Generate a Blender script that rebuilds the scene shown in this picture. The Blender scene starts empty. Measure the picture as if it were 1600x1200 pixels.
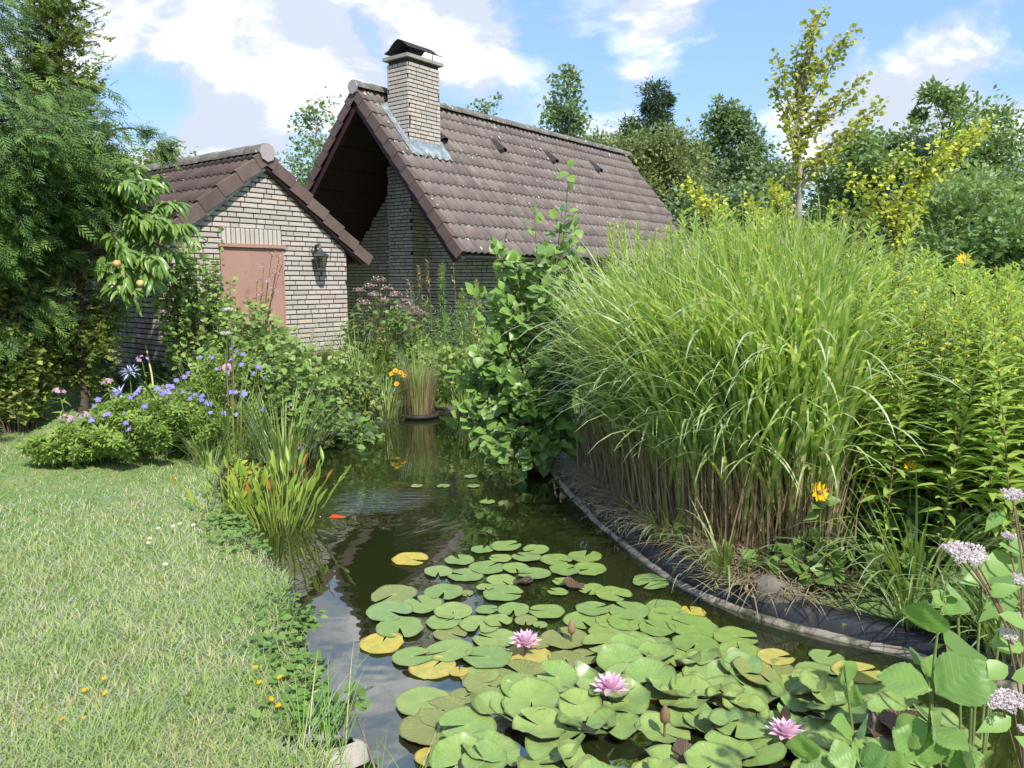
import bpy, math, random
import numpy as np
from mathutils import Vector, Matrix

# ------------------------------------------------------------------ camera, sky, sun, exposure
sc = bpy.context.scene
COL = sc.collection
R = math.radians
CZ = 1.70
PITCH = math.atan((600 - 437) / 1200)
cam_d = bpy.data.cameras.new('camera'); cam = bpy.data.objects.new('camera', cam_d); COL.objects.link(cam)
cam_d.sensor_width = 36; cam_d.lens = 27.0; cam_d.clip_start = 0.05; cam_d.clip_end = 2000
cam.location = (0, 0, CZ); cam.rotation_euler = (math.pi / 2 - PITCH, 0, 0)
sc.camera = cam

SUN = np.array([0.26, -0.62, 0.76]); SUN = SUN / np.linalg.norm(SUN)
sun_d = bpy.data.lights.new('sun', 'SUN'); sun = bpy.data.objects.new('sun', sun_d); COL.objects.link(sun)
sun_d.energy = 2.9; sun_d.angle = R(0.9); sun_d.color = (1.0, 0.95, 0.87)
sun.rotation_euler = Vector(-SUN).to_track_quat('-Z', 'Y').to_euler()

sc.view_settings.view_transform = 'Standard'; sc.view_settings.look = 'None'
sc.view_settings.gamma = 1.0; sc.view_settings.use_curve_mapping = False
sc.view_settings.exposure = 1.2
sc.render.engine = 'CYCLES'
cy = sc.cycles
cy.use_denoising = True
try:
    cy.denoiser = 'OPENIMAGEDENOISE'
    cy.denoising_input_passes = 'RGB_ALBEDO_NORMAL'
except Exception:
    pass
cy.max_bounces = 7; cy.diffuse_bounces = 4; cy.glossy_bounces = 3; cy.transmission_bounces = 4; cy.transparent_max_bounces = 4
cy.sample_clamp_indirect = 6.0
cy.use_adaptive_sampling = False
cy.caustics_reflective = False; cy.caustics_refractive = False


class NT:
    """small helper to write node trees"""
    def __init__(s, tree):
        s.t = tree

    def n(s, typ, props=None, **ins):
        nd = s.t.nodes.new(typ)
        for k, v in (props or {}).items():
            setattr(nd, k, v)
        for k, v in ins.items():
            key = int(k[1:]) if (k[0] == 'i' and k[1:].isdigit()) else k.replace('_', ' ')
            sock = nd.inputs[key]
            if isinstance(v, bpy.types.NodeSocket):
                s.t.links.new(v, sock)
            else:
                sock.default_value = v
        return nd

    def m(s, op, a, b=0.0, c=0.0, clamp=False):
        return s.n('ShaderNodeMath', {'operation': op, 'use_clamp': clamp}, i0=a, i1=b, i2=c).outputs[0]

    def mix(s, f, a, b, typ='MIX'):
        nd = s.n('ShaderNodeMix', {'data_type': 'RGBA', 'blend_type': typ, 'clamp_factor': True})
        for i, v in ((0, f), (6, a), (7, b)):
            if isinstance(v, bpy.types.NodeSocket):
                s.t.links.new(v, nd.inputs[i])
            else:
                nd.inputs[i].default_value = v if i == 0 else tuple(v)[:3] + (1,)
        return nd.outputs[2]

    def ramp(s, f, stops, interp='LINEAR'):
        nd = s.n('ShaderNodeValToRGB', i0=f)
        cr = nd.color_ramp; cr.interpolation = interp
        while len(cr.elements) < len(stops):
            cr.elements.new(0.5)
        for e, (p, c) in zip(cr.elements, stops):
            e.position = p; e.color = tuple(c)[:3] + (1,)
        return nd.outputs[0]

    def smooth(s, v, a, b, lo=0.0, hi=1.0):
        return s.n('ShaderNodeMapRange', {'interpolation_type': 'SMOOTHSTEP'}, i0=v, i1=a, i2=b, i3=lo, i4=hi).outputs[0]

    def noise(s, vec, scale, detail=4.0, rough=0.55, out=0, dist=0.0):
        nd = s.n('ShaderNodeTexNoise', Scale=scale, Detail=detail, Roughness=rough, Distortion=dist)
        if vec is not None:
            s.t.links.new(vec, nd.inputs['Vector'])
        return nd.outputs[out]


def ray(px, py):
    u = (px - 800) / 1200; v = -(py - 600) / 1200
    c, s_ = math.cos(PITCH), math.sin(PITCH)
    return np.array([u, c + v * s_, -s_ + v * c])


def on(px, py, z=0.0):
    """the point of the level z seen at photograph pixel px, py"""
    r = ray(px, py)
    return np.array([0, 0, CZ]) + r * ((z - CZ) / r[2])


def at(px, py, Y):
    """the point at distance Y in front of the viewpoint, seen at photograph pixel px, py"""
    r = ray(px, py)
    return np.array([0, 0, CZ]) + r * (Y / r[1])


world = bpy.data.worlds.new('World'); sc.world = world; world.use_nodes = True
wt = world.node_tree; wt.nodes.clear(); W = NT(wt)
sky = wt.nodes.new('ShaderNodeTexSky'); sky.sky_type = 'NISHITA'; sky.sun_disc = False
sky.sun_elevation = math.asin(SUN[2]); sky.sun_rotation = math.atan2(SUN[0], SUN[1])
sky.air_density = 1.0; sky.dust_density = 0.6; sky.ozone_density = 1.6
tc = W.n('ShaderNodeTexCoord').outputs['Generated']
mp = W.n('ShaderNodeMapping', Vector=tc, Scale=(2.2, 2.2, 4.2), Location=(3.1, 1.7, 0.4)).outputs[0]
mp2 = W.n('ShaderNodeMapping', Vector=tc, Scale=(2.2, 2.2, 4.2), Location=(3.1 - .05, 1.7 + .05, 0.4 - .17)).outputs[0]
cn = W.noise(mp, 2.7, 11.0, 0.58, dist=0.3)
cn2 = W.noise(mp2, 2.7, 7.0, 0.58, dist=0.3)
fine = W.noise(mp, 6.5, 9.0, 0.62)
# the clouds that stand over the garden and the blue gaps between them: pixel direction, radius in degrees, amount
CL = [(290, 70, 9, .22), (420, 120, 8, .2), (250, 30, 7, .14), (560, 130, 8, .22), (690, 110, 7, .22), (330, 215, 6, .2), (450, 240, 6, .12), (800, 130, 5, .17), (780, 15, 7, .22),
      (930, 165, 5, .2), (990, 30, 7, .24), (1100, 30, 4, .14), (1010, 95, 2.6, .12), (1380, 115, 6, .25), (1300, 210, 5, .14), (1480, 130, 5, .24), (1570, 190, 6, .25), (1520, 48, 3, .2),
      (1210, 160, 2, .1), (1050, 150, 1.5, .1), (300, -160, 15, .22), (620, -180, 12, .2), (100, -60, 10, .16), (1400, 110, 4, .12), (1220, 250, 5, .15),
      (595, 18, 3.5, -.25), (240, 140, 4, -.28), (215, 165, 3.5, -.2), (500, 165, 4, -.16), (420, 25, 2.5, -.22), (160, 40, 3, -.15), (380, 150, 3, -.12), (500, 260, 3, -.12), (780, 62, 4, -.16), (880, 95, 5, -.26), (960, 110, 4, -.2), (1150, 110, 7, -.3),
      (1220, 40, 6, -.2), (1440, 28, 4.5, -.25), (1570, 100, 4, -.2), (1060, 210, 4, -.16), (1330, 25, 5, -.16), (730, 190, 3, -.08)]
dens = W.m('ADD', W.m('MULTIPLY', W.m('SUBTRACT', cn, 0.5), 1.9), 0.5)
for (px, py, rad, amt) in CL:
    d = ray(px, py); d = d / np.linalg.norm(d)
    dp = W.n('ShaderNodeVectorMath', {'operation': 'DOT_PRODUCT'}, i0=tc, i1=tuple(d)).outputs['Value']
    dens = W.m('ADD', dens, W.smooth(dp, math.cos(R(rad)), 1.0, 0.0, amt * (.85 if amt > 0 else 1)))
dens = W.m('ADD', dens, W.m('MULTIPLY', W.m('SUBTRACT', fine, 0.5), 0.34))
alpha = W.smooth(dens, 0.555, 0.72)
shade = W.m('SUBTRACT', W.m('ADD', cn2, W.m('MULTIPLY', fine, .25)), W.m('MULTIPLY', cn, 0.55))
shf = W.smooth(shade, 0.20, 0.38)
ccol = W.mix(shf, (6.4, 6.45, 6.5), (3.2, 3.55, 4.2))
skyc = W.mix(0.55, sky.outputs[0], (1.55, 2.75, 5.0))
alpha = W.m('MAXIMUM', alpha, W.smooth(dens, 0.38, 0.62, 0.0, 0.45))
cc = W.mix(alpha, skyc, ccol)
bg = W.n('ShaderNodeBackground', Color=cc, Strength=0.1)
wo = wt.nodes.new('ShaderNodeOutputWorld'); wt.links.new(bg.outputs[0], wo.inputs[0])

# ------------------------------------------------------------------ mesh helpers
rng = np.random.default_rng(11)
UP = np.array([0, 0, 1.0])


def nrm(a):
    a = np.asarray(a, float)
    return a / np.maximum(np.linalg.norm(a, axis=-1, keepdims=True), 1e-9)


class G:
    """collects triangles and quads with a per-vertex tint and a length coordinate u"""
    def __init__(s):
        s.V = []; s.F = []; s.n = 0; s.ti = []; s.u = []

    def add(s, V, faces, tint=0.0, u=0.0, m=0):
        V = np.asarray(V, float).reshape(-1, 3); k = len(V)
        s.V.append(V)
        s.ti.append(np.broadcast_to(np.asarray(tint, float), (k,)))
        s.u.append(np.broadcast_to(np.asarray(u, float), (k,)))
        for f in faces:
            f = np.asarray(f, np.int64)
            if f.size:
                s.F.append((f + s.n, m))
        s.n += k

    def mesh(s, name, mats, smooth=True, off=(0, 0, 0)):
        me = bpy.data.meshes.new(name)
        V = np.concatenate(s.V) - np.asarray(off, float)
        me.vertices.add(len(V)); me.vertices.foreach_set('co', V.astype(np.float32).ravel())
        li = np.concatenate([f.ravel() for f, m in s.F]).astype(np.int32)
        tot = np.concatenate([np.full(len(f), f.shape[1]) for f, m in s.F])
        mi = np.concatenate([np.full(len(f), m) for f, m in s.F]).astype(np.int32)
        st = np.concatenate([[0], np.cumsum(tot)[:-1]]).astype(np.int32)
        me.loops.add(len(li)); me.loops.foreach_set('vertex_index', li)
        me.polygons.add(len(tot)); me.polygons.foreach_set('loop_start', st)
        me.polygons.foreach_set('material_index', mi)
        me.polygons.foreach_set('use_smooth', np.full(len(tot), smooth))
        a = me.attributes.new('tint', 'FLOAT', 'POINT'); a.data.foreach_set('value', np.concatenate(s.ti).astype(np.float32))
        a = me.attributes.new('u', 'FLOAT', 'POINT'); a.data.foreach_set('value', np.concatenate(s.u).astype(np.float32))
        for mt in (mats if isinstance(mats, (list, tuple)) else [mats]):
            me.materials.append(mt)
        me.update(calc_edges=True)
        return me


def wpos(o):
    p = np.zeros(3)
    while o is not None:
        p = p + np.array(o.location); o = o.parent
    return p


def tag(o, label=None, cat=None, group=None, kind=None):
    for k, v in (('label', label), ('category', cat), ('group', group), ('kind', kind)):
        if v:
            o[k] = v
    return o


def thing(name, label, cat, loc, group=None):
    o = bpy.data.objects.new(name, None); COL.objects.link(o)
    o.location = tuple(float(v) for v in loc); o.empty_display_size = 0.1
    return tag(o, label, cat, group)


def part(name, g, mats, parent=None, smooth=True, kind=None, label=None, origin=None):
    """one mesh object; the geometry is given in world coordinates"""
    base = wpos(parent) if parent is not None else (np.zeros(3) if origin is None else np.asarray(origin, float))
    me = g.mesh(name, mats, smooth, base) if isinstance(g, G) else g
    o = bpy.data.objects.new(name, me); COL.objects.link(o)
    if parent is not None:
        o.parent = parent
    elif origin is not None:
        o.location = tuple(base)
    if kind:
        o['kind'] = kind
    if label:
        o['label'] = label
    return o


def inst(name, me, parent, pos, axes=None, scale=(1, 1, 1), kind=None):
    """an object that shares mesh data; pos in world coordinates, axes = columns of its rotation"""
    o = bpy.data.objects.new(name, me); COL.objects.link(o)
    p = np.asarray(pos, float)
    if parent is not None:
        o.parent = parent; p = p - wpos(parent)
    M = Matrix.Identity(4)
    for c in range(3):
        ax = axes[c] if axes is not None else np.eye(3)[c]
        for r_ in range(3):
            M[r_][c] = float(ax[r_]) * float(scale[c])
    M.translation = Vector([float(v) for v in p])
    o.matrix_local = M
    if kind:
        o['kind'] = kind
    return o


def box(g, c, ax, size, tint=0.0, m=0):
    """box centred at c with axes ax (3 rows) and full sizes"""
    ax = np.asarray(ax, float); h = np.asarray(size, float) / 2
    S = np.array([[x, y, z] for x in (-1, 1) for y in (-1, 1) for z in (-1, 1)], float) * h
    V = np.asarray(c, float) + S @ ax
    g.add(V, [[[0, 1, 3, 2], [4, 6, 7, 5], [0, 4, 5, 1], [2, 3, 7, 6], [0, 2, 6, 4], [1, 5, 7, 3]]], tint, 0, m)


def prism(g, poly, vec, tint=0.0, m=0):
    """convex polygon extruded along vec"""
    P = np.asarray(poly, float); k = len(P)
    V = np.concatenate([P, P + np.asarray(vec, float)])
    T = [[0, i, i + 1] for i in range(1, k - 1)] + [[k, k + i + 1, k + i] for i in range(1, k - 1)]
    Q = [[i, (i + 1) % k, k + (i + 1) % k, k + i] for i in range(k)]
    g.add(V, [T, Q], tint, 0, m)


def tube(g, pts, rad, sides=5, tint=0.0, m=0, cap=False):
    P = np.asarray(pts, float); k = len(P)
    rad = np.broadcast_to(np.asarray(rad, float), (k,))
    t = nrm(np.gradient(P, axis=0))
    ref = np.array([0.31, 0.17, 0.93]) if abs(t[0] @ np.array([0.31, 0.17, 0.93])) < .9 else np.array([1.0, 0, 0])
    n1 = nrm(np.cross(t, ref)); n2 = np.cross(t, n1)
    a = np.arange(sides) * 2 * np.pi / sides
    V = P[:, None] + rad[:, None, None] * (np.cos(a)[None, :, None] * n1[:, None] + np.sin(a)[None, :, None] * n2[:, None])
    i = np.arange(k - 1)[:, None] * sides; j = np.arange(sides)[None]; j2 = (j + 1) % sides
    Q = np.stack([i + j, i + j2, i + sides + j2, i + sides + j], -1).reshape(-1, 4)
    fs = [Q]
    if cap:
        fs += [[list(range(sides))], [[(k - 1) * sides + q for q in range(sides)]]]
    g.add(V.reshape(-1, 3), fs, tint, np.repeat(np.linspace(0, 1, k), sides), m)


def lathe(g, c, prof, sides=16, ax=None, tint=0.0, m=0):
    """prof: list of (radius, height)"""
    ax = np.eye(3) if ax is None else np.asarray(ax, float)
    a = np.arange(sides) * 2 * np.pi / sides; k = len(prof)
    L = np.array([[r * np.cos(t), r * np.sin(t), h] for r, h in prof for t in a])
    i = np.arange(k - 1)[:, None] * sides; j = np.arange(sides)[None]; j2 = (j + 1) % sides
    Q = np.stack([i + j, i + j2, i + sides + j2, i + sides + j], -1).reshape(-1, 4)
    g.add(np.asarray(c, float) + L @ ax, [Q], tint, 0, m)


def leaf_tpl(w, fold=0.15, curl=0.2, segs=None, wave=0.0):
    """leaf along +Y of length 1: w = half widths at even stations"""
    w = np.asarray(w, float); k = len(w); y = np.linspace(0, 1, k)
    V = []; U = []
    for i in range(k):
        z = -curl * y[i] ** 2
        for sgn in (-1, 0, 1):
            V.append([sgn * w[i], y[i], z + fold * abs(sgn) * w[i] + wave * sgn * w[i] * math.sin(i * 2.3)]); U.append(y[i])
    Q = []
    for i in range(k - 1):
        b = 3 * i
        Q += [[b, b + 1, b + 4, b + 3], [b + 1, b + 2, b + 5, b + 4]]
    return np.array(V), [np.array(Q)], np.array(U)


def diamond(w=0.3, fold=0.2, tip=1.0, mid=0.45, curl=0.1):
    V = np.array([[0, 0, 0], [-w, mid, fold * w], [0, tip, -curl], [w, mid, fold * w]], float)
    return V, [np.array([[0, 3, 2], [0, 2, 1]])], np.array([0, mid, 1, mid])


def scatter(g, tpl, P, D, Nn, S, tint=None, m=0):
    tv, tf, tu = tpl
    P = np.asarray(P, float); k = len(P)
    if k == 0:
        return
    y = nrm(np.broadcast_to(D, (k, 3))); z = np.broadcast_to(np.asarray(Nn, float), (k, 3))
    z = nrm(z - (z * y).sum(1, keepdims=True) * y + 1e-6); x = np.cross(y, z)
    S = np.asarray(S, float)
    S = np.broadcast_to(S[:, None] if S.ndim == 1 else S, (k, 3))
    V = P[:, None] + tv[None, :, 0:1] * (x * S[:, 0:1])[:, None] + tv[None, :, 1:2] * (y * S[:, 1:2])[:, None] + tv[None, :, 2:3] * (z * S[:, 2:3])[:, None]
    nv = len(tv)
    fs = [(f[None] + (np.arange(k) * nv)[:, None, None]).reshape(-1, f.shape[1]) for f in tf]
    tint = rng.random(k) if tint is None else np.broadcast_to(tint, (k,))
    g.add(V.reshape(-1, 3), fs, np.repeat(tint, nv), np.tile(tu, k), m)


def blades(g, P, az, L, w, th0, curl, segs=4, tint=None, m=0, pw=1.4, twist=0.0, base=0.5):
    """grass blades: arrays of root, azimuth, length, width, lean at the root and bend"""
    P = np.asarray(P, float); k = len(P)
    f = lambda v: np.broadcast_to(np.asarray(v, float), (k,))[:, None]
    az, L, w, th0, curl, twist = map(f, (az, L, w, th0, curl, twist))
    s = np.linspace(0, 1, segs + 1)[None]
    th = th0 + curl * s ** pw
    thm = (th[:, 1:] + th[:, :-1]) / 2
    h = np.concatenate([np.zeros((k, 1)), np.cumsum(np.sin(thm), 1)], 1) * L / segs
    zz = np.concatenate([np.zeros((k, 1)), np.cumsum(np.cos(thm), 1)], 1) * L / segs
    c = P[:, None] + np.stack([h * np.cos(az), h * np.sin(az), zz], -1)
    wp = w / 2 * np.clip(base + 3 * s, 0, 1) * (1 - s ** 2.6) + 0.0002
    sa = az + np.pi / 2 + twist * (0.3 + s)
    side = np.stack([np.cos(sa), np.sin(sa), np.zeros_like(sa)], -1)
    V = np.stack([c - side * wp[..., None], c + side * wp[..., None]], 2)
    nv = (segs + 1) * 2
    q = np.array([[2 * i, 2 * i + 1, 2 * i + 3, 2 * i + 2] for i in range(segs)])
    Q = (q[None] + (np.arange(k) * nv)[:, None, None]).reshape(-1, 4)
    tint = rng.random(k) if tint is None else np.broadcast_to(tint, (k,))
    g.add(V.reshape(-1, 3), [Q], np.repeat(tint, nv), np.tile(np.repeat(s[0], 2), k), m)


def vnoise(x, y, sc_=1.0, seed=0):
    r_ = np.random.default_rng(seed); v = 0; amp = 1.0; tot = 0
    for o in range(5):
        for q in range(3):
            a = r_.random() * 6.28; ph = r_.random() * 6.28; f_ = sc_ * 1.9 ** o * (0.8 + .5 * r_.random())
            v = v + amp * np.sin((x * math.cos(a) + y * math.sin(a)) * f_ + ph); tot += amp
        amp *= 0.62
    return v / tot * 1.6


def rand_dir(k, zlo=-1.0):
    a = rng.random(k) * 2 * np.pi; z = zlo + (1 - zlo) * rng.random(k); r_ = np.sqrt(1 - z * z)
    return np.stack([r_ * np.cos(a), r_ * np.sin(a), z], -1)


def bez(p0, p1, bow, k=8):
    t = np.linspace(0, 1, k)[:, None]; p0 = np.asarray(p0, float); p1 = np.asarray(p1, float)
    mid = (p0 + p1) / 2 + np.asarray(bow, float)
    return (1 - t) ** 2 * p0 + 2 * t * (1 - t) * mid + t * t * p1


# ------------------------------------------------------------------ materials
MATS = {}


def new_mat(name):
    m = bpy.data.materials.new(name); m.use_nodes = True; m.node_tree.nodes.clear()
    MATS[name] = m
    return m, NT(m.node_tree)


def finish(nt, sh, disp=None):
    o = nt.t.nodes.new('ShaderNodeOutputMaterial'); nt.t.links.new(sh, o.inputs[0])


def tintval(nt):
    a = nt.n('ShaderNodeAttribute', {'attribute_name': 'tint'}).outputs['Fac']
    b = nt.n('ShaderNodeObjectInfo').outputs['Random']
    return nt.m('FRACT', nt.m('ADD', a, nt.m('MULTIPLY', b, 0.97)))


def leafmat(name, cols, trans=0.35, gloss=0.06, rough=0.4, tr_boost=(1.25, 1.3, 0.7), back=None, zebra=None, veins=0.0, spots=0.0, spot_col=(0.35, 0.28, 0.05), rim=None):
    m, t = new_mat(name)
    tv = tintval(t)
    k = len(cols)
    col = t.ramp(tv, [(i / max(k - 1, 1), c) for i, c in enumerate(cols)])
    uu = t.n('ShaderNodeAttribute', {'attribute_name': 'u'}).outputs['Fac']
    if zebra:
        ph = t.m('ADD', t.m('MULTIPLY', uu, zebra[1]), t.m('MULTIPLY', tv, 37.0))
        ph = t.m('ADD', ph, t.m('MULTIPLY', t.noise(t.n('ShaderNodeCombineXYZ', X=t.m('MULTIPLY', uu, 9.0), Y=t.m('MULTIPLY', tv, 50.0)).outputs[0], 1.0, 1.0), 4.0))
        st = t.smooth(t.m('SINE', ph), 0.45, 0.75)
        col = t.mix(t.m('MULTIPLY', st, 0.8), col, zebra[0])
    if spots:
        ob = t.n('ShaderNodeTexCoord').outputs['Object']
        oi = t.n('ShaderNodeObjectInfo').outputs['Random']
        vv = t.n('ShaderNodeVectorMath', {'operation': 'ADD'}, i0=ob, i1=t.n('ShaderNodeCombineXYZ', X=t.m('MULTIPLY', oi, 40.0), Y=oi).outputs[0]).outputs[0]
        col = t.mix(t.m('MULTIPLY', t.smooth(t.noise(vv, 5.0, 3.0, 0.6), 0.56, 0.68), spots), col, spot_col)
        col = t.mix(t.m('MULTIPLY', t.smooth(t.noise(vv, 22.0, 2.0, 0.6), 0.66, 0.72), spots), col, (0.09, 0.06, 0.03))
    if veins:
        w_ = t.m('ABSOLUTE', t.m('SINE', t.m('MULTIPLY', uu, veins)))
        col = t.mix(t.smooth(w_, 0.0, 0.25, 0.6, 0.0), col, (0.40, 0.49, 0.17))
    if rim:
        rl = t.n('ShaderNodeVectorMath', {'operation': 'LENGTH'}, i0=t.n('ShaderNodeTexCoord').outputs['Object']).outputs['Value']
        nz = t.noise(t.n('ShaderNodeTexCoord').outputs['Object'], 9.0, 3.0)
        col = t.mix(t.m('MULTIPLY', t.smooth(t.m('ADD', rl, t.m('MULTIPLY', nz, .10)), .97, 1.04), .75), col, rim)
        col = t.mix(t.smooth(rl, .16, .03, 0.0, .6), col, (.42, .48, .12))
        col = t.mix(t.smooth(t.noise(t.n('ShaderNodeTexCoord').outputs['Object'], 2.2, 3.0), .35, .7, 0.0, .35), col, (.12, .22, .06))
    if back:
        bf = t.n('ShaderNodeNewGeometry').outputs['Backfacing']
        col = t.mix(bf, col, back)
    d = t.n('ShaderNodeBsdfDiffuse', Color=col).outputs[0]
    tcol = t.mix(1.0, col, tr_boost, 'MULTIPLY')
    tr = t.n('ShaderNodeBsdfTranslucent', Color=tcol).outputs[0]
    sh = t.n('ShaderNodeMixShader', i0=trans, i1=d, i2=tr).outputs[0]
    gl = t.n('ShaderNodeBsdfGlossy', Color=(1, 1, 1, 1), Roughness=rough).outputs[0]
    fr = t.n('ShaderNodeFresnel', IOR=1.4).outputs[0]
    sh = t.n('ShaderNodeMixShader', i0=t.m('MULTIPLY', fr, gloss * 10, clamp=True), i1=sh, i2=gl).outputs[0]
    finish(t, sh)
    return m


def surf(name, c1, c2, scale=6.0, rough=0.8, bump=0.3, bscale=30.0, c3=None, t3=(0.6, 0.7), s3=3.0, tintmix=0.0, ct=None, metallic=0.0, spec=0.3, bdist=0.01):
    """opaque material: two noise-mixed colours, a third in patches, per-piece variation, fine relief"""
    m, t = new_mat(name)
    ob = t.n('ShaderNodeTexCoord').outputs['Object']
    oi = t.n('ShaderNodeObjectInfo').outputs['Random']
    vec = t.n('ShaderNodeVectorMath', {'operation': 'ADD'}, i0=ob, i1=t.n('ShaderNodeCombineXYZ', X=t.m('MULTIPLY', oi, 31.0), Y=t.m('MULTIPLY', oi, 17.0)).outputs[0]).outputs[0] if tintmix else ob
    col = t.mix(t.smooth(t.noise(vec, scale, 5.0, 0.6), 0.32, 0.68), c1, c2)
    if tintmix:
        tv = tintval(t)
        if ct:
            col = t.mix(t.m('MULTIPLY', t.smooth(tv, 0.72, 0.95), tintmix), col, ct)
        hv = t.n('ShaderNodeHueSaturation', Value=t.m('ADD', 1 - 0.3 * tintmix, t.m('MULTIPLY', t.m('FRACT', t.m('MULTIPLY', tv, 7.31)), 0.6 * tintmix)), Color=col)
        col = hv.outputs[0]
    if c3:
        col = t.mix(t.smooth(t.noise(vec, s3, 6.0, 0.65), t3[0], t3[1]), col, c3)
    b = t.n('ShaderNodeBump', Strength=bump, Distance=bdist, Height=t.noise(vec, bscale, 5.0, 0.65)).outputs[0]
    p = t.n('ShaderNodeBsdfPrincipled', Base_Color=col, Roughness=rough, Metallic=metallic, Normal=b)
    p.inputs['Specular IOR Level'].default_value = spec
    finish(t, p.outputs[0])
    return m

M_BRICK = surf('cream_brick', (.49, .445, .40), (.42, .375, .335), 9, .85, .35, 60, c3=(.40, .37, .33), t3=(.62, .8), s3=4, tintmix=.4, ct=(.54, .40, .31))
M_MORTAR = surf('dark_mortar', (.075, .06, .055), (.05, .042, .04), 12, .95, .5, 80)
M_TILE = surf('brown_roof_tile', (.185, .148, .136), (.142, .115, .108), 5, .75, .35, 50, c3=(.25, .225, .205), t3=(.50, .8), s3=2.2, tintmix=.5)
M_TILELICHEN = surf('lichen_spot', (.55, .55, .5), (.45, .45, .38), 9, .9, .3, 60)
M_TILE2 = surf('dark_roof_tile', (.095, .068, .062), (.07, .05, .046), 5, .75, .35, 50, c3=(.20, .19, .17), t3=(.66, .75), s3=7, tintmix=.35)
M_VERGE = surf('verge_tile_brown', (.125, .088, .078), (.10, .07, .06), 5, .75, .3, 50, c3=(.18, .135, .115), t3=(.55, .8), s3=2.2, tintmix=.5)
M_RIDGE = surf('weathered_ridge_tile', (.17, .16, .145), (.10, .095, .085), 7, .9, .5, 40, c3=(.42, .41, .37), t3=(.58, .66), s3=8, tintmix=.2)
M_CAPEND = surf('ridge_end_cap', (.36, .31, .32), (.32, .28, .29), 8, .8, .2, 50)
M_MAROON = surf('maroon_wood', (.045, .018, .022), (.03, .012, .016), 14, .6, .3, 40)
M_BLACK = surf('black_metal', (.02, .02, .022), (.03, .03, .032), 8, .45, .2, 50, spec=.5)
M_COWL = surf('cowl_metal', (.018, .017, .017), (.03, .027, .024), 8, .6, .2, 50)
M_LEAD = surf('lead_flashing', (.26, .31, .33), (.12, .15, .18), 7, .6, .6, 25, c3=(.36, .42, .38), t3=(.54, .66), s3=5, spec=.5)
M_STONE = surf('chimney_slab', (.34, .31, .28), (.26, .24, .22), 8, .9, .4, 40)
M_DOOR = surf('brown_shutter', (.38, .225, .175), (.35, .205, .16), 2.5, .6, .12, 30, c3=(.27, .13, .10), t3=(.6, .75), s3=3)
M_LEADW = surf('pale_mortar', (.42, .41, .40), (.25, .24, .23), 11, .9, .5, 40)
M_LANT = surf('lantern_metal', (.05, .055, .062), (.035, .04, .045), 9, .4, .2, 40, spec=.6)
M_LINER = surf('rubber_liner', (.014, .015, .019), (.022, .023, .028), 6, .5, .5, 14, c3=(.07, .065, .055), t3=(.58, .75), s3=5, spec=.4)
M_CONC = surf('old_concrete', (.34, .30, .245), (.19, .17, .135), 9, .95, .7, 40, c3=(.07, .075, .045), t3=(.5, .62), s3=6)
M_ROCK = surf('grey_stone', (.17, .15, .12), (.11, .10, .08), 14, .9, .6, 40, c3=(.12, .11, .035), t3=(.58, .66), s3=9)
M_PALESTONE = surf('pale_stone', (.46, .43, .38), (.34, .31, .27), 10, .9, .6, 30)
M_DRIFT = surf('driftwood', (.30, .22, .15), (.22, .155, .10), 25, .85, .4, 60)
M_BARK = surf('bark', (.11, .085, .065), (.07, .055, .042), 10, .95, .7, 40)
M_BIRCH = surf('pale_bark', (.36, .33, .28), (.2, .18, .15), 8, .9, .5, 30)
M_STEM = surf('green_stem', (.17, .22, .07), (.13, .17, .05), 9, .7, .1, 30)
M_STEMR = surf('reddish_stem', (.17, .10, .07), (.20, .13, .08), 9, .7, .1, 30)
M_STEMB = surf('brown_stem', (.20, .15, .10), (.14, .105, .07), 9, .8, .1, 30)
M_TEAL = surf('teal_plastic', (.01, .17, .24), (.01, .13, .20), 5, .4, .05, 30, spec=.5)
M_POLEG = surf('dark_green_pole', (.02, .04, .035), (.028, .05, .045), 9, .45, .1, 30, spec=.5)
M_METAL = surf('grey_metal', (.30, .30, .30), (.22, .22, .22), 9, .4, .1, 30, metallic=.8)
M_CANE = surf('yellow_cane', (.52, .46, .20), (.45, .38, .16), 9, .6, .1, 30)
M_WOOD = surf('brown_wood', (.24, .16, .09), (.18, .12, .07), 9, .7, .3, 30)
M_DARKIN = surf('dark_pane', (.010, .011, .013), (.014, .015, .017), 3, .12, .02, 5, spec=.5)
M_KOI = surf('koi_red', (.65, .07, .02), (.60, .12, .04), 7, .35, .05, 30, c3=(.8, .76, .7), t3=(.55, .58), s3=9)
M_TUB = surf('black_basket', (.02, .02, .02), (.035, .03, .027), 6, .7, .4, 30)

L_PAD = leafmat('lily_pad_green', [(.19, .31, .085), (.24, .36, .09), (.30, .39, .10), (.20, .33, .125)], .2, .115, .36, (1.1, 1.2, .6), back=(.20, .10, .055), veins=13.5, spots=.8, spot_col=(.32, .35, .10), rim=(.14, .16, .05))
L_PADY = leafmat('lily_pad_yellow', [(.56, .43, .07), (.50, .43, .12), (.55, .36, .07)], .2, .05, .4, (1.1, 1.0, .6), veins=13.5, spots=1.0, spot_col=(.30, .38, .11), rim=(.20, .11, .05))
L_PADO = leafmat('lily_pad_olive', [(.20, .22, .075), (.24, .26, .09), (.19, .23, .085)], .15, .07, .4, (1.1, 1.1, .6), back=(.18, .09, .06), veins=13.5, spots=.8, rim=(.13, .10, .05))
L_PADB = leafmat('lily_pad_bronze', [(.085, .05, .04), (.11, .055, .04)], .2, .08, .35, (1.2, .8, .5), back=(.12, .045, .03), veins=13.5)
L_PINK = leafmat('lily_petal', [(.86, .56, .70), (.88, .68, .78), (.84, .48, .66)], .4, .03, .5, (1.05, .9, 1.0))
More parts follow.
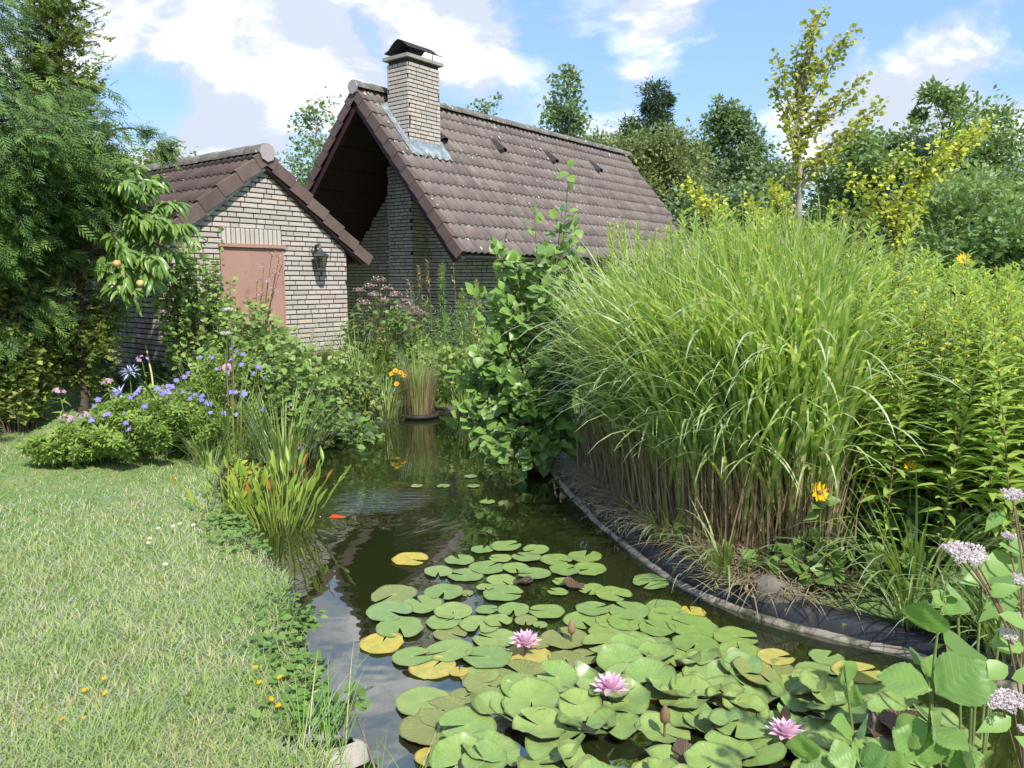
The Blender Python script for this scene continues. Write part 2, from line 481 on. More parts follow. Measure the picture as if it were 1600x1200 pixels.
L_YEL = leafmat('yellow_petal', [(.85, .52, .015), (.80, .42, .01)], .35, .03, .5, (1.1, 1, .5))
L_PURP = leafmat('violet_petal', [(.27, .24, .68), (.34, .29, .74), (.24, .18, .58)], .35, .03, .5, (1.1, 1, 1.1))
L_PHLOX = leafmat('pink_petal', [(.58, .33, .52), (.62, .40, .56), (.5, .26, .42)], .35, .03, .5, (1.1, 1, 1))
L_MAUVE = leafmat('dusty_pink_floret', [(.62, .45, .46), (.50, .31, .33), (.68, .54, .52), (.42, .27, .27)], .3, .02, .6, (1.1, 1, 1))
L_BONE = leafmat('pale_pink_floret', [(.84, .78, .79), (.80, .70, .73), (.86, .83, .82), (.68, .48, .54)], .35, .02, .6, (1.05, 1, 1.02))
L_WHITE = leafmat('white_petal', [(.8, .8, .74), (.74, .75, .66)], .3, .02, .6, (1, 1, 1))
L_PALEBLUE = leafmat('pale_blue_petal', [(.48, .5, .72), (.56, .58, .76)], .3, .02, .6, (1, 1, 1))
L_BROWN = leafmat('dry_leaf', [(.30, .20, .11), (.38, .27, .15), (.24, .15, .08), (.44, .34, .20)], .25, .03, .5)
L_DRY = leafmat('dry_stalk', [(.30, .21, .12), (.40, .30, .18), (.20, .135, .08), (.47, .38, .24)], .15, .03, .5)
L_GRASS = leafmat('lawn_grass', [(.15, .31, .05), (.20, .37, .06), (.27, .43, .09), (.35, .44, .14), (.62, .53, .34)], .42, .04, .5)
L_ZEBRA = leafmat('striped_grass', [(.27, .41, .09), (.32, .46, .11), (.38, .50, .14), (.44, .53, .19)], .48, .03, .5, zebra=((.66, .68, .34), 46.0))
L_GOLD = leafmat('goldenrod_leaf', [(.34, .48, .10), (.40, .53, .115), (.46, .57, .14), (.29, .43, .085)], .5, .05, .45)
L_GOLDF = leafmat('goldenrod_bud', [(.55, .60, .08), (.62, .62, .08), (.48, .56, .10)], .3, .02, .6)
L_ALDER = leafmat('alder_leaf', [(.17, .31, .06), (.22, .37, .08), (.28, .42, .10), (.14, .27, .075)], .40, .08, .40)
L_ALDERY = leafmat('young_alder_leaf', [(.22, .38, .10), (.28, .43, .12), (.19, .34, .10)], .42, .06, .42)
L_SHRUB = leafmat('round_leaf', [(.18, .30, .07), (.24, .37, .09), (.30, .41, .11), (.16, .26, .07)], .35, .06, .4)
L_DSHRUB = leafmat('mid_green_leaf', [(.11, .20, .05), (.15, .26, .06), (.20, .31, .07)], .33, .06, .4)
L_GERAN = leafmat('geranium_leaf', [(.22, .36, .07), (.28, .41, .08), (.34, .44, .10), (.18, .29, .06)], .42, .03, .6)
L_YGRN = leafmat('yellow_green_leaf', [(.42, .46, .07), (.33, .40, .07), (.50, .50, .09)], .38, .04, .5)
L_ARROW = leafmat('pickerel_leaf', [(.26, .38, .055), (.32, .42, .06), (.22, .34, .05), (.38, .42, .07)], .4, .07, .35)
L_ORANGE = leafmat('orange_leaf', [(.48, .17, .03), (.50, .26, .05), (.40, .12, .03)], .35, .05, .4)
L_PEACH = leafmat('peach_leaf', [(.11, .22, .045), (.15, .27, .055), (.21, .34, .07), (.27, .39, .09)], .35, .085, .34)
L_THUJA = leafmat('thuja_spray', [(.06, .125, .04), (.09, .17, .045), (.13, .235, .055), (.22, .34, .08)], .33, .04, .5)
L_GCYP = leafmat('golden_cypress', [(.17, .24, .045), (.23, .29, .055), (.12, .19, .04), (.30, .32, .07)], .33, .04, .5)
L_PRIVET = leafmat('golden_privet', [(.20, .29, .05), (.32, .39, .075), (.13, .21, .04), (.46, .48, .14)], .35, .05, .45)
L_GINK = leafmat('ginkgo_leaf', [(.36, .40, .06), (.44, .45, .065), (.30, .35, .055), (.50, .48, .07)], .4, .05, .45)
L_GINKY = leafmat('yellow_tree_leaf', [(.50, .54, .07), (.58, .58, .075), (.42, .49, .07)], .4, .05, .45)
L_BIRCH = leafmat('birch_leaf', [(.14, .22, .085), (.18, .27, .105), (.23, .32, .13), (.11, .18, .07)], .33, .06, .4)
L_WILLOW = leafmat('willow_leaf', [(.20, .26, .09), (.26, .31, .11), (.16, .21, .075)], .33, .05, .4)
L_DCON = leafmat('dark_needles', [(.035, .075, .035), (.05, .10, .042), (.065, .12, .05)], .2, .04, .5)
L_BCON = leafmat('blue_needles', [(.10, .16, .125), (.13, .19, .15), (.08, .13, .09)], .2, .04, .5)
L_MIDT = leafmat('mid_tree_leaf', [(.15, .24, .075), (.20, .30, .09), (.25, .35, .11)], .35, .05, .4)
L_FERN = leafmat('fern_frond', [(.15, .23, .055), (.19, .27, .06), (.25, .29, .085)], .35, .04, .5)
L_RUSH = leafmat('rush_blade', [(.20, .32, .075), (.27, .37, .10), (.35, .41, .15)], .3, .05, .4)
L_UNDER = leafmat('undergrowth_leaf', [(.14, .24, .06), (.20, .31, .07), (.27, .36, .095), (.33, .37, .11)], .35, .05, .45)
L_IVY = leafmat('ground_leaf', [(.11, .21, .05), (.16, .28, .06), (.21, .32, .08)], .3, .06, .4)

# ------------------------------------------------------------------ the ground and the pond
POND = np.array([(-.66, 2.52), (-.55, 2.2), (-.25, 2.02), (.4, 1.98), (1.2, 2.0), (2.0, 2.1), (2.6, 2.35), (2.65, 2.72), (2.10, 3.02), (1.86, 3.30), (1.565, 3.48), (1.17, 3.77), (.916, 4.18), (.655, 5.03), (.40, 6.37),
                 (.32, 7.4), (.05, 8.5), (-.45, 9.5), (-1.1, 9.9), (-1.75, 9.5), (-2.05, 8.6), (-2.15, 7.6), (-2.55, 6.7), (-2.28, 5.68), (-1.90, 5.08), (-1.74, 4.8), (-1.23, 3.98), (-1.05, 3.46), (-.90, 3.1), (-.74, 2.77)])


def poly_sd(x, y, P=POND):
    """signed distance to the pond outline, negative inside"""
    x = np.asarray(x, float); y = np.asarray(y, float); d = np.full(x.shape, 1e9); ins = np.zeros(x.shape, bool)
    for i in range(len(P)):
        a = P[i]; b = P[(i + 1) % len(P)]; e = b - a
        t = np.clip(((x - a[0]) * e[0] + (y - a[1]) * e[1]) / (e @ e), 0, 1)
        d = np.minimum(d, np.hypot(x - a[0] - t * e[0], y - a[1] - t * e[1]))
        c = (a[1] > y) != (b[1] > y)
        with np.errstate(divide='ignore', invalid='ignore'):
            ins ^= c & (x < (b[0] - a[0]) * (y - a[1]) / (b[1] - a[1] + 1e-12) + a[0])
    return np.where(ins, -d, d)


def sstep(v, a, b):
    t = np.clip((np.asarray(v, float) - a) / (b - a), 0, 1); return t * t * (3 - 2 * t)


def gz(x, y):
    sd = poly_sd(x, y)
    x = np.asarray(x, float); y = np.asarray(y, float)
    h = .10 + .015 * vnoise(x, y, 1.3, 5) + .03 * sstep(sd, .05, .8) - .03 * sstep(x, .3, .9) * sstep(sd, .8, .1)
    h = h + .32 * sstep(y, 7.0, 9.4) * sstep(sd, .1, 1.1) 
    return np.where(sd > 0, h, np.maximum(-.65, h - 6.0 * -sd - .05))


def gz1(x, y):
    return float(gz(np.array([x]), np.array([y]))[0])


def axis(lo, hi, step):
    a = np.arange(lo, hi + 1e-6, step); k = 1.4; out = [a]; d = step; l, h = [], []; p = hi; q = lo
    while p < 900:
        d *= k; p += d; q -= d; h.append(p); l.append(q)
    return np.concatenate([l[::-1], a, h])


gxs = axis(-7, 5, .055); gys = axis(1, 11.5, .055)
gX, gY = np.meshgrid(gxs, gys)
gZ = gz(gX.ravel(), gY.ravel())
nx = len(gxs)
qi = (np.arange(len(gys) - 1)[:, None] * nx + np.arange(nx - 1)[None]).ravel()
g = G(); g.add(np.stack([gX.ravel(), gY.ravel(), gZ], -1), [np.stack([qi, qi + 1, qi + nx + 1, qi + nx], -1)])
m, t = new_mat('soil_and_turf')
ob = t.n('ShaderNodeTexCoord').outputs['Object']
sepz = t.n('ShaderNodeSeparateXYZ', i0=ob).outputs['Z']
turf = t.mix(t.smooth(t.noise(ob, 1.6, 6.0, 0.6), .42, .68), (.15, .25, .06), (.24, .29, .11))
turf = t.mix(t.smooth(t.noise(ob, 5.0, 6.0, 0.7), .58, .70), turf, (.30, .25, .14))
turf = t.mix(t.smooth(t.noise(ob, 60.0, 4.0, 0.7), .48, .70), turf, (.10, .105, .045))
soil = t.mix(t.noise(ob, 14.0, 5.0, 0.6), (.05, .038, .028), (.025, .02, .015))
col = t.mix(t.smooth(sepz, .045, .095), soil, turf)
b = t.n('ShaderNodeBump', Strength=.7, Distance=.02, Height=t.noise(ob, 45.0, 6.0, 0.7)).outputs[0]
p = t.n('ShaderNodeBsdfPrincipled', Base_Color=col, Roughness=.95, Normal=b)
finish(t, p.outputs[0])
part('ground', g, m, None, kind='structure')

m, t = new_mat('pond_water')
ob = t.n('ShaderNodeTexCoord').outputs['Object']
dv = t.n('ShaderNodeVectorMath', {'operation': 'SUBTRACT'}, i0=ob, i1=(-.92, 5.42, 0)).outputs[0]
dl = t.n('ShaderNodeVectorMath', {'operation': 'LENGTH'}, i0=dv).outputs['Value']
dl = t.m('ADD', dl, t.m('MULTIPLY', t.noise(ob, 2.4, 3.0), .30))
rings = t.m('MULTIPLY', t.m('SINE', t.m('MULTIPLY', dl, 62.0)), t.m('MULTIPLY', t.smooth(dl, .05, .2), t.smooth(dl, 1.05, .25)))
stretch = t.n('ShaderNodeMapping', Vector=ob, Scale=(1.0, 1.0, 1.0)).outputs[0]
hgt = t.m('ADD', t.m('MULTIPLY', t.m('MULTIPLY', rings, t.smooth(t.noise(ob, 2.6, 2.0), .42, .72)), .0024), t.m('ADD', t.m('MULTIPLY', t.noise(stretch, 4.0, 2.0, .4), .0028), t.m('MULTIPLY', t.noise(t.n('ShaderNodeMapping', Vector=ob, Scale=(4.0, 16.0, 1.0)).outputs[0], 1.0, 3.0, .6), t.smooth(t.n('ShaderNodeVectorMath', {'operation': 'DISTANCE'}, i0=ob, i1=(-1.05, 5.85, 0)).outputs['Value'], .55, .1, 0.0, .03))))
b = t.n('ShaderNodeBump', Strength=1.0, Distance=1.0, Height=hgt).outputs[0]
murk = t.mix(t.noise(ob, 1.5, 4.0), (.012, .017, .005), (.020, .027, .007))
df = t.n('ShaderNodeBsdfDiffuse', Color=murk).outputs[0]
gl = t.n('ShaderNodeBsdfGlossy', Color=(1, 1, 1, 1), Roughness=.012, Normal=b).outputs[0]
fr = t.n('ShaderNodeFresnel', IOR=2.9, Normal=b).outputs[0]
finish(t, t.n('ShaderNodeMixShader', i0=fr, i1=df, i2=gl).outputs[0])
ctr = POND.mean(0)
g = G()
edge = POND + nrm(POND - np.roll(POND, 1, 0))[:, ::-1] * 0
nrmv = np.stack([np.roll(POND, -1, 0) - np.roll(POND, 1, 0)], 0)[0]
outw = nrm(np.stack([nrmv[:, 1], -nrmv[:, 0]], -1))
if poly_sd(*(POND[5] + .02 * outw[5])[:, None])[0] < 0:
    outw = -outw
E2 = POND + .07 * outw
import mathutils
tri = mathutils.geometry.tessellate_polygon([[Vector((p_[0], p_[1], 0)) for p_ in E2]])
tri = [list(q) for q in tri]
A0 = np.array([np.cross(E2[q[1]] - E2[q[0]], E2[q[2]] - E2[q[0]]) for q in tri])
tri = [q if a > 0 else q[::-1] for q, a in zip(tri, A0)]
g.add(np.concatenate([E2, np.zeros((len(E2), 1))], 1), [tri])
part('pond_water', g, m, None, smooth=False, kind='structure')

# rim of the pond along the right bank
RB = np.array([(2.65, 2.72), (2.10, 3.02), (1.86, 3.30), (1.565, 3.48), (1.17, 3.77), (.916, 4.18), (.655, 5.03), (.40, 6.37), (.32, 7.4), (.05, 8.5), (-.45, 9.5)])


def smooth_line(P, n):
    P = np.asarray(P, float)
    for _ in range(3):
        q = np.concatenate([P[:1], np.stack([.75 * P[:-1] + .25 * P[1:], .25 * P[:-1] + .75 * P[1:]], 1).reshape(-1, P.shape[1]), P[-1:]])
        P = q
    d = np.concatenate([[0], np.cumsum(np.linalg.norm(np.diff(P, axis=0), axis=1))])
    s = np.linspace(0, d[-1], n)
    return np.stack([np.interp(s, d, P[:, k]) for k in range(P.shape[1])], -1)


def sweep(g, line, prof, jit=0.006, seed=1, tint=0.0):
    """profile of (outwards, height) along a 2-D line; outwards = right hand of the walking direction"""
    t = nrm(np.gradient(line, axis=0)); o = np.stack([t[:, 1], -t[:, 0]], -1); k = len(prof); n_ = len(line)
    r_ = np.random.default_rng(seed)
    V = np.zeros((n_, k, 3))
    for j, (a, h) in enumerate(prof):
        wob = vnoise(line[:, 0], line[:, 1], 6, seed + j) * jit + r_.normal(0, jit * .15, n_)
        V[:, j, :2] = line + o * (a + wob)[:, None]; V[:, j, 2] = h + vnoise(line[:, 0], line[:, 1], 5, seed + 50 + j) * jit
    i = np.arange(n_ - 1)[:, None] * k; j = np.arange(k - 1)[None]
    g.add(V.reshape(-1, 3), [np.stack([i + j, i + j + 1, i + k + j + 1, i + k + j], -1).reshape(-1, 4)], tint)


line = smooth_line(RB, 170)
edging = thing('pond_edging', 'curved black rubber pond liner on a crumbling concrete rim along the right bank', 'pond edging', (1.17, 3.77, 0))
g = G(); sweep(g, line, [(-.05, -.3), (-.035, .0), (-.022, .018), (.0, .024), (.05, .02)], .016, 3)
part('concrete_rim', g, M_CONC, edging)
g = G(); sweep(g, line, [(-.006, .020), (-.002, .055), (.018, .088), (.05, .100), (.09, .106), (.13, .10), (.16, .02)], .011, 9)
part('rubber_liner', g, M_LINER, edging)
lline = smooth_line(np.array([(-2.28, 5.68), (-1.90, 5.08), (-1.74, 4.8), (-1.23, 3.98), (-1.05, 3.46), (-.90, 3.1), (-.74, 2.77), (-.66, 2.52)])[::-1] * 1.0, 70)
led = thing('pond_edging', 'thin black liner edge of the pond peeping out under the lawn side', 'pond edging', (-1.69, 4.8, 0))
g = G(); sweep(g, lline, [(-.02, -.2), (-.012, .02), (.0, .05), (.025, .058), (.05, .04)][::1], .012, 4)
g.V = [v for v in g.V]
part('rubber_liner', g, M_LINER, led)

# ------------------------------------------------------------------ building helpers
AZ = R(38.0)
DA = np.array([math.sin(AZ), math.cos(AZ), 0.0])          # along the ridge of the house, away to the right
DB = np.array([-math.cos(AZ), math.sin(AZ), 0.0])         # away to the left
COURSE = .0667


def brick_mesh(name='brick'):
    g = G(); b = .05
    V = [[x, 0, z] for x, z in ((0, 0), (1, 0), (1, 1), (0, 1))] + [[x, .7, z] for x, z in ((0, 0), (1, 0), (1, 1), (0, 1))] + \
        [[x, 1, z] for x, z in ((.018, .07), (.982, .07), (.982, .93), (.018, .93))]
    Q = []
    for a in (0, 4):
        for i in range(4):
            j = (i + 1) % 4; Q.append([a + i, a + j, a + 4 + j, a + 4 + i])
    Q.append([8, 9, 10, 11])
    g.add(V, [Q]); return g.mesh(name, M_BRICK, smooth=False)


BRICK = brick_mesh()
BV = np.array([v.co for v in BRICK.vertices]); BQ = np.array([list(p_.vertices) for p_ in BRICK.polygons])


def course_bricks(u0, u1, r_):
    """one course of the mixed bond"""
    out = []; u = u0 - r_.random() * .24
    while u < u1:
        L = .25 if r_.random() < .68 else .125
        a, b_ = max(u, u0), min(u + L - .015, u1)
        if b_ - a > .03:
            out.append((a, b_))
        u += L
    return out


def lay_bricks(parent, org, du, dn, span, z0, z1, nobj, seed, holes=(), order=None, kind_name='brick'):
    """bricks of one wall face; span(z) -> (u0, u1); the nobj that show best as objects, the rest joined"""
    r_ = np.random.default_rng(seed); L = []
    z = z0
    while z + .052 < z1:
        a = span(z + .01); b_ = span(z + .05); u0, u1 = max(a[0], b_[0]), min(a[1], b_[1])
        if u1 - u0 > .04:
            segs = [(u0, u1)]
            for h in holes:
                if h[2] < z + .05 and h[3] > z + .005:
                    segs = [q for s in segs for q in ((s[0], min(s[1], h[0] - .006)), (max(s[0], h[1] + .006), s[1])) if q[1] - q[0] > .03]
            for s in segs:
                L += [(p_[0], p_[1], z) for p_ in course_bricks(s[0], s[1], r_)]
        z += COURSE
    L.sort(key=order or (lambda q: -q[2]))
    dn = np.asarray(dn); g = G()
    for i, (a, b_, z) in enumerate(L):
        pos = org + du * a + UP * z; dep = .011 + .004 * r_.random()
        if i < nobj:
            inst(kind_name, BRICK, parent, pos, (du, dn, UP), (b_ - a, dep, .0515))
        else:
            V = pos + (BV[:, 0:1] * (b_ - a)) * du + (BV[:, 1:2] * dep) * dn + BV[:, 2:3] * .0515 * UP
            g.add(V, [BQ], r_.random())
    if g.n:
        part(kind_name, g, M_BRICK, parent, smooth=False, kind='stuff')


def tile_mesh(name, mat, w=.30, L=.40):
    """concrete pantile: two rolls across, thick lower edge; x along the roof, y down the slope, z out"""
    xs = np.array([0, .018, .045, .075, .10, .135, .15, .168, .195, .225, .25, .285, .30]) / .30 * w
    hs = 1.55 * np.array([.004, .016, .028, .022, .004, 0, .004, .016, .028, .022, .004, 0, .003])
    k = len(xs); V = []
    for y, lift in ((0, 0), (L, .03)):
        V += [[xs[i], y, hs[i] + lift] for i in range(k)]
    V += [[xs[i], L, hs[i] + .03 - .022] for i in range(k)]
    Q = [[i + k, i + k + 1, i + 1, i] for i in range(k - 1)] + [[i + 2 * k, i + 2 * k + 1, i + k + 1, i + k] for i in range(k - 1)]
    g = G(); g.add(V, [Q]); return g.mesh(name, mat, smooth=True)


def ridge_mesh(name, mat, r_=.115, L=.42):
    g = G(); a = np.linspace(-.15, math.pi + .15, 11); k = len(a); V = []
    for x, s in ((0, 1.06), (L * .93, 1.0), (L, .96)):
        V += [[x, math.cos(q) * r_ * s, math.sin(q) * r_ * .9 * s] for q in a]
    V += [[0, math.cos(q) * r_ * .9, math.sin(q) * r_ * .78] for q in a]
    Q = [[i + c * k, i + 1 + c * k, i + 1 + (c + 1) * k, i + (c + 1) * k] for c in (0, 1) for i in range(k - 1)]
    Q += [[i, i + 3 * k, i + 1 + 3 * k, i + 1] for i in range(k - 1)]
    g.add(V, [Q]); return g.mesh(name, mat)


def verge_mesh(name, mat, L=.34, w=.13, drop=.15):
    """angled verge tile: top flange with a roll and a skirt; x inwards, y down the slope, z out"""
    V = []; pf = [(w, .0), (.07, .02), (.02, .028), (.0, .02), (-.006, -drop), (.012, -drop)]
    for y, lift, o_ in ((0, 0, 0), (L, .03, -.008)):
        V += [[a + o_, y, h + lift] for a, h in pf]
    k = len(pf)
    Q = [[i + 1, i, i + k, i + k + 1] for i in range(k - 1)]
    g = G(); g.add(V, [Q, [[k + i for i in range(k)]]]); return g.mesh(name, mat, smooth=False)


def lay_tiles(parent, top, along, down, length, slope, mesh, gauge, w, nobj, seed, skip=None, L=.40):
    """rows of tiles from the eaves up; top = upper corner of the slope"""
    out = nrm(np.cross(along, down)); out = out if out[2] > 0 else -out
    r_ = np.random.default_rng(seed); rows = int(round(slope / gauge)); cols = int(round(length / w)); todo = []
    for r0 in range(rows):
        for c0 in range(cols):
            if skip and skip(c0 * w, slope - (r0 + 1) * gauge):
                continue
            todo.append((c0, r0))
    todo.sort(key=lambda q: q[0] * 1.0 + q[1] * .02)
    x = np.asarray(along); zc = np.cross(x, down); flip = zc @ out < 0
    tv = np.array([v.co for v in mesh.vertices]); tq = np.array([list(p_.vertices) for p_ in mesh.polygons]); g = G()
    for i, (c0, r0) in enumerate(todo):
        yl = slope - r0 * gauge
        y0 = max(yl - L, .0); sy = (yl - y0) / L
        pos = top + along * (c0 * w) + down * y0 + out * (.0 + .004 * r_.random())
        ax = (along, down + out * .004 * r_.normal(), out)
        if i < nobj:
            inst('roof_tile', mesh, parent, pos, ax, (1, sy, 1))
        else:
            V = pos + tv[:, 0:1] * along + tv[:, 1:2] * sy * down + tv[:, 2:3] * out
            g.add(V, [tq], r_.random())
    if g.n:
        part('roof_tile', g, mesh.materials[0], parent, kind='stuff')


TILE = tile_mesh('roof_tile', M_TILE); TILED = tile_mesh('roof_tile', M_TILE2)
RIDGE = ridge_mesh('ridge_tile', M_RIDGE); VERGE = verge_mesh('verge_tile', M_VERGE)
VERGEM = verge_mesh('verge_tile', M_VERGE)


def lichen_spots(parent, top, along, down, length, slope, k, seed, name='lichen'):
    r_ = np.random.default_rng(seed); out = nrm(np.cross(along, down)); out = out if out[2] > 0 else -out
    g = G(); a = np.arange(7) * 2 * np.pi / 7
    for i in range(k):
        u, v = r_.random() * length, slope * r_.random()
        u = u if r_.random() < .4 else np.clip(r_.normal(length * .45, length * .25), 0, length)
        xs = u % .15; h = .03 + .012 * math.sin(xs / .15 * 6.28)
        c = top + along * u + down * v + out * (.022 + .03 * ((v % .31) / .31) + .012)
        rr = .006 + .017 * r_.random() ** 2.5
        ring = c + rr * (np.cos(a)[:, None] * along + np.sin(a)[:, None] * down * (1 + r_.random())) * (0.7 + .5 * r_.random(7))[:, None]
        g.add(np.concatenate([ring, [c + out * .004]]), [[[q, (q + 1) % 7, 7] for q in range(7)]], r_.random())
    part(name, g, M_TILELICHEN, parent, kind='stuff')


# ------------------------------------------------------------------ the shed
LC = np.array([-4.09, 9.29, 0.0])
SG = .36
shed = thing('garden_shed', 'low cream brick shed with a tiled gable roof and brown shutter beside the pond', 'shed', (LC[0], LC[1], SG))
SH = lambda u, v, z: LC + DA * u + DB * v + UP * z
ST = .757; SW = 2.68; SE = 2.255; SD = 5.0
apexz = SE + ST * SW / 2
g = G()
prism(g, [SH(.012, .012, SG - .1), SH(SW - .012, .012, SG - .1), SH(SW - .012, .012, SE), SH(SW / 2, .012, apexz), SH(.012, .012, SE)], DB * .2)
win = (2.05, 2.95, 1.45, 2.0)
for (a, b_, c_, d_) in ((.212, win[0], SG - .1, SE), (win[1], SD, SG - .1, SE), (win[0], win[1], SG - .1, win[2]), (win[0], win[1], win[3], SE)):
    prism(g, [SH(.012, a, c_), SH(.012, b_, c_), SH(.012, b_, d_), SH(.012, a, d_)], DA * .2)
prism(g, [SH(SW - .012, .212, SG - .1), SH(SW - .012, SD, SG - .1), SH(SW - .012, SD, SE), SH(SW - .012, .212, SE)], -DA * .2)
prism(g, [SH(.212, SD - .2, SG - .1), SH(SW - .212, SD - .2, SG - .1), SH(SW - .212, SD - .2, SE), SH(SW / 2, SD - .2, apexz - .17), SH(.212, SD - .2, SE)], DB * .2)
swall = part('wall', g, M_MORTAR, shed, smooth=False)
door = (.66, 1.59, .95, 2.125); lint = (.69, 1.58, 2.125, 2.36)
lay_bricks(swall, LC, DA, -DB, lambda z: (max(0, (z - SE) / ST), min(SW, SW - (z - SE) / ST)), SG, apexz, 290, 3, holes=(door, lint))
lay_bricks(swall, LC, DB, -DA, lambda z: (0, SD), SG, SE, 0, 4, holes=(win, (win[0], win[1], win[2] - .12, win[2])), kind_name='brick')
lay_bricks(swall, LC + DA * SW, DB, DA, lambda z: (0, SD), SG, SE, 0, 5)
nb = 13
for i in range(nb):
    u = lint[0] + .004 + i * (lint[1] - lint[0]) / nb
    inst('lintel_brick', BRICK, swall, SH(u, 0, lint[2] + .02), (DA, -DB, UP), ((lint[1] - lint[0]) / nb - .014, .013, lint[3] - lint[2] - .025))
for i in range(10):
    v = win[0] - .03 + i * .096
    inst('sill_brick', BRICK, swall, SH(0, v, win[2] - .115), (DB, -DA, UP), (.082, .04, .11))
g = G(); box(g, SH((door[0] + door[1]) / 2, -.002, (door[2] + door[3]) / 2), (DA, DB, UP), (door[1] - door[0] - .01, .03, door[3] - door[2]))
sh_ = part('shutter', g, M_DOOR, shed, smooth=False, label='plain brown shutter panel in the gable')
g = G(); box(g, SH((door[0] + door[1]) / 2, -.018, door[3] + .012), (DA, DB, UP), (door[1] - door[0] + .05, .07, .045))
part('shutter_rail', g, M_DOOR, sh_, smooth=False)
for u in (door[0] + .008, door[1] - .008):
    g = G(); box(g, SH(u, -.021, (door[2] + door[3]) / 2 - .012), (DA, DB, UP), (.022, .012, door[3] - door[2] - .03))
    part('shutter_edge', g, M_DOOR, sh_, smooth=False)
g = G(); prism(g, [SH(.15, win[0], win[2]), SH(.15, win[1], win[2]), SH(.15, win[1], win[3]), SH(.15, win[0], win[3])], DA * .02)
w_ = part('window', g, M_DARKIN, shed, smooth=False)
g = G()
for (a, b_, c_, d_) in ((win[0], win[0] + .05, win[2], win[3]), (win[1] - .05, win[1], win[2], win[3]), (win[0] + .05, win[1] - .05, win[2], win[2] + .05), (win[0] + .05, win[1] - .05, win[3] - .05, win[3])):
    prism(g, [SH(.11, a, c_), SH(.11, b_, c_), SH(.11, b_, d_), SH(.11, a, d_)], DA * .039)
part('window_frame', g, M_MAROON, w_, smooth=False)
# roof
OVR = .42; OVF = .09
dl = nrm(-DA - UP * ST); dr = nrm(DA - UP * ST)
slope = (SW / 2 + OVR) * math.sqrt(1 + ST * ST)
RT = SH(SW / 2, -OVF, apexz + .06)
for dn_, nobj_ in ((dl, 300), (dr, 0)):
    out = nrm(np.cross(DB, dn_)); out = out if out[2] > 0 else -out
    g = G(); c0 = RT + dn_ * (slope / 2) + DB * ((SD + .3) / 2) - out * .045
    box(g, c0, (DB, dn_, out), (SD + .3, slope - .02, .05))
    part('roof_deck', g, M_MAROON, shed, smooth=False)
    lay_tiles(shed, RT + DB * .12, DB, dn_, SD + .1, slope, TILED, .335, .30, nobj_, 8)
    for i in range(7):
        yl = slope - (6 - i) * .335
        sgn = 1
        inst('verge_tile', VERGE, shed, RT + dn_ * max(yl - .34, 0) + out * .012, (DB, dn_, out), (1, min(1, yl / .34), 1))
    g = G(); r_ = np.random.default_rng(5)
    k = 26; ys = np.linspace(.06, slope - .08, k); wv = .028 + .014 * np.abs(np.sin(ys * 9)) + .006 * r_.random(k)
    V = []; 
    for y_, w2 in zip(ys, wv):
        for d_ in (0, 1):
            V += [RT + dn_ * y_ - out * .10 + DB * (.015 + .075 * d_), RT + dn_ * y_ - out * (.13 + w2) + DB * (.015 + .075 * d_)]
    Q = []
    for i in range(k - 1):
        a = 4 * i; Q += [[a, a + 1, a + 5, a + 4], [a + 1, a + 3, a + 7, a + 5], [a + 2, a, a + 4, a + 6]]
    g.add(V, [Q]); part('verge_pointing', g, M_LEADW if dn_ is dl else M_MAROON, shed)
g = G(); box(g, SH(SW + .19, .10, SE - .19), (DA, DB, UP), (.36, .10, .20)); part('eaves_box', g, M_MAROON, shed, smooth=False)
lichen_spots(shed, RT + DB * .12, DB, dl, 4.5, slope, 60, 3)
for i in range(14):
    inst('ridge_tile', RIDGE, shed, RT + DB * (-.02 + i * .37) + UP * (.015 + .005 * (i % 2)), (DB, DA, UP))
g = G(); lathe(g, RT - DB * .026 + UP * .005, [(0, .012), (.118, .012), (.118, -.02)], 8, (DA, UP, -DB)); part('ridge_end_cap', g, M_CAPEND, shed, smooth=False)

# wall lantern on the shed
lc = SH(2.11, -.0, 2.0)
lan = thing('wall_lantern', 'black metal coach lantern hanging on the shed wall right of the shutter', 'lantern', lc)
o_ = lc - DB * .15
g = G(); lathe(g, SH(2.11, -.016, 2.10), [(0, .03), (.05, .022), (.055, .0), (.055, -.01)], 12, (DA, UP, -DB)); part('wall_plate', g, M_LANT, lan)
g = G(); tube(g, [SH(2.11, -.03, 2.09), SH(2.11, -.06, 2.17), SH(2.11, -.11, 2.185), SH(2.11, -.15, 2.15), SH(2.11, -.15, 2.11)], [.018, .02, .022, .02, .016], 8); part('bracket', g, M_LANT, lan)
g = G(); lathe(g, o_, [(.0, .13), (.02, .125), (.05, .085), (.118, .04), (.124, .028), (.10, .025), (0, .025)], 6, None); part('lantern_roof', g, M_LANT, lan, smooth=False)
g = G(); lathe(g, o_, [(.066, -.145), (.072, -.16), (.05, -.175), (.012, -.20), (.008, -.23), (0, -.235)], 6); part('lantern_base', g, M_LANT, lan, smooth=False)
m, t = new_mat('lantern_glass')
finish(t, t.n('ShaderNodeMixShader', i0=.22, i1=t.n('ShaderNodeBsdfTransparent', Color=(.55, .55, .5, 1)).outputs[0], i2=t.n('ShaderNodeBsdfGlossy', Roughness=.1, Color=(.8, .8, .8, 1)).outputs[0]).outputs[0])
for i in range(6):
    a0, a1 = i * math.pi / 3, (i + 1) * math.pi / 3
    P4 = [o_ + np.array([math.cos(a) * r_, math.sin(a) * r_, z]) for a, r_, z in ((a0, .062, -.145), (a1, .062, -.145), (a1, .096, .025), (a0, .096, .025))]
    g = G(); tube(g, [P4[0] * 1.0, P4[3]], .008, 4); part('lantern_bar', g, M_LANT, lan)
    g = G(); g.add(P4, [[[0, 1, 2, 3]]]); part('pane', g, m, lan, smooth=False)
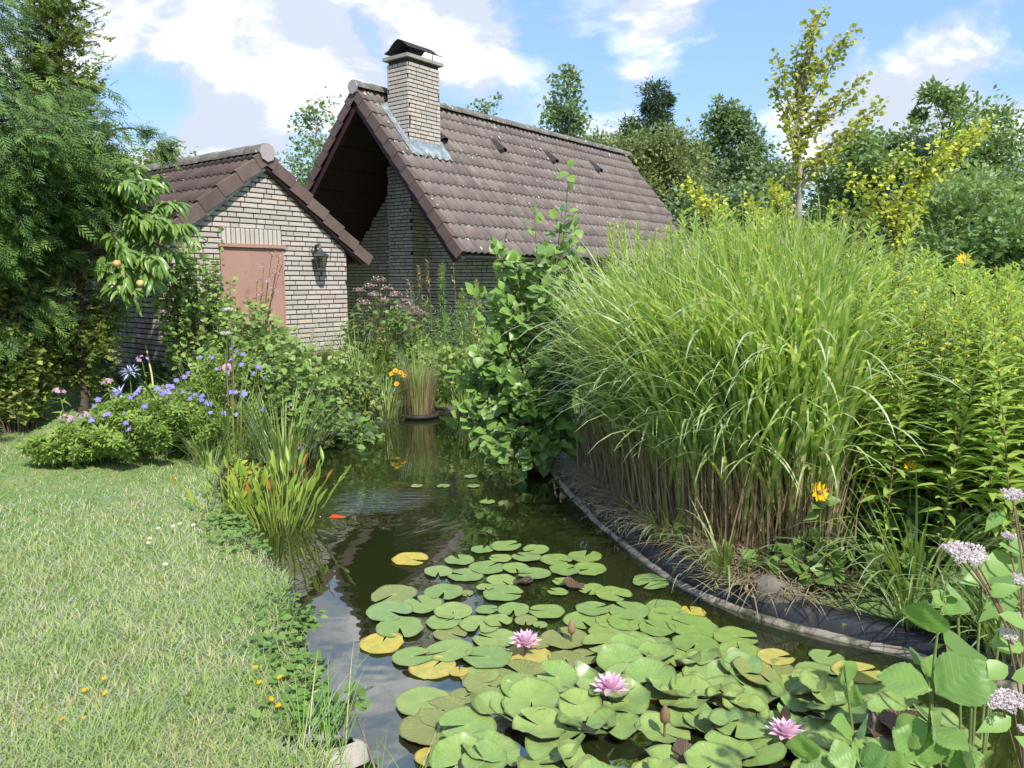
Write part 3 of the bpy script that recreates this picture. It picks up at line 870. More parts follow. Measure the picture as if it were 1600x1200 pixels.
g = G(); lathe(g, o_, [(0, .0), (.022, -.01), (.022, -.11), (.0, -.12)], 8); part('lamp_tube', g, M_PALESTONE, lan)

# scrolled metal ornament on the shed's side wall
orn = thing('wall_ornament', 'small dark scrolled metal ornament on the shed side wall below the window', 'ornament', SH(-.02, 1.6, 1.25))
for (v0, s) in ((1.85, 1), (1.62, .8), (1.30, 1.1)):
    a = np.linspace(0, 4.2 * math.pi, 40); rr = np.linspace(.10, .015, 40) * s
    g = G(); tube(g, [SH(-.03, v0 + math.cos(q) * r_, 1.27 + math.sin(q) * r_) for q, r_ in zip(a, rr)], .008, 5); part('scroll', g, M_BLACK, orn)
g = G(); tube(g, [SH(-.03, 1.1, 1.22), SH(-.03, 1.5, 1.17), SH(-.03, 1.95, 1.25)], .009, 5); part('bar', g, M_BLACK, orn)

# ------------------------------------------------------------------ the house
EV = at(719.5, 393, 12.0)
RB_ = 2.365; TANR = 1.18; TANL = 1.10; HL = 9.25
house = thing('brick_house', 'cream brick house with a steep brown tiled roof and square brick chimney', 'house', (EV[0], EV[1], .35))
HP = lambda a, b_, z: np.array([EV[0], EV[1], 0]) + DA * a + DB * b_ + UP * z
RZ = EV[2] + RB_ * TANR
HO = 1.86; WB0 = .45; WB1 = 6.4
zr = lambda b_: (EV[2] + b_ * TANR) if b_ < RB_ else (RZ - (b_ - RB_) * TANL)
HG = .3
g = G()
prism(g, [HP(HO + .012, WB0 + .012, HG), HP(HO + .012, WB1, HG), HP(HO + .012, WB1, zr(WB1) - .17), HP(HO + .012, RB_, RZ - .17), HP(HO + .012, WB0 + .012, zr(WB0) - .17)], DA * .2)
prism(g, [HP(HO + .212, WB0 + .012, HG), HP(HL - .3, WB0 + .012, HG), HP(HL - .3, WB0 + .012, zr(WB0) - .17), HP(HO + .212, WB0 + .012, zr(WB0) - .17)], DB * .2)
prism(g, [HP(HL - .5, WB0 + .22, HG), HP(HL - .5, WB1, HG), HP(HL - .5, WB1, zr(WB1) - .17), HP(HL - .5, RB_, RZ - .17), HP(HL - .5, WB0 + .22, zr(WB0) - .17)], DA * .2)
prism(g, [HP(HO + .212, WB1, HG), HP(HL - .5, WB1, HG), HP(HL - .5, WB1, zr(WB1) - .17), HP(HO + .212, WB1, zr(WB1) - .17)], -DB * .2)
BR0, BR1, BRP = 2.486, 3.108, .444
prism(g, [HP(HO - BRP + .012, BR0 + .012, HG), HP(HO - BRP + .012, BR1 - .012, HG), HP(HO - BRP + .012, BR1 - .012, zr(BR1) - .2), HP(HO - BRP + .012, BR0 + .012, zr(BR0) - .2)], DA * (BRP - .002))
hwall = part('wall', g, M_MORTAR, house, smooth=False)
slit = (3.60, 3.84, 3.93, 4.8)


def gspan(z):
    lo = max(WB0, (z + .17 - EV[2]) / TANR + .0); hi = min(WB1 - .02, RB_ + (RZ - .17 - z) / TANL)
    return lo, hi


seen = lambda q: 0 if (q[2] > 1.1 and q[0] < 4.3) else 1
lay_bricks(hwall, HP(HO, 0, 0), DB, -DA, lambda z: (BR1, gspan(z)[1]), HG, RZ, 130, 21, holes=(slit, (slit[0] - .03, slit[1] + .03, slit[2] - .26, slit[2])), order=lambda q: q[0] if q[2] > 1.2 else 9 + q[0])
lay_bricks(hwall, HP(HO, 0, 0), DB, -DA, lambda z: (gspan(z)[0], BR0), HG, RZ, 110, 22, order=lambda q: q[0] if .9 < q[2] else 9)
lay_bricks(hwall, HP(HO - BRP, 0, 0), DB, -DA, lambda z: (BR0, BR1), HG, zr(BR1) - .25, 60, 23, order=lambda q: abs(q[2] - 2.2))
lay_bricks(hwall, HP(HO - BRP, BR0, 0), DA, -DB, lambda z: (0, BRP), HG, zr(BR0) - .2, 0, 24)
lay_bricks(hwall, HP(HO, WB0, 0), DA, -DB, lambda z: (0, HL - HO - .3), HG, zr(WB0) - .2, 0, 25, holes=((.12, 1.1, .3, 1.75), (2.2, 3.6, .3, 1.75)))
g = G(); prism(g, [HP(HO - .004, slit[0], slit[2]), HP(HO - .004, slit[1], slit[2]), HP(HO - .004, slit[1], slit[3]), HP(HO - .004, slit[0], slit[3])], DA * .012)
w_ = part('window', g, M_DARKIN, house, smooth=False)
g = G()
for b_ in (slit[0] + .012, (slit[0] + slit[1]) / 2, slit[1] - .012):
    box(g, HP(HO - .02, b_, (slit[2] + slit[3]) / 2), (DB, DA, UP), (.024, .03, slit[3] - slit[2]))
part('window_frame', g, M_MAROON, w_, smooth=False)
g = G(); box(g, HP(HO - .03, (slit[0] + slit[1]) / 2, slit[2] - .015), (DB, DA, UP), (.32, .09, .03)); part('window_sill', g, M_MAROON, w_, smooth=False)
for i in range(4):
    inst('sill_brick', BRICK, hwall, HP(HO, slit[0] + .01 + i * .062, slit[2] - .25), (DB, -DA, UP), (.048, .02, .2))
for (a, b_) in ((.12, 1.1), (2.2, 3.6)):
    g = G(); prism(g, [HP(HO + a, WB0 + .004, .3), HP(HO + b_, WB0 + .004, .3), HP(HO + b_, WB0 + .004, 1.75), HP(HO + a, WB0 + .004, 1.75)], DB * .007)
    w_ = part('window', g, M_DARKIN, house, smooth=False)
    g = G()
    for q in (a + .03, (a + b_) / 2, b_ - .03):
        box(g, HP(HO + q, WB0 - .012, 1.02), (DA, DB, UP), (.06, .03, 1.45))
    part('window_frame', g, M_BLACK, w_, smooth=False)
dR = nrm(-DB - UP * TANR); dL = nrm(DB - UP * TANL)
slR = RB_ * math.sqrt(1 + TANR ** 2); slL = (RB_ + 2.2) * math.sqrt(1 + TANL ** 2)
HT = HP(0, RB_, RZ - .035)
GA = slR / 12
# chimney
CA0, CB0 = .453, 1.531; CLA, CLB = .747, .49
ctop = zr(CB0) + 1.41
inch = lambda u, v: (CA0 - .1 < u < CA0 + CLA + .02) and False
for dn_, sl, nobj_ in ((dR, slR, 300), (dL, slL, 0)):
    out = nrm(np.cross(DA, dn_)); out = out if out[2] > 0 else -out
    g = G(); box(g, HT + dn_ * (sl / 2) + DA * (HL / 2) - out * .035, (DA, dn_, out), (HL - .02, sl - .02, .05)); part('roof_deck', g, M_MAROON, house, smooth=False)
    nrow = 12 if dn_ is dR else 22
    lay_tiles(house, HT + DA * .12, DA, dn_, HL - .12, sl, TILE, sl / nrow, .30, nobj_, 31)
    for i in range(nrow):
        yl = sl - i * sl / nrow
        inst('verge_tile', VERGEM, house, HT + dn_ * max(yl - .34, 0) + out * .012, (DA, dn_, out), (1, min(1, yl / .34), 1))
    # soffit boards and the barge rafter under the deep gable overhang
    for i in range(14):
        y0 = .12 + i * (sl - .2) / 14
        g = G(); box(g, HT + dn_ * (y0 + (sl - .2) / 28) + DA * (HO / 2 + .02) - out * .072, (DA, dn_, out), (HO - .08, (sl - .2) / 14 - .012, .02)); part('soffit_plank', g, M_MAROON, house, smooth=False)
    g = G(); box(g, HT + dn_ * (sl / 2 + .05) + DA * .07 - out * .15, (DA, dn_, out), (.07, sl - .14, .15)); part('rafter', g, M_MAROON, house, smooth=False)
for b_, z in ((1.02, zr(1.02) - .27), (.30, zr(.3) - .28), (RB_, RZ - .36)):
    g = G(); box(g, HP(HO / 2 + .06, b_, z), (DA, DB, UP), (HO - .06, .10, .17)); part('purlin', g, M_MAROON, house, smooth=False)
g = G(); a = np.linspace(math.pi, 2 * math.pi, 9)
c0 = HT + dR * slR - DB * .035 - UP * .03; V = []
for x in (0, .02, HL - .02, HL):
    for q in a:
        s = .9 if x in (0, HL) else 1
        V.append(c0 + DA * x - DB * (math.cos(q) * .06 * s + .02) + UP * math.sin(q) * .06 * s)
    for q in a[::-1]:
        V.append(c0 + DA * x - DB * (math.cos(q) * .054 + .02) + UP * (math.sin(q) * .054 + .001))
k = 18; Q = [[r0 * k + i, r0 * k + (i + 1) % k, (r0 + 1) * k + (i + 1) % k, (r0 + 1) * k + i] for r0 in range(3) for i in range(k)]
g.add(V, [Q, [list(range(k))]]); part('gutter', g, M_BLACK, house)
for i in range(25):
    inst('ridge_tile', RIDGE, house, HT + DA * (-.02 + i * .37) + UP * (.03 + .006 * (i % 2)), (DA, -DB, UP))
g = G(); lathe(g, HT - DA * .026 + UP * .02, [(0, .012), (.118, .012), (.118, -.02)], 8, (DB, UP, -DA)); part('ridge_end_cap', g, M_CAPEND, house, smooth=False)
lichen_spots(house, HT + DA * .12, DA, dR, HL - .2, slR, 420, 9)

cz0 = zr(CB0) - .35
g = G(); box(g, HP(CA0 + CLA / 2, CB0 + CLB / 2, (cz0 + ctop) / 2), (DA, DB, UP), (CLA - .024, CLB - .024, ctop - cz0))
chim = part('chimney', g, M_MORTAR, house, smooth=False)
lay_bricks(chim, HP(CA0, CB0, 0), DA, -DB, lambda z: (0, CLA), zr(CB0) + .02, ctop - .01, 300, 41)
lay_bricks(chim, HP(CA0, CB0, 0), DB, -DA, lambda z: (0, CLB), zr(CB0) + .02, ctop - .01, 300, 42)
lay_bricks(chim, HP(CA0 + CLA, CB0, 0), DB, DA, lambda z: (0, CLB), zr(CB0) + .02, ctop - .01, 0, 43)
lay_bricks(chim, HP(CA0, CB0 + CLB, 0), DA, DB, lambda z: (0, CLA), zr(CB0) + .3, ctop - .01, 0, 44)
g = G(); box(g, HP(CA0 + CLA / 2, CB0 + CLB / 2, ctop + .027), (DA, DB, UP), (CLA + .13, CLB + .11, .055)); part('chimney_slab', g, M_STONE, chim, smooth=False)
g = G(); lathe(g, HP(CA0 + CLA / 2, CB0 + CLB / 2, ctop + .065), [(.13, 0), (.13, .05), (.10, .05), (.10, .0)], 14); part('flue_ring', g, M_STONE, chim)
# curved cowl on four rods
cc0 = HP(CA0 + CLA / 2, CB0 + CLB / 2, ctop + .065)
g = G(); k = 21; V = []
for j, x in enumerate((-.36, .36)):
    for i in range(k):
        s = i / (k - 1) * 2 - 1
        y = s * .33
        z = .255 - .25 * abs(s) ** 1.5 + (.07 * max(0, abs(s) - .72) / .28)
        V.append(cc0 + DA * (x) + DB * y + UP * z)
for j, x in enumerate((-.36, .36)):
    for i in range(k):
        V.append(V[j * k + i] + UP * .012)
Q = [[i, i + 1, k + i + 1, k + i] for i in range(k - 1)] + [[2 * k + i, 3 * k + i, 3 * k + i + 1, 2 * k + i + 1] for i in range(k - 1)]
Q += [[i, 2 * k + i, 2 * k + i + 1, i + 1] for i in range(k - 1)] + [[k + i, k + i + 1, 3 * k + i + 1, 3 * k + i] for i in range(k - 1)]
Q += [[0, k, 3 * k, 2 * k], [k - 1, 3 * k - 1, 4 * k - 1, 2 * k - 1]]
g.add(V, [Q]); part('chimney_cowl', g, M_COWL, chim)
for sa in (-1, 1):
    for sb in (-1, 1):
        g = G(); tube(g, [cc0 + DA * sa * .26 + DB * sb * .20, cc0 + DA * sa * .27 + DB * sb * .21 + UP * .165], .009, 6); part('cowl_rod', g, M_BLACK, chim)
# lead flashing round its foot
outR = nrm(np.cross(DA, dR)); outR = outR if outR[2] > 0 else -outR
RP = lambda a, b_, h=.05: HP(a, b_, zr(b_) - .035) + outR * h
g = G(); k = 17; V = []
xs = np.linspace(CA0 - .13, CA0 + CLA + .12, k)
for i, x in enumerate(xs):
    xc = min(max(x, CA0 - .012), CA0 + CLA + .012)
    wv = .02 * math.sin(i * 2.2)
    V += [HP(xc, CB0 - .014, zr(CB0) + .10), HP(xc, CB0 - .016, zr(CB0) - .0 + .03), RP(x, CB0 - .06, .075), RP(x, CB0 - .15 + wv, .062 + .012 * math.cos(i * 2.2))]
Q = [[4 * i + j, 4 * i + 4 + j, 4 * i + 5 + j, 4 * i + 1 + j] for i in range(k - 1) for j in range(3)]
g.add(V, [Q])
for (a_in, a_out) in ((CA0 - .014, CA0 - .13), (CA0 + CLA + .014, CA0 + CLA + .12)):
    ys = np.linspace(CB0 - .10, CB0 + CLB + .12, 10); V = []
    for i, b_ in enumerate(ys):
        bb = min(max(b_, CB0 - .014), CB0 + CLB)
        V += [HP(a_in, bb, zr(b_) + .12), HP(a_in, bb, zr(b_) + .045), RP((a_in * .7 + a_out * .3), b_, .075), RP(a_out + .015 * math.sin(i * 3), b_, .07)]
    Q = [[4 * i + j, 4 * i + 4 + j, 4 * i + 5 + j, 4 * i + 1 + j] for i in range(9) for j in range(3)]
    g.add(V, [Q])
part('chimney_flashing', g, M_LEAD, chim)
# hooded roof vents
for (a, b_) in ((1.42, 1.76), (3.15, 1.80), (4.95, 1.80), (6.75, 1.80)):
    g = G(); k = 9; V = []
    for y, hgt in ((-.22, .02), (.10, .11)):
        for i in range(k):
            q = math.pi * i / (k - 1); V.append(RP(a, b_, 0.05) + dR * y + DA * math.cos(q) * .10 + outR * math.sin(q) * hgt)
    Q = [[i, i + 1, k + i + 1, k + i] for i in range(k - 1)]
    g.add(V, [Q]); part('roof_vent', g, M_COWL, house)

# ------------------------------------------------------------------ plant builders
ALDER_T = leaf_tpl([0, .26, .38, .42, .37, .20, .03], .22, .22, wave=.06)
ROUND_T = leaf_tpl([0, .34, .46, .42, .25, 0], .2, .2)
OVAL_T = leaf_tpl([0, .20, .28, .22, .10, 0], .25, .25)
LANCE_T = leaf_tpl([.01, .085, .10, .075, .04, 0], .35, .35)
PEACH_T = leaf_tpl([0, .10, .13, .115, .07, 0], .4, .45)
ARROW_T = leaf_tpl([0, .085, .115, .10, .055, 0], .5, .15)
DIA = diamond(.28); DIAW = diamond(.42, .25); DIAN = diamond(.13, .2, 1, .4, .25)
FAN_T = (np.array([[0, 0, 0], [-.45, .7, .08], [-.2, .95, .02], [.2, .95, .02], [.45, .7, .08]], float), [np.array([[0, 4, 3], [0, 3, 2], [0, 2, 1]])], np.array([0, .7, 1, 1, .7]))


def frond(n=6, spread=.42, w=.062, droop=.25):
    """flat feathery spray of a thuja"""
    V = []; T = []; U = []
    def blade(a, b_, ww):
        a = np.array(a, float); b_ = np.array(b_, float); d = b_ - a; s = np.array([-d[1], d[0], 0]); s = s / (np.linalg.norm(s) + 1e-9) * ww
        i = len(V); V.extend([a, (a + b_) / 2 + s, b_, (a + b_) / 2 - s]); T.extend([[i, i + 3, i + 2], [i, i + 2, i + 1]]); U.extend([0, .5, 1, .5])
    z = lambda y: -droop * y * y
    blade([0, 0, 0], [0, 1, z(1)], w * .8)
    for i in range(n):
        y = .12 + .8 * i / n; sd = 1 if i % 2 else -1; L = spread * (1.1 - .75 * y)
        blade([0, y, z(y)], [sd * L * .75, y + L * .8, z(y + L * .7) - .03], w)
    V = np.array(V); return V, [np.array(T)], np.array(U)


FROND = frond(9, .40, .036, .35); FROND2 = frond(5, .36, .08, .1)


def palm_leaf(n=5, w=.14):
    """cut geranium leaf: lobes spread from one point"""
    V = []; T = []; U = []
    for i in range(n):
        a = (i - (n - 1) / 2) * 1.05; i0 = len(V); L = 1 - .18 * abs(i - (n - 1) / 2)
        d = np.array([math.sin(a), math.cos(a), 0]); s = np.array([d[1], -d[0], 0])
        V += [np.zeros(3), d * L * .6 + s * w + [0, 0, .05], d * L - [0, 0, .08], d * L * .6 - s * w + [0, 0, .05]]
        T += [[i0, i0 + 1, i0 + 2], [i0, i0 + 2, i0 + 3]]; U += [0, .6, 1, .6]
    return np.array(V), [np.array(T)], np.array(U)


PALM = palm_leaf()


def tpl_mesh(name, tpl, mat, tint=0.0):
    g = G(); g.add(tpl[0], tpl[1], tint, tpl[2]); return g.mesh(name, mat)


_LM = {}


def place_leaves(parent, P, D, Nn, S, tpl, mat, nparts=0, name='leaf', rest='foliage', mats2=None):
    """the leaves that show largest as objects of their own, the rest joined into one part"""
    P, D, S = np.asarray(P, float), np.asarray(D, float), np.asarray(S, float)
    Nn = np.broadcast_to(np.asarray(Nn, float), P.shape)
    k = len(P)
    if nparts:
        dist = np.linalg.norm(P - [0, 0, CZ], axis=1)
        order = np.argsort(-(S / dist) - .6 * (P[:, 1].max() - P[:, 1]) * S.mean() / dist.mean())
    else:
        order = np.arange(k)
    y = nrm(D); z = nrm(Nn - (Nn * y).sum(1, keepdims=True) * y + 1e-6); x = np.cross(y, z)
    key = (id(tpl), mat.name)
    if nparts and key not in _LM:
        _LM[key] = tpl_mesh(name, tpl, mat)
    for i in order[:nparts]:
        inst(name, _LM[key], parent, P[i], (x[i], y[i], z[i]), (S[i] * (.85 + .3 * rng.random()), S[i], S[i]))
    r_ = order[nparts:]
    if len(r_):
        g = G(); scatter(g, tpl, P[r_], D[r_], Nn[r_], S[r_]); part(rest, g, mat, parent, kind='stuff')


def leaf_frame(k, out, up=.3, rnd=.7, nup=.8):
    """leaf directions and normals: outwards, slightly up or down, with scatter"""
    D = nrm(out + rand_dir(k) * rnd + UP * up)
    N_ = nrm(UP * nup + rand_dir(k) * .6 + out * .25)
    return D, N_


def bush(name, label, cat, x, y, H, Rad, nst, nleaf, size, tpl, mat, smat=None, nparts=0, up=.25, stem_r=.006, lo=.15, group=None, topw=1.0, z0=None, rnd=.8, squash=1.0, rest='foliage'):
    z0 = gz1(x, y) if z0 is None else z0
    th = thing(name, label, cat, (x, y, z0), group); base = np.array([x, y, z0])
    g = G(); P = []; O = []
    for i in range(nst):
        a = rng.random() * 6.283; r_ = Rad * math.sqrt(rng.random()); h = H * (1 - .45 * (r_ / Rad) ** 2) * (.75 + .3 * rng.random())
        tip = base + [math.cos(a) * r_ * topw, math.sin(a) * r_ * topw * squash, h]
        b0 = base + [math.cos(a) * r_ * .35, math.sin(a) * r_ * .35 * squash, -.02]
        pts = bez(b0, tip, [math.cos(a) * r_ * .15, math.sin(a) * r_ * .15, h * .12], 7)
        tube(g, pts, np.linspace(stem_r, stem_r * .35, 7), 4, rng.random())
        k = max(1, nleaf // nst); s = lo + (1 - lo) * rng.random(k) ** .8
        f = s * 6; i0 = np.minimum(f.astype(int), 5); fr = (f - i0)[:, None]
        p_ = pts[i0] * (1 - fr) + pts[i0 + 1] * fr
        an = rng.random(k) * 6.283; o = np.stack([np.cos(an), np.sin(an), np.zeros(k)], -1)
        P.append(p_ + o * size * .5 * rng.random((k, 1))); O.append(o)
    if smat is not None:
        part('stem', g, smat, th, kind='stuff')
    P = np.concatenate(P); O = np.concatenate(O)
    P[:, 2] = np.maximum(P[:, 2], z0 + .01)
    D, N_ = leaf_frame(len(P), O, up, rnd)
    place_leaves(th, P, D, N_, size * (.6 + .6 * rng.random(len(P))), tpl, mat, nparts, rest=rest)
    return th, base


def tree(name, label, x, y, ztop, ells, nleaf, size, tpl, mat, bark, tr=.15, nclump=60, clump=.12, droop=.0, group=None, cat='tree', z0=None, trunk_top=.9, limb=True, hollow=.5):
    """tapered trunk with limbs and a crown of leaf clumps in the given ellipsoids (x, y, z, rx, ry, rz)"""
    z0 = gz1(x, y) if z0 is None else z0
    th = thing(name, label, cat, (x, y, z0), group); g = G()
    zt = z0 + (ztop - z0) * trunk_top; k = 9
    tp = np.array([[x + .15 * tr * math.sin(i * 1.7) * i, y + .15 * tr * math.cos(i * 2.1) * i, z0 - .1 + (zt - z0) * i / (k - 1)] for i in range(k)])
    tube(g, tp, np.linspace(tr, tr * .18, k), 7)
    vol = np.array([e[3] * e[4] * e[5] for e in ells]) ** .75; vol = vol / vol.sum(); P = []; O = []
    for e, v in zip(ells, vol):
        kc = max(3, int(nclump * v)); d = rand_dir(kc); rr = (hollow + (1 - hollow) * rng.random(kc) ** .6)[:, None]
        cs = np.array(e[:3]) + d * rr * np.array(e[3:])
        cs = cs + rng.normal(0, .12, cs.shape) * np.array(e[3:])
        kl = max(1, int(nleaf * v / kc)); em = np.mean(e[3:])
        for c, dd in zip(cs, d):
            if limb and c[2] > z0:
                s = np.clip((c[2] - z0) / (zt - z0) - .18, .12, .97); a = tp[int(s * (k - 1))]
                tube(g, bez(a, c, [0, 0, .12 * np.linalg.norm(c - a)], 5), np.linspace(tr * .28, tr * .05, 5) * (1 - .5 * s), 4)
            n_ = int(kl * (.5 + rng.random())); off = rng.normal(0, 1, (n_, 3)) * em * clump * (.7 + .6 * rng.random()) * [1.15, 1.15, .8]
            P.append(c + off); O.append(nrm(off + dd * .4 * em * clump))
    part('trunk', g, bark, th)
    P = np.concatenate(P); O = np.concatenate(O); keep = P[:, 2] > z0 + .05; P, O = P[keep], O[keep]
    D, N_ = leaf_frame(len(P), O, .1 - droop, .8)
    g = G(); scatter(g, tpl, P, D, N_, size * (.6 + .7 * rng.random(len(P)))); part('crown', g, mat, th, kind='stuff')
    return th


def flower_mesh(name, n, w, mats, cup=.2, centre=.18, cmat=1, len_=1.0):
    """open flower of radius 1 facing +Z"""
    g = G(); tpl = leaf_tpl([.05, w * .8, w, w * .75, .02], .1, -cup)
    a = np.arange(n) * 2 * np.pi / n; D = np.stack([np.cos(a), np.sin(a), np.zeros(n)], -1)
    scatter(g, tpl, D * centre * .5, D, UP, np.full(n, len_) * (.92 + .16 * np.random.default_rng(n).random(n)), .3)
    if centre:
        lathe(g, (0, 0, .02), [(centre, 0), (centre * .95, centre * .5), (centre * .5, centre * .8), (0, centre * .85)], 8, None, .5, cmat)
    return g.mesh(name, mats)


def facing(n):
    n = nrm(n); x = nrm(np.cross([.3, .9, .2], n)); return x, np.cross(n, x), n


TOCAM = lambda p: nrm(np.array([0, 0, CZ + .6]) - p)

# ------------------------------------------------------------------ trees behind the house and beyond the garden
BT = 'trees beyond the garden'
tree('birch_tree', 'slender open birch standing alone above the middle of the house ridge', 2.05, 30, 9.6, [(2.05, 30, 8.9, .45, .45, .8), (1.95, 30, 7.6, .8, .8, .8), (2.15, 30, 6.3, .95, .9, 1.0)], 4200, .16, DIAW, L_BIRCH, M_BIRCH, .09, 60, .2, group=BT)
tree('birch_tree', 'pale young tree top peeping over the ridge right of the chimney', -.75, 33, 9.4, [(-.75, 33, 8.7, .3, .3, .8), (-.7, 33, 7.6, .7, .6, .7)], 700, .14, DIAW, L_BIRCH, M_BIRCH, .06, 18, .25, group=BT)
tree('birch_tree', 'thin wispy tree top just over the ridge beside the pale young one', -1.55, 33, 9.2, [(-1.5, 33, 8.6, .35, .3, .5), (-.1, 33, 7.9, .5, .4, .4)], 400, .12, DIAW, L_BIRCH, M_BIRCH, .05, 16, .25, group=BT)
tree('conifer_tree', 'dark conifer with a broad crown behind the end of the house roof', 6.75, 38, 10.8, [(6.8, 38, 10.0, .8, .8, .7), (6.6, 38, 8.7, 1.35, 1.3, .9), (6.9, 38, 7.4, 1.5, 1.4, 1.0)], 12000, .24, DIAN, L_DCON, M_BARK, .2, 70, .2, group=BT)
tree('willow_tree', 'bushy olive green willow behind the right end of the roof', 4.6, 27, 6.9, [(3.5, 27, 5.0, 1.3, 1.2, 1.6), (5.3, 27, 5.2, 1.3, 1.2, 1.6), (4.4, 26.6, 4.0, 2.2, 1.5, 2.0), (5.8, 26.5, 3.0, 1.4, 1.3, 2.0)], 30000, .16, DIA, L_WILLOW, M_BARK, .14, 190, .17, group=BT)
tree('birch_tree', 'full pyramid shaped grey green birch right of the willow', 8.4, 30, 8.5, [(8.1, 30, 7.6, .55, .55, .9), (8.2, 30, 6.3, 1.15, 1.0, 1.1), (8.9, 30, 4.9, 1.75, 1.4, 1.3), (8.2, 29.7, 3.2, 1.7, 1.4, 1.5), (9.5, 29.7, 2.8, 1.4, 1.4, 1.4)], 42000, .15, DIAW, L_BIRCH, M_BIRCH, .15, 260, .2, group=BT)
tree('pine_tree', 'large grey green pine with open upper branches at the right edge of the garden', 15.4, 28, 8.3, [(14.8, 28, 7.7, .9, .9, .6), (15.6, 28, 6.4, 2.2, 1.8, 1.0), (16.6, 28, 5.0, 2.2, 1.8, 1.4), (14.6, 28, 4.6, 2.2, 1.7, 1.3)], 20000, .2, DIA, L_MIDT, M_BARK, .22, 110, .17, group=BT)
tree('pine_tree', 'dark round topped pine left of the large grey green pine', 13.3, 29, 6.8, [(13.2, 29, 6.0, 1.0, 1.0, .7), (12.9, 29, 4.9, 1.5, 1.2, 1.0), (13.2, 29, 3.6, 1.9, 1.4, 1.0)], 12000, .22, DIAN, L_DCON, M_BARK, .2, 80, .2, group=BT)
tree('conifer_tree', 'dark conifer cut off at the right edge above the feathery bush', 20.6, 30, 7.2, [(20.6, 30, 6.0, 1.3, 1.2, 1.1), (20.2, 30, 4.4, 1.5, 1.3, 1.2)], 4000, .2, DIAN, L_DCON, M_BARK, .2, 50, .2, group=BT)
tree('blue_spruce', 'small blue spruce between the yellow branches at the right', 8.2, 15.5, 4.2, [(8.2, 15.5, 3.9, .35, .3, .5), (8.1, 15.5, 3.1, .85, .7, .5), (8.4, 15.5, 2.3, 1.0, .8, .6)], 11000, .12, DIAN, L_BCON, M_BARK, .1, 70, .2, cat='tree')
tree('globe_bush', 'dense rounded mid green conifer bush below the blue spruce', 7.55, 13.2, 3.1, [(7.55, 13.2, 2.0, .75, .75, 1.25)], 6500, .07, FROND2, L_DSHRUB, M_BARK, .08, 150, .13, cat='bush', hollow=.85)
tree('feathery_tree', 'light green feathery tree at the right edge behind the goldenrod', 7.3, 12.0, 3.6, [(6.9, 12, 2.9, .7, .6, .45), (7.7, 12, 2.6, .8, .7, .5), (7.2, 11.8, 2.0, 1.0, .7, .6)], 11000, .12, FROND2, L_SHRUB, M_BARK, .07, 80, .22)
tree('evergreen_bush', 'dark leathery evergreen bush low at the right edge behind the goldenrod', 7.0, 10.6, 2.5, [(7.0, 10.6, 1.75, 1.1, .8, .75)], 6000, .11, DIAW, L_DSHRUB, M_BARK, .05, 60, .18, cat='bush')
tree('garden_tree', 'loose grey green tree in the gap left of the ginkgo trunk', 5.1, 20, 3.9, [(5.4, 20, 3.2, 1.2, 1.0, .7), (5.0, 20, 2.2, 1.7, 1.1, .9)], 8000, .13, DIAW, L_BIRCH, M_BARK, .08, 55, .2)
tree('garden_tree', 'mid green tree filling the gap right of the ginkgo trunk', 8.3, 18, 4.9, [(8.0, 18, 4.2, 1.1, .9, .7), (8.6, 18, 3.2, 1.6, 1.1, .9), (7.6, 18, 2.3, 1.7, 1.1, .9)], 13000, .13, DIAW, L_MIDT, M_BARK, .1, 80, .2)
tree('birch_tree', 'pale birch in the gap between the shed roof and the house gable', -6.9, 28, 8.2, [(-6.7, 28, 7.3, .7, .6, .9), (-7.0, 28, 5.9, 1.0, .9, 1.0), (-7.3, 28, 4.6, .9, .9, .9)], 2600, .14, DIAW, L_BIRCH, M_BIRCH, .08, 50, .22, group=BT)
tree('garden_tree', 'yellowish tree top just showing over the shed ridge', -10.8, 25, 6.0, [(-10.9, 25, 5.3, .9, .7, .55), (-11.8, 25, 5.0, .8, .7, .5)], 1500, .12, DIAW, L_GCYP, M_BARK, .08, 30, .25, group=BT)
g = G(); k = 30000
a = rng.random(k) * 2 * np.pi; rr = 62 + 9 * rng.random(k); hh = (3.2 + 2.2 * vnoise(np.cos(a) * 30, np.sin(a) * 30, .5, 8)) * rng.random(k) ** .7
P = np.stack([np.sin(a) * rr, np.cos(a) * rr, hh + .2], -1); D, N_ = leaf_frame(k, rand_dir(k), .1)
scatter(g, DIAW, P, D, N_, .8 + .6 * rng.random(k)); part('distant_wood', g, L_MIDT, None, kind='stuff')

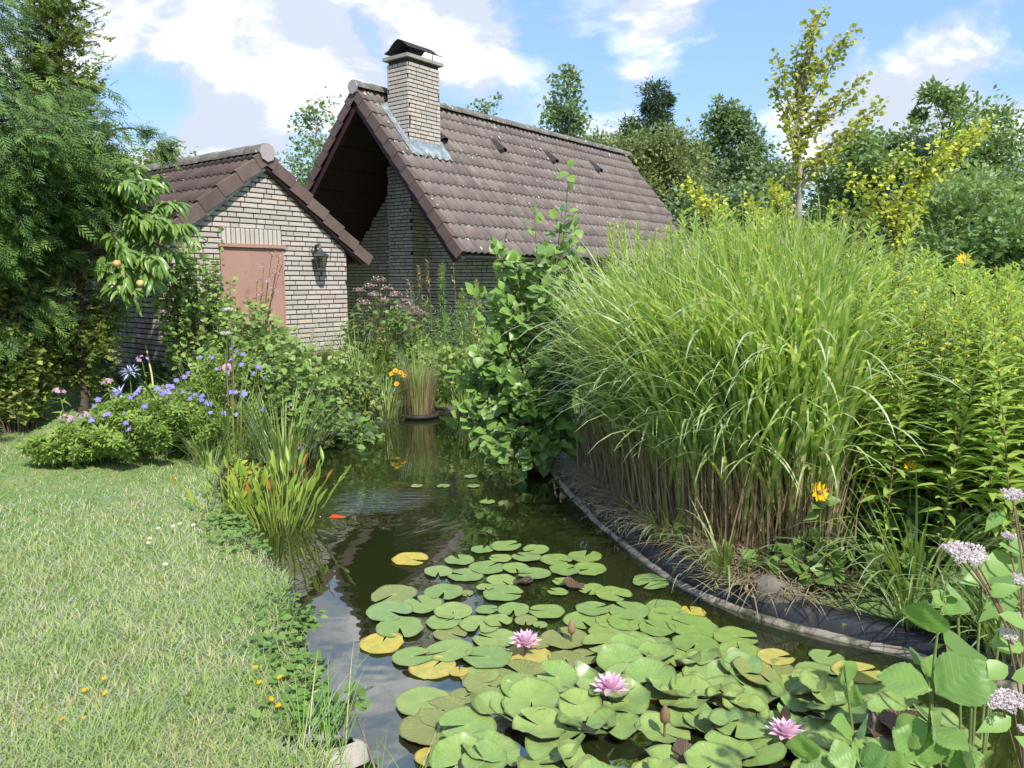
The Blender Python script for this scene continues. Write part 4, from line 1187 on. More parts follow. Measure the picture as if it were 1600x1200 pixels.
# ginkgo and the yellow-leaved trees behind the tall grass
def branch_tree(name, label, Y, branches, nper, size, tpl, mat, bark, trunk, tw=.035, group=None, cat='tree', spread=.09, jitY=.35, lo=.1):
    """a tree drawn branch by branch: polylines of photograph pixels at distance Y, leaves on short spurs"""
    tpt = np.array([at(px, py, Y) for px, py in trunk])
    gx, gy = tpt[0][0], tpt[0][1]; z0 = gz1(gx, gy)
    th = thing(name, label, cat, (gx, gy, z0), group)
    tp = np.concatenate([[[gx, gy, z0 - .05]], tpt]); g = G()
    tube(g, tp, np.linspace(tw, tw * .2, len(tp)), 7); part('trunk', g, bark, th)
    P = []; O = []; g = G()
    for bi, br in enumerate([trunk] + list(branches)):
        jy = 0 if bi == 0 else rng.uniform(-jitY, jitY)
        pts = np.array([at(px, py, Y + jy * i / max(len(br) - 1, 1)) for i, (px, py) in enumerate(br)])
        pts = smooth_line(pts, 12)
        if bi:
            tube(g, pts, np.linspace(tw * .4, tw * .08, 12), 5)
        L = np.linalg.norm(np.diff(pts, axis=0), axis=1).sum(); k = int(nper * L)
        s = (lo + (1 - lo) * rng.random(k)) * 11; i0 = np.minimum(s.astype(int), 10); fr = (s - i0)[:, None]
        o = rand_dir(k); c = pts[i0] * (1 - fr) + pts[i0 + 1] * fr
        P.append(c + o * spread * np.abs(rng.normal(.55, .4, (k, 1)))); O.append(o)
    if len(branches):
        part('branch', g, bark, th, kind='stuff')
    P = np.concatenate(P); O = np.concatenate(O); D, N_ = leaf_frame(len(P), O, -.1, .8)
    g = G(); scatter(g, tpl, P, D, N_, size * (.65 + .6 * rng.random(len(P)))); part('crown', g, mat, th, kind='stuff')
    return th


branch_tree('ginkgo_tree', 'tall slim ginkgo with yellow green fan leaves rising above the tall grass', 9.5,
            [[(1246, 200), (1228, 150), (1213, 85)], [(1246, 230), (1222, 170), (1207, 130)], [(1250, 130), (1275, 70), (1258, 30)], [(1252, 140), (1290, 85), (1338, 45)], [(1250, 190), (1280, 140), (1325, 60)],
             [(1252, 210), (1300, 160), (1350, 125)], [(1250, 215), (1310, 175), (1345, 145)], [(1256, 265), (1310, 215), (1378, 162)], [(1258, 270), (1300, 235), (1350, 190)], [(1250, 190), (1240, 120), (1250, 60)],
             [(1248, 250), (1235, 215), (1233, 190)], [(1254, 290), (1275, 260), (1310, 240)], [(1250, 300), (1236, 290), (1230, 265)], [(1250, 170), (1262, 120), (1283, 100)], [(1250, 240), (1268, 190), (1290, 170)]],
            170, .062, FAN_T, L_GINK, M_BIRCH, [(1248, 330), (1250, 270), (1246, 200), (1250, 120), (1268, 60), (1283, 18)], .045, lo=.12)
branch_tree('yellow_tree', 'bright yellow leaved young tree left of the ginkgo trunk above the grass', 9.2,
            [[(1120, 340), (1095, 310), (1066, 285)], [(1120, 345), (1110, 325), (1085, 320)], [(1125, 350), (1122, 330), (1124, 310)]], 300, .052, FAN_T, L_GINKY, M_BARK, [(1126, 370), (1112, 330), (1100, 312)], .02, spread=.085)
branch_tree('yellow_tree', 'small upright bright yellow sapling close to the foot of the ginkgo', 9.0,
            [[(1215, 350), (1212, 320), (1206, 285)], [(1220, 350), (1228, 330), (1224, 305)], [(1215, 345), (1180, 335), (1160, 315)]], 300, .052, FAN_T, L_GINKY, M_BARK, [(1218, 370), (1216, 340), (1210, 300)], .02, spread=.08)
branch_tree('yellow_tree', 'yellow leaved tree with long arching branches in front of the blue spruce', 8.6,
            [[(1400, 360), (1395, 320), (1432, 280), (1490, 245), (1545, 185)], [(1400, 350), (1360, 310), (1390, 270), (1425, 228)], [(1400, 360), (1330, 335), (1300, 320)], [(1420, 300), (1460, 262), (1500, 255)], [(1430, 290), (1448, 250), (1495, 215)],
             [(1405, 370), (1430, 330), (1445, 300)], [(1390, 350), (1345, 300), (1330, 270)], [(1395, 380), (1420, 355), (1436, 330)], [(1470, 270), (1500, 225), (1530, 205)]], 270, .052, FAN_T, L_GINKY, M_BARK, [(1404, 420), (1398, 360), (1410, 310), (1450, 270)], .035, spread=.1)

# ------------------------------------------------------------------ the big evergreens on the left
def spray_tree(name, label, x, y, ells, nspray, size, mat, tr, cat='tree', droop=.45, tpl=FROND, hollow=.55, ztop=6.5, nbranch=40):
    z0 = gz1(x, y); th = thing(name, label, cat, (x, y, z0)); g = G()
    tube(g, [[x, y, z0 - .1], [x + .05, y, z0 + 1.5], [x, y + .05, ztop * .6], [x, y, ztop]], [tr, tr * .8, tr * .5, tr * .15], 8); part('trunk', g, M_BARK, th)
    g = G(); P = []; O = []
    vol = np.array([e[3] * e[4] + e[4] * e[5] for e in ells]); vol = vol / vol.sum()
    for e, v in zip(ells, vol):
        k = int(nspray * v); kb = max(6, int(k / 55)); d = rand_dir(kb); c = np.array(e[:3]) + d * (hollow + (1.02 - hollow) * rng.random((kb, 1)) ** .5) * e[3:]
        for cc, dd in zip(c, d):
            h = nrm(dd * [1, 1, .3]); a = np.array([x, y, max(z0 + .4, cc[2] - .1)])
            if rng.random() < .5:
                tube(g, bez(a, cc, [0, 0, .15], 5), np.linspace(.022, .006, 5), 4)
            n_ = int(55 * (.5 + rng.random())); s = rng.random((n_, 1)); em = np.mean(e[3:]) * .3
            off = h * (s - .6) * em * 1.6 + rng.normal(0, 1, (n_, 3)) * em * .42 - UP * (s - .3) ** 2 * em * droop
            P.append(cc + off); O.append(nrm(h + rng.normal(0, .45, (n_, 3)) - UP * droop * .8))
    part('branch', g, M_BARK, th, kind='stuff')
    P = np.concatenate(P); O = np.concatenate(O); keep = P[:, 2] > z0 + .12; P, O = P[keep], O[keep]; k = len(P)
    g = G(); scatter(g, tpl, P, O, nrm(UP * .7 + rand_dir(k) * .5 + [0, -.3, 0]), size * (.6 + .8 * rng.random(k))); part('foliage', g, mat, th, kind='stuff')
    return th


spray_tree('thuja_tree', 'big feathery dark and light green thuja filling the upper left corner', -5.35, 7.4, [(-5.4, 7.4, 3.0, 1.5, 1.2, .9), (-5.55, 7.4, 4.0, 1.0, 1.0, .9), (-6.0, 7.4, 5.2, .9, 1.0, 1.0), (-4.95, 7.7, 2.65, 1.0, .7, .55), (-5.4, 7.6, 2.0, 1.0, .8, .45), (-6.1, 7.9, 1.1, .95, .6, .9), (-5.75, 6.4, 3.2, .8, .8, .8), (-4.95, 5.6, 2.7, .8, .7, .4), (-5.2, 7.6, 1.5, .6, .5, .7), (-5.3, 7.7, 2.9, 1.3, .9, 1.1), (-6.4, 7.4, 2.6, 1.2, 1.0, 1.3)], 31000, .155, L_THUJA, .16, hollow=.4)
spray_tree('golden_cypress', 'narrow golden green cypress column at the top left against the sky', -4.64, 8.2, [(-4.68, 8.2, 2.8, .36, .36, 1.1), (-4.7, 8.2, 1.5, .42, .4, 1.0), (-4.64, 8.2, 3.9, .30, .30, 1.2), (-4.62, 8.2, 5.3, .26, .26, 1.2)], 14000, .11, L_GCYP, .06, droop=-.6, tpl=FROND2, hollow=.5, ztop=6.3)
spray_tree('twiggy_thuja', 'sparse thuja behind with thin twigs poking into the sky right of the cypress', -4.75, 9.0, [(-4.35, 9.0, 3.25, .5, .25, .2), (-4.5, 9, 2.9, .4, .3, .2)], 170, .15, L_THUJA, .03, tpl=FROND, ztop=3.4)
bush('privet_bush', 'golden leaved privet bush under the thuja left of the shed', 'bush', -5.05, 7.7, 1.75, .46, 80, 12000, .07, DIAW, L_PRIVET, M_STEMB, 0, .3, lo=.1)
bush('dark_bush', 'dark shaded fern like bush at the foot of the shed behind the privet', 'bush', -5.5, 9.35, .9, .55, 40, 2600, .11, PALM, L_DSHRUB, M_STEMB, 0, .1)
bush('low_shrub', 'pale leaved low shrub at the left edge under the thuja', 'bush', -5.55, 7.45, .55, .42, 22, 800, .07, OVAL_T, L_SHRUB, M_STEMB, 0, .3)

# peach tree with fruit
pb = np.array([-5.0, 8.0, gz1(-5.0, 8.0)])
pt_ = thing('peach_tree', 'peach tree with long drooping glossy leaves and fruit beside the shed corner', 'tree', pb)
g = G(); tube(g, [pb - [0, 0, .05], pb + [.1, 0, .9], pb + [.3, -.05, 1.6], pb + [.5, -.1, 2.1]], [.05, .042, .034, .02], 7); part('trunk', g, M_BARK, pt_)
g = G(); P = []; D_ = []; N2 = []
brs = [((170, 330), (215, 262), 8.1), ((175, 340), (255, 280), 8.0), ((180, 350), (285, 318), 7.9), ((170, 370), (270, 395), 7.8), ((160, 360), (305, 372), 7.7), ((170, 390), (240, 440), 7.7), ((160, 390), (215, 470), 7.7),
       ((150, 370), (258, 425), 7.8), ((170, 340), (230, 345), 7.7), ((150, 350), (200, 400), 7.6), ((180, 330), (262, 345), 7.8), ((160, 320), (190, 240), 8.1), ((150, 330), (225, 300), 7.8), ((190, 380), (292, 350), 7.8), ((170, 380), (200, 435), 7.6), ((160, 300), (240, 285), 7.9), ((170, 350), (275, 350), 7.6), ((150, 300), (200, 285), 7.6), ((150, 390), (185, 455), 7.6), ((180, 400), (250, 410), 7.6)]
for (a, b_, Y) in brs:
    p0 = at(a[0], a[1], 8.0); p1 = at(b_[0], b_[1], Y)
    pts = bez(p0, p1, [0, 0, .12], 9); tube(g, pts, np.linspace(.014, .004, 9), 5)
    tube(g, bez(pb + [.3, -.05, 1.6], p0, [0, 0, .05], 4), .016, 5)
    for q in range(64):
        s = .25 + .75 * rng.random(); f = s * 8; i = min(int(f), 7); c = pts[i] * (1 - f + i) + pts[i + 1] * (f - i)
        o = nrm(rng.normal(0, 1, 3) * [1, 1, .5] + nrm(p1 - p0) * .6)
        P.append(c + o * .04 * rng.random()); D_.append(nrm(o * .75 + [0, 0, -.55 + .35 * (rng.random() - .4)])); N2.append(nrm(np.array([.1, -.4, .8]) + rng.normal(0, .3, 3)))
part('branch', g, M_BARK, pt_, kind='stuff')
place_leaves(pt_, P, D_, np.array(N2), .125 + .06 * rng.random(len(P)), PEACH_T, L_PEACH, 290)
m, t = new_mat('peach_skin'); ob = t.n('ShaderNodeTexCoord').outputs['Object']
p = t.n('ShaderNodeBsdfPrincipled', Base_Color=t.mix(t.smooth(t.noise(ob, 14.0, 2.0), .4, .65), (.55, .48, .16), (.60, .25, .12)), Roughness=.7); finish(t, p.outputs[0])
for (px, py, Y) in ((183, 412, 7.55), (219, 443, 7.6), (243, 428, 7.7)):
    c = at(px, py, Y); g = G(); lathe(g, c, [(0, -.036), (.02, -.031), (.034, -.012), (.037, .005), (.03, .024), (.014, .034), (0, .031)], 12); part('peach', g, m, pt_)

# ------------------------------------------------------------------ the lawn
k = 200000
Yv = (1.35 ** -.75 + rng.random(k) * (12.0 ** -.75 - 1.35 ** -.75)) ** (-1 / .75)
Xv = -Yv * 1.0 - .6 + rng.random(k) * (Yv * 1.05 + 1.1)
sd = poly_sd(Xv, Yv)
inshed = ((np.stack([Xv, Yv, 0 * Xv], -1) - LC) @ DA > -.05) & ((np.stack([Xv, Yv, 0 * Xv], -1) - LC) @ DB > -.05)
dry = vnoise(Xv, Yv, 1.1, 21) + .5 * vnoise(Xv, Yv, 3.5, 22)
def spot(lst):
    o = 0
    for px, py, r_, amt in lst:
        c = on(px, py, .14); o = o + amt * np.exp(-((Xv - c[0]) ** 2 + (Yv - c[1]) ** 2) / (r_ * r_))
    return o


dry = dry * .45 + spot(((270, 1045, .22, .9), (60, 1090, .25, .8), (400, 1010, .10, .9), (345, 880, .14, .8), (30, 745, .5, 1.0), (170, 790, .4, .4), (430, 1030, .12, .8), (120, 930, .2, .5), (300, 1150, .16, .5), (380, 700, .3, .3)))
shadeY = sstep(Yv, 6.3, 7.4)
SLAB = on(492, 1165, .10)
keep = (sd > -.01) & (np.hypot(Xv - SLAB[0], (Yv - SLAB[1]) * 2) > .15) & ~inshed & (rng.random(k) < np.clip(1.05 - .55 * sstep(dry, .30, .75), .1, 1)) & ~((Yv > 6.9) & (Xv > -3.4)) & (Xv < .9)
Xv, Yv, sd, dry = Xv[keep], Yv[keep], sd[keep], dry[keep]; k = len(Xv)
lush = vnoise(Xv, Yv, .9, 33) + spot(((400, 930, .3, 1.0), (330, 1080, .22, .9), (470, 1170, .2, .9), (100, 1010, .2, .7), (230, 860, .3, .6), (150, 1170, .2, .8), (20, 900, .3, .7)))
tint = np.clip(.25 + .26 * dry + rng.normal(0, .11, k) - .22 * lush, .02, .98)
tint = np.where(rng.random(k) < .04 + .75 * np.clip(dry - .25, 0, .9), .8 + .19 * rng.random(k), tint)
Ln = (.032 + .026 * rng.random(k)) * (1 + .75 * np.clip(lush, -.6, 1.2)) * (1 + .07 * Yv)
g = G(); blades(g, np.stack([Xv, Yv, np.maximum(gz(Xv, Yv), .055) - .004], -1), rng.random(k) * 6.283, Ln, (.0026 + .0016 * rng.random(k)) * (1 + .12 * Yv), .15 + .75 * rng.random(k) ** 1.2, .3 + 1.3 * rng.random(k), 2, tint, twist=rng.normal(0, .8, k))
part('lawn_grass', g, L_GRASS, None, kind='stuff')
# creeping leaves along the left edge
k = 4200; i = rng.integers(0, 7, k); SLAB = on(492, 1165, .10); LB = np.array([(-2.28, 5.68), (-1.90, 5.08), (-1.74, 4.8), (-1.23, 3.98), (-1.05, 3.46), (-.90, 3.1), (-.74, 2.77), (-.66, 2.52)])
s = rng.random((k, 1)); p2 = LB[i] * (1 - s) + LB[i + 1] * s
dens_ = .5 + .7 * vnoise(p2[:, 0], p2[:, 1], 2.2, 3); off = np.abs(rng.normal(0, .13, k)) - .05
p2 = p2 + np.stack([-off * .85, -off * .5], -1); kp = (rng.random(k) < dens_) & (np.hypot(p2[:, 0] - SLAB[0], (p2[:, 1] - SLAB[1]) * 1.4) > .19); p2 = p2[kp]; off = off[kp]; k = len(p2)
zz = np.maximum(gz(p2[:, 0], p2[:, 1]), .07) + .01 + .05 * rng.random(k)
D, N_ = leaf_frame(k, rand_dir(k) * [1, 1, .3], .1, .4, 1.6)
g = G(); scatter(g, ROUND_T, np.stack([p2[:, 0], p2[:, 1], zz], -1), D, N_, .022 + .028 * rng.random(k)); part('creeping_leaves', g, L_IVY, None, kind='stuff')
for (px, py, H_, r_, lab) in ((535, 1105, .11, .13, 'small leafy strawberry like clump at the pond corner near the pale slab'), (470, 965, .10, .10, 'small upright weed with pale leaves leaning over the left bank')):
    r0 = ray(px, py); tt = (.14 - CZ) / r0[2]; c = r0 * tt
    bush('bank_plant', lab, 'plant', c[0] - .03, c[1], H_, r_, 16, 110, .055, ROUND_T if px > 500 else OVAL_T, L_IVY, M_STEM, 40, .3, .003, z0=.09)
g = G(); r_ = np.random.default_rng(3)
c = on(492, 1165, .10); k = 12; a = np.arange(k) * 2 * np.pi / k
prof = [(0, .015), (.75, .015), (.95, .005), (1.0, -.06)]
V = [c + [math.cos(q) * .17 * f * (1 + .12 * math.sin(3 * q + 1)), math.sin(q) * .07 * f * (1 + .15 * math.cos(2 * q)), h] for f, h in prof[1:] for q in a]
Q = [[j * k + i, j * k + (i + 1) % k, (j + 1) * k + (i + 1) % k, (j + 1) * k + i] for j in range(2) for i in range(k)]
g.add(V, [Q, [list(range(k))]]); tag(part('stone_slab', g, M_PALESTONE, None, origin=c), 'pale weathered stone slab set in the lawn edge at the pond corner', 'stone')
bf = flower_mesh('hawkweed_flower', 11, .16, [L_YEL, L_YEL], .15, .2)
df_ = flower_mesh('daisy_flower', 13, .13, [L_WHITE, L_YEL], .1, .3)
for kk, (px, py) in enumerate(((163, 1060), (164, 1083), (98, 1122), (130, 1122), (399, 1042), (424, 1092), (435, 1102), (437, 1058), (405, 1066), (132, 1078))):
    r0 = ray(px, py); tt = (.17 - CZ) / r0[2]; c = np.array([0, 0, CZ]) + r0 * tt; zg = gz1(c[0], c[1])
    f = thing('lawn_flower', 'small yellow dandelion like flower in the lawn', 'flower', (c[0], c[1], zg), 'yellow flowers in the lawn')
    g = G(); tube(g, [[c[0], c[1], zg], c], .0015, 4); part('stem', g, M_STEM, f)
    inst('flower_head', bf, f, c, facing([.2 * rng.normal(), -.3, 1]), (.011,) * 3)
for kk, (px, py) in enumerate(((247, 825), (302, 820), (281, 818), (234, 841), (232, 848), (258, 881), (270, 822))):
    r0 = ray(px, py); tt = (.16 - CZ) / r0[2]; c = np.array([0, 0, CZ]) + r0 * tt; zg = gz1(c[0], c[1])
    f = thing('daisy', 'tiny white daisy in the lawn near the pond edge', 'flower', (c[0], c[1], zg), 'white daisies in the lawn')
    g = G(); tube(g, [[c[0], c[1], zg], c], .0015, 4); part('stem', g, M_STEM, f)
    inst('flower_head', df_, f, c, facing([.1, -.3, 1]), (.013,) * 3)
PADS = [(-0.62,4.5,0.108,'y'),(-0.19,4.68,0.07,'g'),(-0.04,4.73,0.096,'g'),(0.15,4.66,0.079,'g'),(-0.32,4.5,0.092,'g'),(-0.07,4.51,0.068,'g'),(0.09,4.53,0.089,'g'),(0.27,4.5,0.095,'g'),(0.45,4.55,0.103,'g'),(0.46,4.34,0.093,'g'),(-0.43,4.3,0.08,'g'),(-0.27,4.25,0.099,'g'),(-0.15,4.37,0.099,'g'),(0.02,4.36,0.078,'g'),(0.13,4.27,0.094,'g'),(0.31,4.32,0.086,'g'),(-0.06,4.18,0.081,'g'),(0.28,4.14,0.051,'g'),(0.25,4.01,0.056,'g'),(0.44,4.04,0.073,'g'),(0.55,3.98,0.095,'g'),(-0.64,3.97,0.122,'e'),(-0.37,4.0,0.103,'g'),(-0.25,4.0,0.039,'e'),(-0.15,4.07,0.051,'g'),(-0.05,3.99,0.105,'g'),(-0.63,3.75,0.112,'g'),(-0.47,3.84,0.105,'g'),(-0.3,3.75,0.1,'g'),(-0.13,3.78,0.058,'g'),(0.01,3.78,0.079,'g'),(0.18,3.76,0.09,'g'),(0.07,3.66,0.057,'o'),(0.14,3.6,0.036,'g'),(0.35,3.66,0.09,'g'),(0.42,3.78,0.088,'g'),(0.6,3.76,0.104,'g'),(-0.55,3.57,0.117,'g'),(-0.34,3.64,0.087,'g'),(-0.3,3.52,0.08,'e'),(-0.16,3.61,0.097,'g'),(-0.07,3.65,0.067,'g'),(-0.08,3.46,0.103,'g'),(-0.61,3.41,0.098,'y'),(-0.45,3.28,0.09,'g'),(-0.29,3.34,0.108,'g'),(-0.35,3.19,0.102,'y'),(-0.23,3.14,0.041,'y'),(-0.11,3.27,0.106,'g'),(0.07,3.3,0.104,'y'),(0.25,3.46,0.106,'o'),(0.04,3.13,0.114,'o'),(-0.14,3.12,0.082,'g'),(-0.11,3.03,0.097,'o'),(-0.2,2.94,0.065,'e'),(-0.36,2.91,0.108,'g'),(-0.25,2.82,0.114,'o'),(-0.3,2.72,0.123,'o'),(0.78,4.14,0.096,'g'),(0.52,3.65,0.098,'g'),(0.48,3.52,0.106,'g'),(0.44,3.4,0.107,'g'),(0.6,3.32,0.092,'g'),(0.66,3.44,0.084,'g'),(0.72,3.3,0.072,'g'),(0.07,4.14,0.057,'b'),(0.34,4.07,0.059,'b'),(-0.28,2.55,0.067,'y'),(0.24,3.27,0.075,'e'),(0.32,3.28,0.071,'e'),(0.12,3.4,0.053,'o'),(0.79,3.81,0.091,'g'),(0.92,3.75,0.071,'y'),(0.8,3.7,0.108,'g'),(0.89,3.59,0.118,'g'),(0.71,3.56,0.086,'g'),(1.07,3.48,0.101,'g'),(1.05,3.32,0.098,'g'),(1.19,3.27,0.077,'y'),(0.86,3.4,0.107,'g'),(0.66,3.4,0.089,'g'),(0.76,3.29,0.093,'g'),(0.91,3.24,0.087,'g'),(1.14,3.16,0.095,'o'),(1.02,3.14,0.097,'g'),(1.42,3.27,0.072,'g'),(1.5,3.14,0.101,'y'),(1.33,3.14,0.093,'g'),(1.29,3.04,0.114,'g'),(1.15,3.03,0.078,'g'),(1.16,2.91,0.114,'g'),(1.44,2.96,0.102,'g'),(0.98,2.93,0.119,'g'),(1.36,2.88,0.111,'g'),(1.5,2.93,0.096,'g'),(1.2,2.74,0.074,'g'),(1.49,2.79,0.11,'g'),(0.57,3.63,0.093,'g'),(1.06,2.82,0.042,'y'),(0.58,3.43,0.089,'g'),(1.15,2.79,0.08,'g'),(1.57,2.96,0.086,'g')]

# ------------------------------------------------------------------ water lilies
def pad_mesh(kind, seed, mat):
    r_ = np.random.default_rng(seed); n = 34; notch = R(9 + 16 * r_.random()); a = np.linspace(notch / 2, 2 * math.pi - notch / 2, n)
    rad = 1 + .03 * np.sin(a * 3 + r_.random() * 6) + .02 * np.sin(a * 7 + r_.random() * 6) + .012 * r_.normal(0, 1, n); rad[[0, -1]] *= .93
    if r_.random() < .35:
        j = r_.integers(6, n - 6); rad[j] *= .9; rad[j + 1] *= .93
    V = [[0, 0, 0.0]]; U = [0.0]; ph = r_.random(4) * 6.28
    for q in (.3, .62, .86, 1.0):
        for i in range(n):
            x, y = math.cos(a[i]) * rad[i] * q, math.sin(a[i]) * rad[i] * q
            if kind == 'flat':
                z = .010 * math.sin(2 * a[i] + ph[0]) * q * q + .02 * math.sin(5 * a[i] + ph[1]) * q ** 6 + .02 * q ** 6
            elif kind == 'wavy':
                z = .10 * math.sin(2 * a[i] + ph[0]) * q ** 2 + .07 * math.sin(4 * a[i] + ph[1]) * q ** 3 + .03 * math.sin(9 * a[i] + ph[2]) * q ** 5 + .14 * q ** 3
            else:
                z = .60 * q ** 1.6 * (.55 + .45 * math.sin(a[i] + ph[0])) + .14 * math.sin(4 * a[i] + ph[1]) * q ** 3
            z += .012 * math.cos(a[i] * 13) * q * (1 - q)
            V.append([x, y, z]); U.append(a[i])
    T = [[0, 1 + i, 2 + i] for i in range(n - 1)]
    Q = [[1 + c * n + i, 1 + (c + 1) * n + i, 2 + (c + 1) * n + i, 2 + c * n + i] for c in range(3) for i in range(n - 1)]
    g = G(); g.add(V, [T, Q], 0.0, U); return g.mesh('lily_pad', mat)


PM = {k: [pad_mesh(sh, 100 * i + j, mt) for j in range(n_)] for i, (k, sh, mt, n_) in enumerate((('g', 'flat', L_PAD, 8), ('y', 'flat', L_PADY, 4), ('o', 'flat', L_PADO, 4), ('e', 'flat', L_PADO, 3), ('w', 'wavy', L_PAD, 6), ('r', 'cup', L_PAD, 6), ('b', 'cup', L_PADB, 3)))}
def where(x, y):
    for lim, txt in (((y > 4.25), 'in the far tip of the patch'), ((x < -.25 and y > 3.05), 'on the open water side left of the middle pink flower'), ((x > .62 and y > 3.05), 'on the side facing the black liner'),
                     ((y > 3.45), 'between the far tip and the middle pink flower'), ((y > 3.02), 'around the middle pink flower'), ((x < .12), 'at the near left corner of the patch'), ((x < .72), 'around the nearer pink flower')):
        if lim:
            return txt
    return 'among the near alder leaves at the right'


PSH = {'g': 'flat round green lily pad', 'y': 'yellow fading lily pad', 'o': 'dull olive spotted lily pad', 'e': 'yellow rimmed lily pad', 'w': 'large wavy green lily pad', 'r': 'glossy cupped lily pad', 'b': 'folded bronze lily pad'}


def pad(x, y, r_, kd, z, tilt=(0, 0), rot=None, label=None):
    me = PM[kd][rng.integers(len(PM[kd]))]; rot = rng.random() * 6.283 if rot is None else rot
    n = nrm([tilt[0], tilt[1], 1]); x0 = nrm(np.cross([0, 1, 0], n)); y0 = np.cross(n, x0)
    ax = (x0 * math.cos(rot) + y0 * math.sin(rot), -x0 * math.sin(rot) + y0 * math.cos(rot), n)
    o = inst('lily_pad', me, None, (x, y, z), ax, (r_, r_ * (.94 + .1 * rng.random()), r_))
    lb = PSH[kd] + ' ' + where(x, y)
    tag(o, label or lb, 'lily pad', None if label else lb.replace('pad ', 'pads '))
    return o


RAISED = np.array([(-.30, 2.50), (-.16, 2.86), (.10, 3.0), (.30, 3.10), (.55, 3.36), (.80, 3.28), (1.05, 3.05), (1.35, 2.85), (1.66, 2.9), (1.60, 2.2), (0, 2.2)])
SPECIAL = {0: 'round half yellow lily pad floating alone at the far left end of the patch', 58: 'single green lily pad apart from the rest by the black liner', 43: 'blotched yellow pad at the left rim of the patch over the sky reflection', 86: 'ragged bright yellow pad at the right end of the patch', 67: 'yellow brown pad at the near left corner of the patch'}
for i, (x, y, r_, kd) in enumerate(PADS):
    near = poly_sd(np.array([x]), np.array([y]), RAISED)[0] < -.02
    if near and kd == 'g':
        kd = 'w' if rng.random() < .6 else 'r'
    z = .006 + .010 * rng.random() + (.03 if near else 0)
    if kd in 'yeb':
        z = .004 + .01 * rng.random()
    pad(x, y, r_ * 1.05, kd, z, (rng.normal(0, .02), rng.normal(0, .02)) if not near else (rng.normal(0, .10), rng.normal(0, .10) - .05), label=SPECIAL.get(i))
cnt = 0; tries = 0; placed = []
while cnt < 92 and tries < 6000:
    tries += 1
    x = rng.uniform(-.32, 1.68); y = rng.uniform(2.2, 3.4)
    if poly_sd(np.array([x]), np.array([y]), RAISED)[0] > -.03:
        continue
    r_ = rng.uniform(.078, .115)
    if any(math.hypot(x - q[0], y - q[1]) < .66 * min(r_, q[2]) for q in placed):
        continue
    placed.append((x, y, r_)); cnt += 1
    u_ = rng.random(); kd = 'w' if u_ < .50 else 'r' if u_ < .85 else 'o' if u_ < .89 else 'g'
    if cnt % 17 == 5:
        kd = 'b'; r_ *= .62
    pad(x, y, r_, kd, .03 + .05 * rng.random(), (rng.normal(0, .16), rng.normal(0, .14) - .08))
for (x, y, r_) in ((-.79, 6.2, .05), (-.57, 6.2, .055), (-.32, 6.2, .055), (-.19, 5.74, .06), (-.36, 6.51, .055)):
    tag(pad(x, y, r_, 'g', .006), 'tiny lily pad floating on open water below the leafy alder shrub', 'lily pad', 'tiny lily pads on open water')
pet = tpl_mesh('petal', leaf_tpl([.02, .15, .20, .17, .09, 0], .7, -.18), L_PINK)
ya = G(); blades(ya, np.zeros((26, 3)), rng.random(26) * 6.28, .28, .03, .1 + .6 * rng.random(26), .2, 2); YA = ya.mesh('stamens', L_YEL)
for (x, y, z, s, lab) in ((.06, 3.30, .055, .078, 'pink water lily flower open in the middle of the pad patch, farthest of the three'), (.39, 2.85, .085, .082, 'pink water lily flower between cupped pads below the middle one'), (.98, 2.56, .08, .07, 'pink water lily flower half hidden by the near alder leaves')):
    f = thing('water_lily_flower', lab, 'water lily', (x, y, z))
    c = np.array([x, y, z])
    for n_, el, L_ in ((9, .12, 1.0), (9, .45, .95), (8, .82, .85), (6, 1.15, .72)):
        a0 = rng.random() * 6
        for q in range(n_):
            a = a0 + q * 6.283 / n_; d = np.array([math.cos(a) * math.cos(el), math.sin(a) * math.cos(el), math.sin(el)])
            n0 = nrm(UP - d * d[2] + 1e-4 * np.array([1, 0, 0])); x_ = np.cross(d, n0)
            inst('petal', pet, f, c + d * s * .08, (x_, d, n0), (s * L_, s * L_, s * L_))
    inst('stamens', YA, f, c + UP * s * .1, None, (s, s, s))
    g = G(); tube(g, [c - [0, 0, z + .05], c], .006, 5); part('stem', g, M_STEMR, f)
for (x, y, h) in ((.56, 2.62, .12), (.28, 3.42, .08), (1.0, 2.62, .12)):
    f = thing('lily_bud', 'closed brownish water lily bud standing between the pads', 'flower bud', (x, y, 0), 'water lily buds'); c = np.array([x, y, h])
    g = G(); lathe(g, c, [(0, -.035), (.018, -.02), (.02, 0), (.012, .028), (0, .045)], 9); part('bud', g, L_BROWN, f)
    g = G(); tube(g, [c - [0, 0, h + .05], c - [0, 0, .03]], .005, 5); part('stem', g, M_STEMR, f)

# red koi just under the surface beside the pickerel weed
kc = np.array([-1.27, 5.36, .0])
koi = thing('koi_fish', 'small red koi with pale patches just breaking the water beside the pickerel weed', 'fish', kc)
g = G(); k = 12; s = np.linspace(0, 1, k); bx = kc[0] + .10 - .19 * s; rr = .020 * np.sin(np.pi * np.clip(s * .93 + .05, 0, 1)) ** .7 + .002
tube(g, np.stack([bx, kc[1] + .02 * np.sin(s * 3.2), kc[2] - .015 + 0 * s], -1), rr, 9); part('body', g, M_KOI, koi)
g = G(); g.add([[kc[0] - .08, kc[1], -.006], [kc[0] - .13, kc[1] + .03, .003], [kc[0] - .11, kc[1], .0], [kc[0] - .13, kc[1] - .03, -.004]], [[[0, 1, 2], [0, 2, 3]]]); part('tail_fin', g, M_KOI, koi)
g = G(); g.add([[kc[0] + .03, kc[1] + .01, .009], [kc[0] - .04, kc[1] + .01, .008], [kc[0] - .03, kc[1] + .01, .02], [kc[0] + .01, kc[1] + .01, .02]], [[[0, 1, 2, 3]]]); part('dorsal_fin', g, M_KOI, koi)
